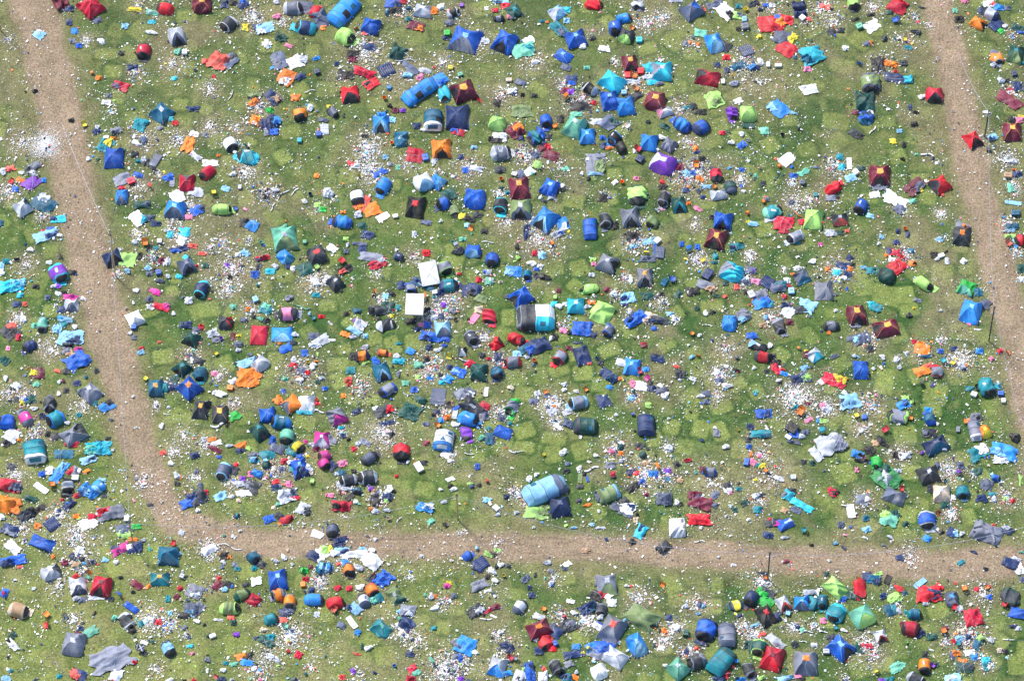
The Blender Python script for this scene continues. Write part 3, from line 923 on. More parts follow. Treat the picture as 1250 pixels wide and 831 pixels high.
K 395.5 146.7 11.8 5.1 -10 sl -
X 365.5 171.2 5.7 6.1 0 cy -
K 238.8 190.5 15.2 6.7 -35 lg -
K 233.7 188.0 4.0 2.7 0 pk -
W 256.4 199.0 18.5 8.4 0 wh -
P 253.1 209.9 21.9 13.5 -140 cr cr
D 227.8 222.6 23.6 18.5 90 cr sl
X 210.1 222.6 6.1 13.5 0 gy -
K 205.9 216.7 11.8 10.1 20 bl -
D 213.5 254.6 23.6 25.3 -100 az sl
F 216.8 239.4 18.5 16.8 20 wh -
K 239.6 234.4 13.5 16.8 70 lg -
K 239.6 256.3 13.5 11.8 30 bl -
K 244.7 254.6 10.1 8.4 0 na -
K 230.3 264.7 8.4 6.7 0 pk -
P 270.8 254.6 23.6 13.5 0 li li
U 260.7 234.4 7.8 5.7 0 ye -
K 275.0 230.1 10.1 6.7 -20 sk -
U 287.6 254.6 5.1 5.1 0 bl -
K 250.5 164.4 6.7 5.7 0 gy -
K 266.6 189.7 4.4 4.4 0 or -
K 386.2 214.1 6.1 6.1 0 or -
X 292.7 228.5 4.0 5.7 0 lg -
F 307.8 274.8 15.2 13.5 60 az -
K 297.7 271.4 10.1 10.1 0 bk -
P 343.2 279.0 16.8 6.7 0 mi mi
H 301.1 209.1 18.5 250 w
B 284.2 212.5 10.1 6.7 0 wh -
H 326.4 236.0 20.2 280 k
K 324.7 241.1 6.7 6.7 0 bk -
B 335.6 231.8 10.1 6.7 0 lg -
W 346.6 237.7 18.5 2.4 40 wh -
W 360.1 234.4 13.5 2.4 45 wh -
W 333.1 252.9 13.5 2.0 60 wh -
K 393.8 255.4 7.4 7.4 0 gr -
K 387.0 250.4 6.7 6.7 0 li -
H 387.0 254.6 10.1 70 k
B 398.8 234.4 10.1 13.5 0 lg -
U 378.6 236.9 4.4 4.4 0 na -
B 371.9 245.3 8.4 5.7 0 wh -
H 216.8 170.3 18.5 220 w
H 233.7 251.2 13.5 120 m
H 255.6 153.5 16.8 110 w
H 289.3 156.8 15.2 90 w
H 208.4 271.4 11.8 80 w
D 464.9 149.3 21.9 18.5 -90 az sk open
K 478.3 145.9 8.4 6.7 -10 sk -
K 464.0 156.8 10.1 5.1 0 lg -
F 559.2 161.1 16.8 10.1 -15 cr bl
D 489.3 168.6 23.6 16.0 90 pe -
U 478.3 174.5 4.7 3.7 0 or -
D 539.0 180.4 25.3 23.6 -85 or - top=or open
K 530.6 195.6 10.1 6.7 60 lg -
F 507.0 189.7 21.1 21.1 -3 cr -
X 519.3 192.2 7.6 9.3 10 bl -
K 508.7 153.5 8.4 8.4 0 na -
B 516.3 158.5 6.7 5.7 0 wh -
X 531.4 153.5 1.7 1.7 0 lg -
K 599.7 169.5 6.7 6.7 0 bk -
D 517.1 220.9 23.6 23.6 -60 wh sk
D 533.1 220.9 18.5 18.5 -30 az sk sag
P 468.2 225.9 23.6 16.0 -120 az az
K 463.2 210.8 16.8 7.6 30 bl -
P 436.2 239.4 21.9 16.0 100 wh ch
F 443.0 247.8 23.6 13.5 55 co or
F 453.9 254.6 20.2 18.5 20 or -
B 437.1 261.3 11.8 10.1 0 lg -
W 467.4 264.7 15.2 10.1 30 wh -
K 418.5 258.8 5.7 3.4 0 or -
P 417.7 269.7 23.6 15.2 170 az bl
D 507.0 251.2 30.3 21.9 -100 bk - top=re
F 547.4 237.7 18.5 15.2 30 fo -
D 579.4 241.1 28.6 27.0 -100 bl -
P 541.5 247.8 16.8 15.2 200 bl na
P 555.0 257.9 15.2 11.8 -80 ol ol
K 563.4 263.8 8.4 8.4 0 ye -
K 573.5 267.2 15.2 6.7 -20 bk -
K 582.8 263.0 11.8 5.7 0 ch -
U 576.9 274.0 7.4 6.1 0 or -
K 570.2 274.8 6.7 5.7 0 sk -
X 482.6 263.8 6.7 4.7 10 wh -
K 520.5 271.4 6.1 11.8 80 sl -
H 448.9 180.4 25.3 900 w
K 445.5 166.1 8.4 5.1 0 bk -
H 452.2 207.4 21.9 500 w
K 430.3 200.7 6.1 11.8 60 re -
U 435.4 212.5 5.7 5.7 0 ye -
K 433.7 202.3 10.1 6.7 0 wh -
K 470.8 191.4 6.7 5.7 0 sk -
K 485.9 204.0 5.1 6.7 0 mi -
K 476.7 200.7 5.1 5.1 0 gy -
H 571.9 204.0 20.2 200 w
K 568.5 207.4 7.4 8.4 0 bl -
K 561.8 191.4 6.7 6.7 0 na -
K 582.0 205.7 15.2 6.7 -10 lg -
K 578.6 179.6 6.7 4.4 0 sk -
B 402.5 236.0 10.1 15.2 0 lg -
K 442.1 274.8 10.1 8.4 0 fo -
B 538.2 269.7 5.1 5.1 0 wh -
B 553.3 215.8 6.7 3.4 0 wh -
H 497.7 197.3 15.2 90 w
H 531.4 210.8 11.8 60 w
D 607.6 150.1 20.2 21.9 -110 li -
F 610.1 165.3 16.8 8.4 0 wh lg
B 616.0 172.0 5.7 4.4 0 wh -
F 629.5 159.4 20.2 18.5 30 ma or lumps
P 666.6 146.7 19.4 14.3 -90 bl bl
K 683.4 145.1 8.4 8.4 0 bk -
U 677.0 153.8 5.7 5.1 0 or -
P 654.8 165.3 21.9 16.8 -150 te bl
K 636.2 168.6 6.7 6.1 0 na -
K 667.4 167.0 10.1 6.7 0 ch -
D 701.9 152.6 25.3 25.3 -120 mi -
D 717.1 165.3 20.2 18.5 -90 az -
F 743.2 150.1 20.2 20.2 40 sl fo
K 728.1 148.4 15.2 8.4 0 lg -
K 723.8 172.9 4.7 3.4 0 or -
K 735.6 167.8 6.1 6.7 0 bl -
P 750.0 167.8 18.5 15.2 -130 bk az
P 758.4 179.6 18.5 11.8 -70 bk bk
K 737.3 177.9 8.4 8.4 0 na -
K 742.4 180.4 6.7 5.1 0 or -
U 779.4 181.3 6.7 8.4 60 re -
K 775.2 184.7 4.4 5.7 0 wh -
D 792.9 172.0 20.2 20.2 -100 az -
P 611.0 185.5 24.4 19.4 10 gy lg P
K 606.7 171.2 13.5 6.7 0 bk -
F 673.3 189.7 13.5 18.5 60 ma -
K 668.2 178.8 7.8 8.4 0 re -
K 661.5 181.3 10.1 8.4 0 ma -
K 663.2 174.5 7.4 7.4 0 sl -
F 656.4 200.7 10.1 11.8 60 li -
W 645.5 209.1 13.5 10.1 35 wh -
K 636.2 212.5 10.1 10.1 0 sl -
X 627.8 212.5 6.7 5.1 -20 wh -
H 640.4 188.9 16.8 330 m
K 653.9 188.9 10.1 10.1 0 sl -
K 610.1 206.6 11.8 10.1 0 ch -
U 611.8 218.3 5.1 4.4 0 or -
D 633.7 227.6 27.8 23.6 -80 ma - top=ye
D 671.6 227.6 23.6 20.2 -120 bl -
K 685.1 231.0 10.1 6.7 20 bk -
B 686.8 226.8 6.7 5.7 0 wh -
K 673.3 241.1 8.4 6.1 0 lg -
P 611.0 249.5 21.9 16.8 -100 ch cy
D 635.4 253.7 27.0 25.3 -90 ol gy open
D 665.7 266.4 28.6 25.3 -130 az sk open
D 686.8 271.4 18.5 15.2 -70 az wh
K 664.0 245.3 8.4 3.4 -20 ch -
B 659.8 241.1 5.1 5.1 0 wh -
F 727.2 200.7 21.9 28.6 0 gy ol
K 724.7 210.8 15.2 6.7 0 sk -
K 727.2 192.2 20.2 8.4 5 gy -
B 718.4 217.8 5.7 5.7 0 ch -
U 759.2 222.1 4.7 5.1 0 or -
K 750.8 222.6 6.7 4.7 35 wh -
K 776.1 217.5 6.7 4.4 0 pk -
X 781.1 193.9 9.3 9.3 -30 na -
P 777.8 236.0 28.6 21.9 -90 li fo
K 736.5 241.1 10.1 10.1 0 bk -
H 738.2 239.4 8.4 90 k
P 739.0 268.1 21.9 14.3 -85 ch gy
D 769.3 263.8 25.3 21.9 -80 gy - open
K 750.0 274.8 8.4 10.1 0 bk -
T 720.5 278.2 30.3 16.8 -90 bl -
P 796.3 269.7 15.2 15.2 -120 ol ol
U 798.8 258.8 6.7 6.7 0 lg -
B 710.4 211.6 5.1 5.1 0 wh -
X 717.1 194.8 4.0 4.0 0 wh -
H 765.1 154.3 6.7 50 w
U 766.0 154.3 5.1 5.1 0 wh -
B 791.2 148.4 5.7 5.7 0 ch -
H 648.9 269.7 13.5 110 w
K 643.0 277.3 8.4 6.7 0 na -
F 620.2 234.4 6.7 5.1 0 te -
K 611.8 229.3 6.7 3.4 0 fo -
H 618.5 271.4 16.8 110 w
H 785.3 268.1 6.7 50 w
H 610.1 236.0 8.4 60 w
H 687.6 205.7 15.2 50 w
K 690.1 205.7 8.4 5.1 30 mi -
B 807.6 167.8 10.1 8.4 0 wh -
D 816.8 176.2 18.5 16.8 -130 gy -
D 809.3 199.0 32.0 28.6 160 pu lg
K 811.0 154.3 11.8 6.7 -30 fo -
P 832.9 151.0 23.6 16.0 145 az bl
P 856.4 154.3 21.9 16.8 30 bl na
X 913.7 153.5 15.2 7.6 -5 fo -
K 933.1 160.2 10.1 10.1 0 mi -
U 955.0 164.4 4.4 4.4 0 bk -
K 975.6 157.7 4.4 4.0 0 bk -
K 881.7 161.9 6.7 5.1 0 cr -
B 892.7 173.7 8.1 7.4 0 wh -
F 906.1 176.2 11.8 8.4 30 bl -
B 912.9 171.2 6.7 5.7 0 gy -
K 848.9 181.3 6.1 7.4 0 or -
K 850.5 185.5 6.7 5.1 0 na -
W 960.9 194.8 18.5 14.3 40 wh half
U 950.0 204.0 5.4 4.7 0 or -
B 913.7 196.4 4.4 5.1 0 wh -
K 968.5 214.1 8.4 5.7 0 bl -
K 981.1 209.9 13.5 6.7 30 mi -
H 968.5 222.6 8.4 100 w
X 979.4 222.6 6.7 6.1 0 sl -
P 874.1 212.5 20.2 14.3 100 cr ch
P 891.8 227.6 15.2 14.3 100 fo sl
K 891.0 225.9 7.4 5.1 0 ta -
D 877.5 236.9 20.2 13.5 10 lg -
B 845.5 193.9 7.4 6.7 0 gy -
K 857.3 193.9 8.4 6.7 0 bk -
U 849.7 201.5 7.4 7.4 0 or -
H 838.8 215.8 28.6 900 k
H 850.5 210.8 20.2 300 w
K 829.5 204.0 10.1 8.4 0 ma -
K 845.5 210.8 8.4 6.7 0 bl -
K 853.9 218.3 7.4 8.4 60 or -
K 838.8 210.8 10.1 10.1 30 sk -
U 872.5 227.6 5.4 5.4 0 or -
K 862.3 227.6 10.1 5.7 0 sk -
B 808.4 221.7 7.4 6.7 0 re -
K 809.3 228.5 10.1 6.1 0 bk -
B 852.2 232.7 6.7 6.1 0 sl -
K 837.1 231.8 8.4 6.7 0 na -
K 857.3 240.3 6.7 5.1 0 na -
P 811.0 241.9 21.9 14.3 -110 ch gy
D 828.6 247.8 20.2 18.5 -80 fo te open
K 840.4 247.8 5.7 5.1 0 or -
K 851.4 254.6 10.1 5.4 -30 pk -
D 882.6 268.1 21.9 21.9 -100 bl - open
K 868.2 264.7 6.7 5.1 0 ch -
H 904.5 220.9 11.8 130 w
K 906.1 207.4 7.4 6.1 0 bl -
K 931.4 224.2 6.7 6.7 0 ch -
U 933.1 247.3 4.7 4.7 0 or -
K 935.6 243.6 7.4 5.1 0 sl -
P 943.2 256.3 24.4 16.8 20 te mi
W 942.4 267.2 18.5 6.7 15 lg -
F 956.7 271.4 25.3 18.5 0 cr -
K 978.6 270.6 6.7 7.4 0 cr -
W 974.4 261.3 11.8 2.4 -40 or -
D 993.8 265.5 23.6 21.9 -100 li -
K 919.6 273.1 6.1 11.8 80 sk -
K 913.7 270.6 5.7 4.0 0 ye -
U 913.7 258.8 4.7 4.7 0 or -
H 968.5 246.1 16.8 200 w
B 966.0 246.1 8.4 8.4 0 gy -
H 988.7 242.8 11.8 100 w
X 995.5 237.7 5.1 5.7 0 te -
H 848.9 274.8 13.5 80 w
U 915.4 212.5 1.7 1.7 0 mi -
K 922.2 214.1 5.1 5.7 0 mi -
K 996.3 204.0 6.7 3.4 0 sl -
H 840.4 173.7 13.5 100 w
B 907.8 233.5 5.7 4.7 0 wh -
B 905.3 163.6 8.4 6.7 0 lg -
P 1057.4 143.0 18.0 16.0 90 bl pe
K 1044.0 163.0 14.0 10.0 -30 ch -
K 1049.0 166.0 6.8 10.0 60 bk -
W 1065.0 159.0 14.0 2.8 50 wh -
K 1116.0 151.6 8.0 7.2 0 bk -
K 1090.0 172.0 7.2 6.8 0 ye -
K 1103.0 177.0 5.6 7.2 0 bk -
B 1102.0 193.6 5.6 5.6 0 bk -
K 1119.0 188.4 4.8 3.6 0 mi -
W 1132.0 190.0 16.0 3.6 -10 wh -
K 1138.0 193.0 4.8 4.8 0 ch -
K 1144.0 199.0 5.2 4.0 0 wh -
K 1098.0 160.0 6.8 5.6 0 sk -
X 1036.6 199.6 6.0 17.0 0 wh -
K 1027.6 204.0 9.2 8.0 0 cy -
X 1044.4 210.0 6.8 7.2 30 wh -
K 1039.0 217.0 12.0 8.8 20 sk -
H 1018.0 202.0 18.0 180 m
K 1025.0 191.0 8.0 8.8 0 te -
F 1051.0 205.0 10.0 6.0 0 fo -
D 1073.6 213.0 28.0 26.0 -90 ma - top=ye open
F 1074.0 226.0 20.0 12.0 0 gy -
W 1068.0 238.0 14.0 8.8 10 wh -
W 1092.0 243.0 28.0 16.0 -30 wh -
K 1098.0 255.0 12.0 12.0 50 sl -
P 1017.6 229.0 22.0 13.0 30 re re
F 1014.0 241.0 12.0 8.8 0 gy -
F 1117.0 228.0 26.0 16.0 40 ma sl
K 1124.0 231.0 5.6 5.6 0 ye -
D 1147.6 225.0 22.0 20.0 -150 re ch
P 1051.0 251.0 22.0 15.0 -120 bl na
D 1188.0 170.0 22.0 18.0 -60 re bk
F 1211.0 167.0 12.0 9.2 20 sk na
X 1206.6 182.4 5.2 5.2 0 ch -
D 1235.6 159.0 24.0 22.0 -90 ma - top=ye
K 1244.4 146.4 8.8 8.0 0 pk -
K 1236.0 146.0 10.0 6.8 0 bk -
K 1247.0 142.0 8.0 4.0 0 ye -
X 1230.4 214.0 10.0 6.8 -5 ta -
F 1242.0 212.0 12.0 8.8 0 na -
K 1238.0 207.0 6.0 2.8 0 or -
H 1228.0 194.0 20.0 260 w
B 1236.0 197.0 12.0 8.0 0 lg -
X 1237.0 247.6 20.0 5.6 -8 sk -
X 1239.4 260.0 11.0 7.2 0 pe -
K 1234.0 229.0 8.0 10.0 0 mi -
H 1238.0 228.0 16.0 140 w
D 1025.0 267.0 16.0 20.0 -80 ch co
F 1176.0 276.0 18.0 10.0 -20 gy or
H 1148.0 261.0 10.0 130 w
K 1114.0 245.0 8.0 6.0 0 mi -
K 1062.0 263.0 6.0 8.8 70 sk -
H 1026.0 208.0 16.0 60 w
H 1102.0 258.0 14.0 70 w
H 1230.0 272.0 12.0 120 m
K 1236.0 276.0 14.0 8.0 0 pe -
K 1151.0 238.0 4.0 4.0 0 co -
U 1105.0 279.0 5.2 4.0 0 or -
F 57.3 285.9 30.3 13.5 20 sk na
B 72.5 287.1 7.4 5.4 0 wh -
P 70.8 332.2 25.3 21.1 -60 pu cy
K 59.8 320.4 6.7 5.7 0 wh -
U 76.7 311.2 6.7 6.1 0 ch -
K 88.5 332.2 8.4 6.7 0 bk -
B 64.9 349.4 7.4 6.1 0 wh -
K 70.8 348.7 6.7 5.7 0 pu -
B 70.8 358.3 8.4 6.7 0 wh -
K 77.5 356.7 6.7 5.1 0 bk -
K 58.1 362.9 6.7 6.7 0 sl -
F 85.9 362.6 18.5 8.4 -5 mg -
D 86.8 371.8 16.8 18.5 -90 lg sl sag
F 74.1 376.9 10.1 8.4 0 na -
B 101.1 364.2 4.7 7.4 80 wh -
F 79.2 389.5 20.2 7.4 -10 sk az
F 85.9 411.4 30.3 18.5 0 sk na
K 77.5 396.3 8.4 6.7 0 te -
K 69.9 401.3 10.1 11.8 0 sk -
B 91.0 398.8 6.1 6.7 0 wh -
P 51.4 394.6 21.9 11.8 -90 mi gy
K 42.1 397.1 8.4 6.7 0 mi -
F 11.8 404.7 18.5 21.9 40 ch bk
K 14.3 397.9 8.4 11.8 -60 co -
K 21.9 411.4 6.1 8.4 0 cr -
H 21.9 387.8 11.8 130 w
B 28.6 389.5 10.1 7.4 0 wh -
F 15.2 349.1 30.3 16.8 10 cy sk lumps
F 23.6 345.7 15.2 10.1 10 gy -
K 10.1 351.6 6.1 6.1 0 wh -
K 24.4 360.0 7.4 6.7 0 cy -
K 20.2 371.0 10.1 8.4 0 na -
K 30.3 371.0 5.4 6.1 0 co -
B 37.1 304.4 7.4 7.8 0 wh -
K 20.2 316.6 6.1 4.7 0 bk -
K 7.6 318.4 8.4 7.4 0 te -
K 1.7 324.7 6.7 10.1 0 sk -
B 2.5 332.2 7.4 8.4 0 wh -
K 43.0 349.1 8.4 6.1 0 bk -
H 32.0 323.8 16.8 110 w
D 137.3 313.7 18.5 21.9 -60 na bk
F 155.0 316.2 21.9 18.5 -10 li -
K 144.1 304.4 6.7 3.4 0 lg -
U 176.9 296.3 7.8 7.4 0 or -
K 182.0 301.9 5.4 8.4 0 bk -
K 190.4 302.7 5.1 5.1 0 te -
K 171.0 312.0 6.1 8.4 0 bk -
B 164.3 295.2 6.7 8.4 0 lg -
X 194.6 294.3 6.1 6.1 0 lg -
H 187.0 315.4 11.8 180 k
K 198.0 317.9 8.4 8.4 0 ma -
H 170.2 285.1 11.8 60 m
X 193.4 332.2 7.1 6.7 10 bl -
K 187.9 329.7 5.1 4.4 0 bk -
K 180.3 327.2 6.1 6.7 60 sk -
B 155.0 330.5 7.4 8.4 0 sk -
K 182.0 333.9 7.4 5.1 0 sl -
B 195.5 342.3 7.4 10.1 80 sl -
H 143.2 333.9 6.7 100 w
B 166.0 354.1 5.7 10.1 80 wh -
K 189.6 355.8 7.4 11.8 60 mg -
K 182.0 365.1 8.4 7.4 20 sl -
K 195.5 374.4 8.4 18.5 70 cr -
K 183.7 374.4 10.1 6.7 0 wh -
D 164.3 387.8 20.2 18.5 -60 wh lg sag
X 163.1 398.8 6.7 6.7 0 bl -
B 158.7 406.4 5.7 5.1 0 wh -
K 163.4 411.4 5.7 5.7 0 sl -
B 153.7 376.0 4.0 4.0 0 be -
B 162.6 369.3 4.0 4.7 0 wh -
K 194.6 417.3 4.4 3.7 0 co -
H 166.8 285.1 10.1 80 m
H 220.2 290.1 21.9 330 w
K 225.3 283.4 13.5 11.8 0 cy -
K 207.6 286.7 7.4 8.4 0 cy -
B 221.9 295.2 13.5 11.8 0 wh -
F 220.2 303.6 21.9 7.4 10 na bl
K 234.5 299.9 7.4 11.1 80 co -
K 246.3 309.5 8.4 5.1 -5 co -
D 227.8 323.8 20.2 20.2 -60 sl - open
F 230.3 317.9 18.5 6.7 -45 cy -
K 239.6 324.7 4.7 4.4 0 cr -
K 203.4 319.6 8.4 10.1 0 lg -
K 218.5 337.3 5.7 8.4 70 cy -
P 245.5 351.6 24.4 15.2 -110 na cy
K 230.3 366.8 10.1 8.4 0 lg -
B 205.1 337.3 6.7 6.1 0 lg -
H 284.2 328.9 37.1 700 w
K 299.4 308.6 10.1 8.4 -40 sk -
K 291.0 310.8 6.7 5.7 0 wh -
K 277.5 323.8 5.7 5.7 0 pu -
K 294.7 324.7 6.7 4.0 0 ch -
K 280.9 338.1 6.4 5.1 0 bk -
F 320.5 314.5 16.8 6.7 15 re na
K 315.4 325.5 6.1 7.4 0 ch -
K 310.9 334.8 10.1 9.4 0 bl -
K 329.4 331.4 11.1 7.8 0 cy -
D 347.4 289.3 32.0 28.6 -80 mi ol big
D 348.3 312.9 21.9 16.8 -40 az pe sag
K 351.6 325.5 6.7 5.1 0 na -
D 387.0 310.3 25.3 23.6 -70 ch - top=re
F 371.9 328.0 18.5 16.8 20 fo -
U 387.0 325.2 6.7 6.7 0 li -
X 371.9 295.2 4.7 4.7 0 mi -
B 336.5 324.7 7.4 8.4 0 lg -
H 383.7 342.3 18.5 280 w
B 385.3 344.0 13.5 10.1 0 wh -
B 357.5 328.0 7.4 7.4 0 wh -
B 398.8 340.7 10.1 11.8 0 lg -
K 385.3 360.0 9.4 5.7 0 te -
U 312.6 348.2 4.0 4.0 0 te -
X 311.7 365.1 6.7 7.4 20 sk -
F 324.7 376.9 13.5 16.8 60 te mi
P 350.8 381.9 23.6 16.8 185 pk ch
F 361.8 382.8 13.5 11.8 0 gy sl
B 352.5 363.4 11.8 8.4 0 gy -
W 371.0 374.4 2.7 16.8 75 mi -
B 377.8 382.8 4.4 4.7 0 sk -
U 382.8 387.8 5.7 5.1 0 te -
K 392.9 386.1 7.4 5.1 0 re -
K 302.8 377.4 5.7 5.7 0 or -
B 307.8 379.4 5.7 6.1 0 wh -
B 317.9 389.5 10.1 6.1 0 mi -
K 324.7 391.2 8.4 6.1 0 bk -
K 309.5 386.1 5.1 4.4 0 bk -
H 277.5 352.5 16.8 160 w
D 275.0 392.9 18.5 18.5 0 ch re open
D 316.3 407.2 24.4 20.2 -95 cr - low
D 344.1 407.2 18.5 25.3 -90 az sk low
B 360.1 408.1 10.1 6.7 0 lg -
K 284.2 410.6 5.7 10.1 0 ma -
K 291.0 409.4 6.7 3.4 0 ye -
F 291.4 419.5 10.1 7.4 0 sl -
D 233.7 413.1 18.5 18.5 -120 fo - open
K 237.1 407.2 5.1 6.7 -40 wh -
K 245.5 398.8 7.4 7.4 0 re -
K 239.6 402.2 10.1 7.4 0 sl -
F 226.1 396.3 13.5 10.1 0 na fo
K 259.0 406.4 11.8 10.1 20 lg -
K 264.0 414.8 10.1 6.7 0 gy -
U 269.9 412.8 4.4 4.4 0 pu -
F 392.1 414.8 20.2 13.5 30 lg -
K 382.8 409.7 13.5 8.4 0 sl -
K 202.5 373.5 8.4 8.4 0 mg -
B 211.8 382.4 5.7 5.7 0 wh -
H 272.5 295.2 15.2 110 m
H 257.3 301.9 10.1 70 m
K 297.7 390.4 7.4 5.7 0 sl -
H 304.5 377.7 15.2 100 m
K 284.2 374.4 7.4 6.7 0 mi -
B 203.4 281.7 10.1 3.4 0 lg -
H 302.8 293.5 6.7 60 w
U 318.8 296.0 4.4 4.4 0 mi -
K 250.5 323.8 6.7 6.7 0 fo -
K 357.5 418.2 10.1 6.7 0 ch -
K 341.5 419.0 5.1 2.7 0 or -
F 448.0 285.9 15.2 11.8 -20 na -
K 442.1 303.6 10.1 10.1 0 na -
K 438.8 297.7 16.8 5.1 -5 sl -
F 452.2 312.9 30.3 13.5 -10 gy -
F 460.7 321.3 21.9 11.8 20 cr lg
U 417.4 317.4 9.1 8.4 0 re -
F 421.1 328.9 18.5 10.1 25 bk co
K 422.7 307.0 6.7 5.7 0 sl -
B 424.4 298.5 4.7 6.7 0 lg -
D 409.3 344.0 20.2 18.5 -50 ch -
F 405.1 302.7 11.8 8.4 -35 wh -
P 486.3 312.9 11.8 9.4 -20 na sl
K 520.5 308.6 9.4 7.8 0 re -
G 523.8 327.2 21.9 27.8 8 wh -
P 543.2 326.3 18.5 18.5 -70 gy li
F 546.6 346.6 21.9 13.5 0 te -
P 547.4 347.4 23.6 15.2 10 te na
G 506.1 371.0 21.9 28.6 3 wh -
F 516.3 345.7 28.6 11.8 -15 pe na
K 489.3 347.4 10.1 10.1 0 na -
P 501.1 350.8 15.2 11.8 -80 gy bl
B 477.5 357.5 10.1 6.7 -20 bk -
B 456.4 361.2 5.4 4.7 0 bk -
U 453.6 353.8 5.7 5.1 0 or -
K 470.8 361.7 7.4 7.4 0 sk -
U 522.7 363.9 8.1 7.4 0 or -
X 530.6 356.7 6.7 5.4 10 lg -
K 537.3 357.5 7.4 7.4 0 na -
K 529.7 362.2 5.7 4.4 0 te -
F 460.7 378.6 21.9 13.5 5 ch bk lumps
F 474.1 374.4 16.8 13.5 0 fo -
K 485.9 375.2 5.7 6.7 0 te -
K 478.3 378.1 5.7 3.4 0 cr -
K 478.3 385.3 5.7 4.7 0 ye -
P 469.9 395.4 21.9 14.3 10 ch lg
F 437.9 396.3 15.2 13.5 -20 lg -
F 432.9 403.0 16.8 8.4 -30 sk -
K 436.2 391.2 6.1 8.4 80 pu -
K 421.1 408.1 10.8 6.7 -20 or -
B 430.3 411.4 8.4 6.7 0 lg -
K 446.3 409.7 5.7 6.7 0 sk -
K 436.2 379.4 6.1 9.4 80 pe -
K 422.7 382.4 6.7 5.7 0 bk -
H 531.4 381.1 23.6 900 m
H 551.6 365.9 18.5 200 m
K 521.3 377.7 6.7 6.7 0 bk -
K 541.5 371.0 6.7 7.4 0 pu -
K 538.2 386.1 6.7 8.4 0 na -
K 529.7 387.8 8.4 6.7 0 lg -
K 522.2 396.3 8.4 8.4 0 bl -
K 501.9 392.0 11.8 7.4 0 bk -
K 509.5 401.3 6.7 6.1 0 na -
D 540.7 400.5 21.9 18.5 -80 sk gy
F 524.7 409.7 13.5 20.2 80 bl na lumps
K 542.4 414.0 7.4 11.8 80 bl -
B 552.5 379.4 10.1 7.8 0 gy -
B 555.9 389.5 5.4 5.4 0 bk -
B 548.3 387.8 6.7 5.1 0 lg -
K 514.6 396.3 6.7 6.1 0 pk -
M 567.6 355.0 6.7 16.8 -5 na -
F 579.4 352.5 16.8 15.2 60 na ch
K 584.5 341.5 7.4 6.7 0 cr -
F 587.0 364.2 15.2 10.1 -20 ol -
X 578.6 388.7 8.4 16.0 -30 pk bottle
K 583.7 377.7 10.1 8.4 0 be -
P 575.2 411.4 20.2 15.2 -60 ch gy
H 590.4 411.4 10.1 140 m
B 571.9 389.5 4.0 4.7 0 bk -
P 597.1 384.5 21.9 16.0 -80 cr cr
D 577.8 305.3 18.5 20.2 -90 bl sk
P 600.2 315.4 18.5 15.2 -100 bl na
F 594.6 332.2 10.1 8.4 0 lg bl
B 559.2 305.3 13.5 13.5 0 ch -
U 558.4 301.9 5.7 6.7 0 lg -
U 552.5 295.5 4.4 4.4 0 mi -
K 565.1 291.8 8.4 5.7 0 mi -
W 595.5 296.0 15.2 2.4 -5 wh -
F 597.1 342.3 10.1 10.1 0 mi wh
K 591.2 282.0 8.4 6.1 0 bk -
H 504.5 312.0 11.8 90 w
H 459.0 333.9 10.1 60 w
K 403.4 394.6 2.4 6.7 40 wh -
W 405.1 414.8 10.1 3.4 0 wh -
K 486.8 419.0 6.7 3.4 0 te -
K 506.1 285.1 6.1 6.7 0 lg -
K 421.9 291.8 6.7 5.1 0 li -
K 560.1 333.9 5.1 4.0 0 re -
H 465.7 365.9 10.1 80 w
K 642.1 286.7 6.1 13.5 0 na -
F 680.9 285.1 18.5 8.4 20 lg bl
H 659.0 291.8 30.3 380 w
B 631.2 300.6 6.7 7.4 0 bk -
U 674.1 296.5 5.1 5.4 0 or -
K 653.1 309.0 6.1 7.4 0 cr -
K 661.5 311.2 8.4 10.1 0 sk -
B 632.0 314.5 7.4 6.1 0 li -
B 649.7 321.3 10.8 7.4 0 wh -
K 659.0 325.5 7.4 6.7 -20 wh -
K 654.8 328.0 8.4 5.1 0 bl -
F 627.0 330.5 21.9 15.2 -5 az sk
P 643.8 334.8 13.5 10.1 -90 te bl
B 664.0 337.3 15.2 10.1 -20 bk -
K 653.9 335.6 5.7 5.7 0 ch -
H 775.2 293.5 18.5 400 k
K 772.7 288.4 15.2 11.8 0 bk -
K 773.5 300.2 10.1 5.1 0 sk -
K 793.8 294.3 16.8 8.4 10 sk -
U 789.0 305.6 5.7 4.7 0 ye -
F 791.2 315.4 18.5 8.4 0 sl gy
K 799.7 305.3 4.0 15.2 0 bl -
D 741.5 320.4 23.6 23.6 -20 gy - open
K 723.8 317.1 7.4 6.7 0 li -
K 724.7 322.1 6.1 5.4 0 pk -
D 787.0 335.6 23.6 20.2 -90 gy - top=ye open
H 765.1 339.0 10.1 110 m
B 770.2 341.5 7.4 7.4 0 wh -
K 722.2 335.6 6.7 6.1 0 lg -
K 681.7 354.6 5.4 5.4 0 ma -
X 677.7 362.6 4.4 5.1 0 li -
D 637.1 360.9 23.6 21.9 -150 bl - open
K 623.6 362.6 6.7 15.2 80 ch -
P 719.6 352.5 23.6 10.1 190 li li
K 740.7 353.3 7.4 6.7 0 ma -
U 741.5 353.6 1.7 1.7 0 ma -
D 703.1 371.8 20.2 20.2 -90 cy -
K 722.2 369.3 8.4 4.4 0 or -
B 717.1 374.4 8.4 6.7 0 lg -
B 682.6 373.5 8.4 8.4 0 wh -
K 689.3 371.0 5.7 4.7 0 lg -
K 675.8 371.0 7.4 6.7 0 cy -
T 653.9 387.0 46.3 33.7 180 ch wh cyan
D 735.6 379.4 25.3 25.3 -120 li -
F 766.8 362.6 18.5 13.5 10 sk na
H 750.0 359.2 8.4 110 w
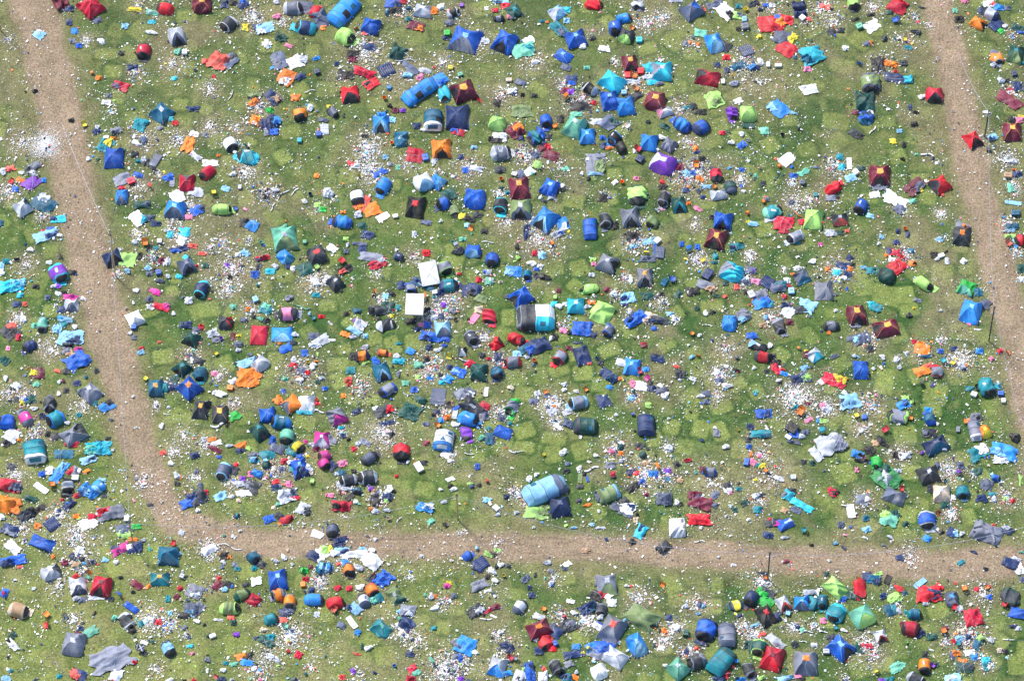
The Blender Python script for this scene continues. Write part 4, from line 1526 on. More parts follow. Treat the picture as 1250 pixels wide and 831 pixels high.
B 750.0 358.3 10.1 10.1 0 lg -
K 762.6 371.8 7.4 4.0 0 na -
K 789.6 360.9 13.5 10.1 0 fo -
P 742.4 402.2 16.8 12.6 -120 gy bl
F 776.9 387.8 28.6 15.2 35 bl na lumps
F 793.8 387.8 16.8 16.8 60 be ch
K 798.0 400.5 7.4 6.7 0 bl -
F 709.5 400.5 20.2 25.3 80 bl - lumps
B 710.4 403.0 10.1 6.7 0 wh -
K 723.8 408.1 7.4 8.4 60 na -
B 695.2 405.5 7.4 6.1 0 ch -
K 676.7 410.6 8.4 10.1 0 bk -
B 673.3 412.3 6.7 7.4 0 wh -
K 687.6 403.0 6.7 8.4 70 pk -
H 687.6 396.3 8.4 60 m
P 630.3 412.3 21.1 13.5 -20 re re
P 605.9 419.1 16.8 13.5 40 re re
K 704.5 418.2 10.1 3.4 0 sl -
K 785.3 419.0 7.4 2.7 0 cr -
H 768.5 381.1 10.1 70 m
B 769.3 381.9 7.4 6.1 0 lg -
K 611.0 344.0 5.1 3.4 0 be -
A 805.1 307.8 12.1 17.7 -5 sl -
X 802.5 293.5 6.7 8.4 -40 wh -
D 874.1 290.1 27.0 23.6 -110 ma - top=ye open
F 899.4 300.2 16.8 10.1 10 te na
U 904.5 297.4 5.4 5.1 0 ye -
P 971.0 287.6 22.7 14.3 205 gy lg
F 956.7 281.7 11.8 6.7 0 cr -
K 974.4 296.5 4.7 4.0 0 te -
K 832.0 297.7 5.7 7.4 0 bl -
U 843.0 307.3 6.4 8.4 0 az -
K 851.4 301.1 5.7 7.4 0 bl -
H 852.2 317.1 13.5 260 m
U 857.6 317.4 5.7 5.7 0 ye -
K 873.6 312.9 5.7 7.4 0 te -
H 915.4 312.0 8.4 130 w
D 894.4 330.5 28.6 25.3 160 cy gy
K 871.6 320.1 8.4 3.4 0 te -
X 863.7 334.3 10.8 15.2 -30 na -
F 860.7 347.4 25.3 13.5 -20 gy ta
K 885.9 344.9 6.7 6.7 0 fo -
H 907.8 342.3 15.2 280 m
K 923.0 343.2 7.4 10.1 70 pk -
A 936.5 344.0 15.2 16.8 -35 na -
F 948.3 349.1 20.2 15.2 10 sl te
K 953.3 354.1 6.7 4.0 0 ye -
K 916.3 329.7 11.8 10.1 -10 sl -
K 918.8 330.5 6.7 6.1 0 pu -
K 899.4 349.9 6.7 6.7 0 co -
K 912.0 344.0 7.4 10.1 80 sl -
K 910.4 357.2 5.7 5.7 0 bk -
F 928.1 359.2 18.5 11.8 20 gy -
F 930.6 369.3 21.9 15.2 10 az bl
X 917.1 359.2 7.8 10.1 20 lg -
K 941.5 371.0 5.7 6.7 0 te -
D 978.6 336.4 16.8 18.5 -60 sl pe sag
B 967.6 334.8 6.1 5.7 0 or -
K 973.5 327.2 8.4 6.1 20 wh -
K 960.9 342.3 7.4 7.4 0 wh -
X 966.0 355.0 7.4 8.4 0 sk -
K 963.4 349.1 6.1 4.0 0 cr -
K 957.5 361.7 6.1 5.7 0 cr -
F 984.5 372.7 18.5 20.2 70 sk -
K 976.9 377.7 15.2 10.1 10 ch -
F 960.1 371.8 15.2 7.4 0 na -
W 961.8 381.1 15.2 13.5 60 lg -
P 951.6 397.1 21.1 14.3 -70 ch gy
K 963.4 392.9 8.4 7.4 0 ma -
B 934.8 387.8 7.4 6.7 0 sk -
H 939.8 386.1 18.5 150 m
K 931.4 397.1 8.4 6.7 0 ta -
P 999.7 337.3 3.4 3.4 0 ch ch
D 891.0 392.9 23.6 18.5 -100 az -
F 907.8 385.3 16.8 16.8 -50 gy sk
A 811.0 344.0 7.4 11.8 -25 pe -
U 821.4 340.3 8.1 7.4 0 bl -
K 845.5 355.8 15.2 11.8 10 bk -
K 827.8 359.2 11.8 6.7 50 fo -
K 807.6 359.2 6.7 5.1 0 bk -
K 874.1 360.9 6.7 4.4 0 fo -
K 885.1 361.7 5.4 4.0 0 co -
B 861.5 381.9 7.4 6.7 0 wh -
K 869.1 381.1 5.7 5.7 60 bk -
K 817.7 382.8 7.4 5.1 0 sk -
B 821.9 390.4 5.7 4.7 0 wh -
H 825.3 389.5 6.7 60 w
U 845.2 406.7 5.4 5.4 0 or -
B 853.9 408.9 5.7 5.1 0 wh -
W 864.0 396.3 7.8 2.0 -10 wh -
F 801.7 389.5 10.1 27.0 80 ch na
K 917.9 408.9 11.8 8.4 0 bl -
B 992.1 318.8 10.1 6.7 0 wh -
H 956.7 328.9 5.1 50 w
K 850.5 376.0 5.7 5.7 0 fo -
H 805.1 369.3 13.5 80 w
D 1174.0 287.0 26.0 22.0 -100 ch - top=or
H 1148.0 292.0 6.0 50 w
K 1147.0 292.0 7.2 6.0 0 sk -
K 1096.0 282.0 5.6 6.0 0 na -
K 1108.0 286.0 5.6 7.2 0 na -
K 1094.0 295.6 8.0 6.8 0 na -
K 1076.0 289.0 5.6 4.8 0 sk -
B 1073.0 297.0 6.0 4.8 0 wh -
K 1002.0 298.0 5.6 4.8 0 mg -
F 1096.0 325.0 20.0 18.0 40 re - lumps
K 1101.0 313.0 6.8 6.8 0 cr -
K 1093.0 308.0 8.0 12.0 80 cr -
K 1086.0 307.0 7.2 10.0 0 na -
K 1083.0 311.4 6.4 4.8 0 or -
K 1089.0 317.0 8.0 6.0 0 wh -
H 1104.0 310.0 16.0 260 m
K 1112.0 306.0 8.0 6.0 0 pe -
F 1114.0 321.0 10.0 6.8 0 or bk
P 1083.0 335.0 20.0 20.0 160 fo -
K 1140.0 311.0 9.2 7.2 0 bk -
X 1149.0 312.0 8.0 4.8 20 wh -
B 1144.0 316.0 6.8 4.8 0 wh -
K 1154.0 307.6 6.8 2.8 30 bk -
K 1156.0 318.0 5.2 8.0 0 lg -
K 1176.0 319.0 6.8 7.2 -40 wh -
K 1037.2 314.4 7.2 8.0 -30 na -
K 1041.0 323.6 6.8 5.6 0 bk -
K 1054.0 326.4 7.2 5.2 0 sk -
K 1063.0 330.0 12.0 8.0 0 te -
H 1022.0 330.0 22.0 280 m
K 1028.0 324.0 8.8 14.0 70 na -
K 1035.0 335.0 8.8 7.2 0 na -
K 1038.0 328.0 6.8 6.8 0 or -
K 1010.0 328.4 5.6 5.6 0 or -
K 1022.0 332.0 8.8 7.2 0 cy -
B 1030.0 339.0 10.0 6.0 0 wh -
P 1128.0 345.0 25.0 14.0 -35 li li
D 1006.0 352.0 22.0 22.0 -90 gy -
K 1020.0 359.0 5.2 5.2 -40 gy -
K 1034.0 352.4 4.0 4.8 0 bl -
D 1181.0 349.0 18.0 20.0 -120 gr mi sag
K 1194.0 356.0 10.0 10.0 0 pe -
D 1186.0 378.0 28.0 24.0 -110 az -
K 1203.0 370.0 12.0 12.0 40 sl -
D 1046.0 382.0 26.0 26.0 -80 ma - top=ye open
F 1045.0 397.0 12.0 4.8 0 gy -
D 1083.0 399.0 30.0 22.0 190 ma - top=ye open
F 1069.0 399.0 10.0 10.0 0 gy -
K 1069.0 375.0 14.0 10.0 -20 te -
K 1063.6 371.0 6.8 8.0 0 cy -
P 1015.0 397.0 20.0 12.0 185 gy ch
K 1011.6 405.6 4.8 4.4 0 or -
K 1120.0 366.0 8.8 4.8 -20 gy -
K 1116.0 376.0 4.0 2.8 0 ye -
B 1110.0 384.4 7.2 8.8 0 ch -
B 1020.0 379.0 4.8 4.4 0 wh -
B 1148.0 379.0 4.8 4.4 0 wh -
K 1183.6 395.6 6.0 4.0 0 pk -
W 1193.6 402.0 2.4 8.0 80 wh -
P 1245.0 292.0 12.0 14.0 200 re ch
U 1232.0 297.0 7.2 6.8 0 co -
F 1233.0 288.0 14.0 6.0 0 li -
B 1229.0 282.4 10.0 4.8 0 lg -
K 1233.0 281.0 10.0 4.0 0 sk -
K 1246.0 328.0 8.0 12.0 0 fo -
H 1240.0 308.0 12.0 110 w
K 1248.0 341.0 4.8 6.8 0 lg -
F 1052.0 412.0 22.0 14.0 20 sl sk
K 1040.0 413.0 12.0 6.0 0 sl -
H 1060.0 414.0 22.0 120 m
K 1124.0 418.4 8.8 4.0 0 or -
K 1116.0 417.0 6.0 5.6 0 cr -
H 1150.0 414.0 8.0 60 w
K 1014.0 284.0 14.0 8.8 0 lg -
K 1026.0 284.0 8.0 6.0 0 fo -
K 1034.0 282.0 6.0 4.8 0 co -
H 1244.0 340.0 8.0 60 m
P 36.2 421.7 18.5 11.8 -150 na na
P 82.6 420.0 13.5 5.1 0 ch bk
F 94.4 439.4 27.0 25.3 30 bl - lumps
K 95.2 425.9 10.1 6.7 0 mg -
K 85.9 431.8 8.4 8.4 40 ta -
K 80.9 427.6 10.1 8.4 0 gy -
K 80.9 452.9 8.4 7.4 0 ch -
F 45.2 454.5 16.8 13.5 0 ma ye
K 69.9 452.4 4.7 6.7 70 co -
K 10.1 425.1 5.1 6.7 0 pk -
K 5.1 439.4 10.1 11.8 40 fo -
B 104.5 460.1 4.7 5.1 0 te -
B 72.5 465.8 5.1 6.1 0 wh -
B 77.2 464.7 5.1 5.7 0 ma -
K 94.4 467.2 8.4 7.4 0 na -
K 80.0 476.4 7.4 6.1 0 ch -
B 71.6 480.3 6.1 5.7 0 wh -
D 109.5 478.1 23.6 21.9 -40 gy -
F 129.7 495.0 18.5 13.5 30 az bk
K 116.3 492.5 5.1 7.4 0 te -
P 59.8 491.6 22.7 14.3 -90 ch gy
P 67.4 510.1 22.7 18.5 -150 te az
P 31.2 509.3 21.9 15.2 120 mg gy
P 7.6 514.4 20.2 16.8 180 bl -
F 13.5 530.4 18.5 16.8 60 lg -
K 6.7 540.5 8.4 10.1 50 bk -
D 89.3 530.4 27.0 21.9 30 gy ch
K 86.8 541.7 15.2 7.8 0 cr -
K 67.4 532.9 10.1 8.4 30 ch -
K 58.1 529.5 6.1 7.4 0 bk -
K 51.4 507.6 6.7 7.4 0 na -
K 96.0 506.3 6.1 6.1 0 te -
K 35.4 488.2 15.2 10.1 10 fo -
K 27.0 490.8 7.4 7.4 0 ye -
K 20.2 486.6 6.1 7.4 0 ch -
K 31.2 487.4 5.7 5.7 0 bl -
H 30.3 484.0 20.2 220 m
K 20.2 470.5 10.1 8.4 -30 lg -
K 44.7 468.9 6.7 7.4 60 mi -
H 43.8 527.8 20.2 200 m
B 41.3 498.3 10.1 6.1 15 wh -
B 81.7 516.0 6.1 7.4 60 wh -
T 42.1 549.7 32.0 27.0 -80 te wh
F 76.7 554.0 23.6 11.8 0 pe -
F 118.8 546.4 28.6 18.5 0 cy mi lumps
K 121.3 538.8 10.1 4.0 0 na -
B 137.8 548.9 4.7 4.0 0 wh -
K 131.4 534.6 5.7 4.0 0 ch -
B 135.3 511.8 5.1 4.7 0 gy -
U 177.8 461.3 6.1 5.7 0 ye -
K 171.9 430.1 8.4 6.1 20 sk -
K 173.2 424.7 6.1 4.4 0 re -
D 190.4 472.2 23.6 18.5 -90 pe - top=ye
H 190.4 494.1 8.4 60 w
B 162.6 483.7 4.4 4.0 0 wh -
B 197.1 519.4 6.7 8.4 0 wh -
B 6.7 461.3 6.7 8.4 0 wh -
H 10.1 479.0 15.2 130 m
H 60.7 426.7 20.2 150 w
H 101.1 495.8 15.2 90 w
K 198.8 552.3 6.7 6.7 40 co -
K 117.9 452.0 5.1 7.4 0 ch -
D 222.7 448.6 20.2 18.5 -140 fo - open
B 218.5 452.0 7.4 7.4 0 wh -
P 244.7 455.4 19.4 15.2 -85 pe te
D 230.3 472.2 25.3 23.6 -40 bl - top=or
D 201.7 472.2 8.4 13.5 0 te -
K 213.5 463.8 10.1 10.1 0 fo -
K 210.1 472.2 8.4 8.4 0 na -
H 210.1 468.9 10.1 100 k
K 240.4 439.4 16.8 7.4 -20 ch -
B 234.5 440.2 4.7 6.7 0 wh -
H 233.7 435.2 18.5 150 m
B 291.0 427.1 6.7 6.1 0 lg -
U 264.0 431.0 6.7 4.0 0 ye -
B 305.3 432.6 7.4 5.1 0 gy -
D 317.1 443.6 20.2 18.5 40 lg -
F 301.1 441.9 21.9 11.8 20 sk -
K 309.5 439.4 10.1 8.4 0 na -
F 302.8 460.4 30.3 25.3 -5 or - lumps
K 284.2 465.5 10.1 7.8 20 lg -
X 280.9 473.1 7.4 6.7 -10 or -
K 262.3 456.2 5.7 10.1 60 pk -
H 267.4 458.8 11.8 120 w
B 269.9 480.7 18.5 8.4 -15 wh -
K 264.0 479.0 8.4 6.7 0 lg -
D 245.5 497.5 23.6 18.5 -100 ch - top=ye
D 268.2 504.2 25.3 20.2 -90 ch - top=ye
K 286.8 506.8 11.8 10.1 20 gr -
W 267.4 517.7 18.5 4.7 15 wh -
K 277.5 517.7 4.7 7.4 0 bk -
H 285.9 493.3 13.5 140 m
K 339.8 487.4 10.1 10.1 -40 or -
D 355.9 491.6 21.9 18.5 -150 or sl
D 374.4 490.8 19.4 19.4 -90 wh -
F 371.9 502.6 20.2 5.1 0 cy -
K 345.7 477.3 5.1 6.1 0 bl -
K 387.9 491.6 6.1 5.1 0 re -
U 386.7 487.4 4.0 4.0 0 or -
W 388.7 502.6 3.4 13.5 80 wh -
H 368.5 453.7 27.0 500 k
K 358.4 445.3 8.4 6.7 -20 re -
K 375.2 454.5 6.7 6.7 0 re -
B 382.0 446.1 10.1 8.4 -20 wh -
B 366.0 463.0 7.4 8.4 40 wh -
K 364.3 460.4 5.1 4.0 0 or -
K 366.8 452.0 10.1 7.4 0 sl -
U 376.1 441.9 4.0 4.4 0 ye -
K 348.3 462.1 6.1 7.4 60 mi -
B 358.4 438.5 8.4 8.4 40 lg -
K 371.9 430.1 7.4 8.4 0 bl -
K 348.3 425.1 15.2 10.1 20 bl -
K 385.3 420.8 16.8 6.1 0 lg -
D 326.4 505.1 20.2 18.5 -80 bl - crumple
P 343.2 514.4 25.3 17.7 170 pe az
D 316.3 524.5 21.9 20.2 -50 fo - open
P 350.0 531.2 21.9 16.8 -100 mi fo
K 332.3 536.3 8.4 10.1 0 bl -
P 363.4 543.8 16.8 14.3 -40 ye fo
K 372.7 538.8 4.7 4.7 0 mg -
D 392.9 534.6 20.2 18.5 -90 mg lg
B 381.1 542.2 7.4 7.4 -40 lg -
K 386.2 547.2 8.4 5.7 20 ma -
A 338.2 547.2 18.5 11.8 -20 sl -
F 327.2 554.8 18.5 11.8 10 te -
F 356.7 551.4 13.5 10.1 -20 te -
K 375.2 556.5 6.1 4.0 0 ye -
K 366.8 556.5 10.1 5.7 0 bl -
P 395.5 554.8 15.2 13.5 200 mg mg
K 258.1 536.3 10.8 5.1 10 or -
W 262.3 541.3 15.2 6.7 20 wh -
K 262.3 547.2 18.5 6.1 -30 ma -
B 248.9 536.3 8.4 7.4 0 lg -
F 237.1 554.8 10.1 8.4 20 na -
K 294.4 543.8 11.8 8.4 20 or -
K 294.4 548.9 11.8 6.1 20 na -
B 280.0 543.8 10.1 4.7 0 lg -
K 309.5 554.8 11.8 8.4 0 gy -
K 302.8 546.4 4.7 6.7 60 li -
H 250.5 541.3 16.8 160 w
H 210.1 551.4 15.2 120 w
B 205.9 496.7 4.0 4.0 0 wh -
W 203.4 505.1 8.4 1.7 -10 wh -
H 223.6 531.2 16.8 90 w
K 396.3 473.9 6.1 5.7 0 bl -
K 387.9 465.5 6.1 5.1 0 fo -
B 392.1 461.3 7.4 5.1 0 lg -
K 267.4 557.3 6.7 4.4 0 bl -
P 442.1 434.3 18.5 12.6 190 or na
K 432.0 434.3 10.1 10.1 0 bk -
U 437.9 437.7 5.1 6.7 0 or -
P 467.4 430.1 13.5 8.4 0 or co
B 445.5 423.4 11.8 7.4 0 lg -
K 458.1 440.2 10.1 7.4 -50 bl -
D 465.7 452.0 21.9 20.2 -70 pe sk open
K 445.5 441.9 13.5 4.7 20 li -
K 427.8 452.0 10.1 10.1 0 te -
K 425.3 463.8 8.4 7.4 0 co -
K 426.1 468.9 5.7 5.1 0 re -
K 419.4 483.2 5.7 6.1 0 or -
H 442.1 472.2 15.2 170 m
K 500.3 428.4 8.4 10.1 60 az -
B 484.2 434.3 10.1 7.4 20 wh -
K 486.8 440.2 7.4 13.5 80 cy -
K 495.2 467.5 8.4 6.1 0 mi -
K 511.2 445.3 7.4 11.8 80 mi -
H 524.7 448.6 23.6 420 m
K 525.5 447.8 5.7 5.1 0 or -
K 521.3 438.5 8.4 7.4 0 bk -
B 537.3 457.1 6.7 6.1 0 ch -
K 524.7 461.3 6.7 5.1 0 az -
K 547.4 462.1 10.1 8.4 -30 az -
K 539.5 466.8 6.7 6.1 0 cy -
K 509.5 460.4 5.7 5.7 0 li -
U 548.3 429.8 8.4 5.7 0 ye -
B 534.8 426.7 10.1 6.7 20 wh -
K 523.8 423.4 6.7 7.4 0 na -
K 542.4 421.7 6.7 4.0 0 bl -
D 564.3 428.4 11.8 10.1 -90 ch wh
W 566.8 438.5 2.4 13.5 70 wh -
K 573.5 443.6 9.1 10.1 60 cr -
F 560.9 453.7 18.5 11.8 -25 bl sk
K 549.1 447.8 6.7 6.1 0 na -
D 584.5 452.9 23.6 20.2 -100 fo -
B 591.2 461.3 5.1 7.4 60 wh -
B 587.9 432.6 10.1 7.4 0 ch -
K 597.1 437.7 6.1 4.0 0 cr -
P 473.3 474.8 23.6 13.5 -150 gy bl
F 501.1 500.9 23.6 21.9 60 fo -
F 512.9 487.4 15.2 8.4 -20 fo -
W 499.4 480.7 1.7 15.2 70 lg -
W 484.2 502.6 13.5 1.7 -5 lg -
K 505.3 475.6 8.4 7.4 0 bl -
M 534.8 484.0 17.7 23.6 -5 sl -
K 533.1 502.6 7.4 6.7 0 na -
K 529.7 505.9 5.7 4.0 0 bk -
K 548.3 493.3 11.8 8.4 0 bk -
K 550.8 492.5 5.7 7.4 0 ta -
F 562.6 480.7 13.5 13.5 20 gy -
F 573.5 478.1 11.8 13.5 60 sl wh
X 593.3 478.1 5.4 13.5 -5 wh -
D 576.1 495.8 25.3 18.5 -40 ch -
P 571.0 510.1 25.3 16.8 -15 az az
X 555.0 505.9 6.1 11.8 -10 lg -
K 557.5 497.5 10.1 5.1 30 bl -
P 569.3 527.8 18.5 13.5 -80 pu pu
F 591.2 495.0 13.5 10.1 -30 cr -
F 590.4 507.6 11.8 13.5 20 gy na
K 545.7 509.3 8.4 6.7 0 or -
K 538.2 512.3 6.7 6.7 0 az -
U 534.8 518.6 6.7 5.1 0 or -
B 555.0 517.7 10.1 7.4 0 wh -
T 541.5 535.4 28.6 24.4 -100 wh az tri
D 411.0 506.8 21.9 21.9 -60 gy mg
F 435.4 501.7 11.8 6.7 25 na -
F 467.4 500.9 21.9 13.5 30 ch re
B 458.1 498.3 8.4 7.4 0 wh -
K 472.5 516.0 15.2 5.7 15 na -
K 519.6 516.9 8.4 5.1 0 sl -
B 416.0 521.9 7.4 5.7 0 cy -
H 415.2 527.8 11.8 100 w
B 425.3 535.9 5.1 4.0 0 bk -
K 403.4 536.3 10.1 15.2 40 gy -
K 418.5 531.2 6.7 6.7 0 na -
H 467.4 527.8 28.6 480 w
K 477.5 528.7 6.7 7.4 40 ch -
P 490.1 549.7 21.9 20.2 -90 re ch
P 450.5 557.8 21.9 13.5 30 sl ch
K 432.0 547.2 6.1 6.7 0 cr -
B 437.1 541.3 6.7 6.7 0 lg -
K 445.5 539.6 6.7 13.5 60 gy -
K 519.6 540.5 7.4 6.1 0 ma -
U 523.0 537.9 3.4 3.4 0 re -
K 596.3 534.6 8.4 15.2 0 pe -
B 587.9 533.7 8.4 8.4 0 mi -
K 596.3 521.9 6.1 4.0 0 te -
B 585.3 519.4 4.7 4.0 0 bk -
W 544.1 554.8 10.1 8.4 -30 wh -
H 551.6 554.8 13.5 80 w
W 572.7 553.1 2.0 11.8 80 wh -
H 541.5 502.6 13.5 110 w
U 497.7 455.4 1.7 1.7 0 be -
B 485.9 456.2 6.1 7.4 0 gy -
P 626.1 441.1 20.2 13.5 190 gy re
P 683.4 435.2 21.1 14.3 -120 gy re
K 694.4 424.2 8.4 5.7 0 ma -
D 710.4 431.8 23.6 18.5 -70 na -
F 657.2 421.1 28.6 18.5 20 na bl lumps
K 640.4 425.1 15.2 10.1 30 pe -
K 631.2 431.0 10.1 7.4 0 sk -
B 643.0 436.0 7.4 5.1 0 lg -
U 652.2 439.9 4.7 5.1 0 or -
K 651.4 445.3 4.7 4.7 0 sl -
P 606.7 453.7 16.0 15.2 -90 pe na
K 607.6 435.2 10.1 10.1 0 na -
H 606.7 438.5 13.5 160 k
F 742.4 457.9 21.9 13.5 -35 na pe lumps
K 755.9 461.8 6.1 4.4 0 or -
K 744.1 472.2 7.4 5.4 0 az -
B 729.7 464.1 3.7 4.0 0 wh -
K 732.6 442.7 7.4 6.7 0 ch -
K 728.9 436.8 4.7 4.0 0 na -
K 719.3 443.3 5.1 4.0 0 co -
K 786.2 421.7 7.4 5.1 0 ma -
K 798.8 436.8 5.1 10.1 0 ch -
D 771.9 446.1 21.9 18.5 -100 az -
F 761.8 442.7 10.1 16.8 70 lg -
U 780.6 453.4 6.1 6.7 0 cr -
K 787.9 450.3 7.4 6.7 0 az -
U 793.8 457.4 7.4 7.4 0 mg -
K 773.5 468.0 8.4 10.1 40 pk -
K 782.8 471.4 11.8 13.5 70 wh -
K 792.1 468.0 8.4 7.4 0 bk -
F 796.3 473.1 10.1 10.1 -30 na -
K 772.7 478.1 5.1 6.1 0 fo -
K 770.5 486.2 8.4 6.7 -20 sk -
K 791.7 494.1 7.4 6.7 0 li -
H 771.9 482.3 15.2 120 m
U 771.0 505.6 5.1 3.7 0 bl -
B 752.5 505.9 4.7 4.7 0 wh -
U 715.4 475.3 5.1 5.1 0 or -
U 666.0 478.6 5.4 5.1 0 or -
P 625.3 495.0 25.3 14.3 -115 gy gr
D 614.3 527.0 21.9 16.8 -20 bl - low
B 623.6 473.1 8.4 7.4 0 be -
K 655.6 479.8 8.4 6.7 20 lg -
K 650.5 489.1 10.1 7.4 0 sl -
B 677.5 484.9 8.4 4.7 -20 wh -
H 674.1 494.1 18.5 380 w
K 674.1 500.9 11.8 10.1 40 lg -
K 676.7 495.0 5.7 4.7 0 or -
K 669.9 497.5 5.7 6.1 0 na -
K 668.2 483.2 8.4 6.1 -20 sl -
P 706.1 489.9 23.6 16.8 190 gy sk
K 736.8 489.1 15.2 15.2 10 na -
T 714.6 518.6 28.6 21.9 180 fo ch
F 696.9 517.7 10.1 18.5 60 na sl
T 788.7 517.7 28.6 21.9 -90 na na
H 677.5 514.4 13.5 140 w
W 680.9 520.3 10.1 4.7 -30 wh -
K 692.7 501.7 7.4 11.8 -50 lg -
H 610.1 500.9 13.5 200 m
K 612.6 509.3 8.4 10.1 70 sl -
U 603.4 518.1 5.1 5.1 0 ye -
K 621.9 516.0 5.1 4.7 0 te -
K 601.7 536.3 5.1 10.1 0 na -
B 687.6 551.4 9.1 10.1 0 wh -
W 630.3 549.7 2.0 18.5 85 wh -
K 746.6 550.6 6.7 8.4 60 pk -
K 757.5 545.5 7.8 7.4 0 fo -
K 757.5 553.1 7.4 5.7 0 or -
P 784.5 554.0 9.1 7.4 0 fo fo
K 781.1 543.8 11.8 6.7 0 ch -
B 758.4 540.5 7.4 5.7 -40 wh -
B 727.2 555.6 6.7 5.7 60 wh -
H 751.6 548.1 18.5 200 m
B 703.6 477.3 6.7 5.1 0 wh -
B 688.5 475.6 6.1 6.1 0 wh -
K 689.3 468.9 6.7 5.1 20 lg -
U 664.0 554.5 3.7 3.7 0 ye -
F 802.5 436.8 10.1 16.8 70 na ch
B 844.7 435.5 7.4 5.4 20 sk -
U 851.9 436.0 5.7 4.7 0 or -
K 826.1 447.3 7.4 4.0 -10 co -
K 830.3 456.2 11.8 11.8 0 ch -
B 830.0 463.5 4.7 3.4 0 lg -
K 845.5 462.1 8.4 5.1 -20 lg -
U 897.7 434.8 4.7 4.4 0 sl -
D 925.5 422.5 21.9 11.8 160 ch sk
B 939.8 421.7 8.4 6.7 20 wh -
P 931.4 434.3 21.9 14.3 -10 re ch
K 948.3 450.0 15.2 10.1 -40 cr -
K 956.7 455.7 5.7 9.4 70 az -
K 948.3 441.9 10.1 6.7 0 bk -
K 944.1 433.5 6.7 5.1 0 ch -
D 993.8 431.8 15.2 16.8 -50 lg cy
K 984.5 431.8 10.1 8.4 0 ma -
K 983.7 428.4 4.4 4.0 0 ye -
U 973.5 424.2 4.0 4.0 -40 or -
F 977.8 461.3 25.3 13.5 15 na ch
K 982.8 461.3 13.5 8.4 30 li -
K 982.0 448.6 10.1 6.7 20 sk -
B 950.8 464.1 8.4 4.7 0 wh -
K 951.6 467.2 6.1 4.0 0 bk -
H 975.2 487.4 30.3 1200 w
H 968.5 480.7 15.2 300 w
K 970.2 495.8 6.1 7.4 -40 te -
K 976.1 497.2 5.7 5.7 0 bk -
U 976.9 502.2 13.5 7.4 10 or -
K 987.9 511.8 10.1 4.7 30 pk -
K 986.2 492.5 7.4 3.7 0 ma -
F 931.4 504.2 21.9 12.6 5 bl na
F 928.9 529.5 23.6 10.1 0 te pe
K 915.4 520.3 8.4 7.4 0 na -
X 966.8 521.9 15.2 13.5 -30 bk -
K 969.3 527.8 11.8 11.8 0 bl -
X 962.1 533.2 7.8 5.1 -35 wh -
B 978.6 532.0 9.4 7.4 -50 lg -
K 968.5 538.8 13.5 5.1 -10 sl -
K 982.8 527.0 8.4 6.7 0 sl -
K 899.4 452.0 8.4 4.0 -10 bk -
B 887.6 470.2 13.5 7.4 -10 wh -
K 877.5 463.8 7.4 10.1 -50 sl -
H 879.2 457.1 20.2 260 w
B 875.0 453.7 8.4 10.1 0 wh -
B 886.3 447.3 5.7 5.1 0 wh -
B 920.5 449.0 5.7 4.7 0 wh -
K 935.6 452.9 6.7 5.7 0 ch -
B 811.8 482.3 10.8 10.1 0 wh -
F 807.6 476.4 16.8 7.4 5 sl -
B 805.9 470.5 7.4 6.7 0 wh -
K 861.5 480.7 10.1 7.4 10 sl -
B 854.8 483.2 10.1 5.1 10 wh -
K 862.3 489.9 8.4 6.1 0 sl -
K 922.2 477.8 6.1 4.4 20 mi -
B 816.2 510.6 5.1 3.4 0 wh -
B 872.8 521.9 4.7 5.1 0 wh -
K 875.0 527.8 7.4 10.1 0 gy -
B 885.9 544.7 8.4 8.4 -20 wh -
K 913.7 535.9 6.7 6.1 0 ch -
K 914.2 545.0 5.7 5.7 -20 bl -
U 901.1 524.5 1.7 1.7 0 ye -
F 996.3 553.1 10.1 20.2 30 lg -
K 917.1 554.0 3.4 5.7 0 or -
K 927.2 555.6 5.7 5.7 0 pk -
H 874.1 480.7 15.2 90 w
H 928.1 553.1 25.3 140 m
B 816.8 546.4 10.1 10.1 0 lg -
H 815.2 544.7 10.1 60 w
K 998.8 512.7 4.0 6.7 0 az -
H 884.2 426.7 20.2 110 w
D 1051.0 450.0 26.0 18.0 -90 bl - crumple
B 1077.0 435.6 10.0 7.2 -10 wh -
B 1043.0 434.4 6.0 5.6 0 lg -
K 1062.0 425.0 8.8 8.0 0 ch -
K 1019.0 434.4 10.0 5.2 15 sl -
F 1018.0 463.0 32.0 16.0 -15 cr ye
W 1005.0 465.0 8.0 12.0 -50 wh -
F 1126.0 425.0 20.0 14.0 -10 or -
F 1125.6 452.0 18.0 12.0 20 or -
P 1144.0 452.0 19.0 13.0 -88 gy cr
K 1130.0 434.0 12.0 5.6 0 pe -
K 1133.0 446.0 8.8 5.6 20 co -
U 1151.6 439.6 6.4 7.2 0 cy -
U 1163.0 442.4 6.0 5.2 0 ye -
K 1148.0 428.4 7.2 6.0 0 bl -
K 1164.0 425.6 8.0 6.8 0 na -
H 1170.0 440.0 20.0 420 w
K 1178.0 446.0 6.8 4.4 0 or -
B 1174.0 446.0 10.0 10.0 0 lg -
K 1177.0 450.0 6.0 6.0 0 na -
H 1124.0 428.0 16.0 100 m
B 1094.0 439.0 8.8 8.0 0 wh -
B 1098.0 448.0 7.2 6.0 0 lg -
B 1107.0 430.4 5.6 5.2 0 wh -
F 1196.0 428.0 10.0 7.2 -10 az -
K 1221.0 428.0 8.0 5.6 20 re -
U 1228.4 431.6 5.6 5.6 0 or -
K 1210.0 437.6 6.0 5.2 40 pk -
B 1241.6 437.6 2.8 2.8 0 wh -
P 1204.4 471.0 25.0 18.0 -70 te te
U 1193.4 473.0 5.6 5.6 0 bk -
X 1189.0 481.0 7.6 6.4 -20 wh -
K 1218.0 471.0 7.2 6.8 0 cy -
U 1221.6 468.0 5.6 5.6 0 lg -
X 1221.6 480.0 7.2 6.0 -5 bl -
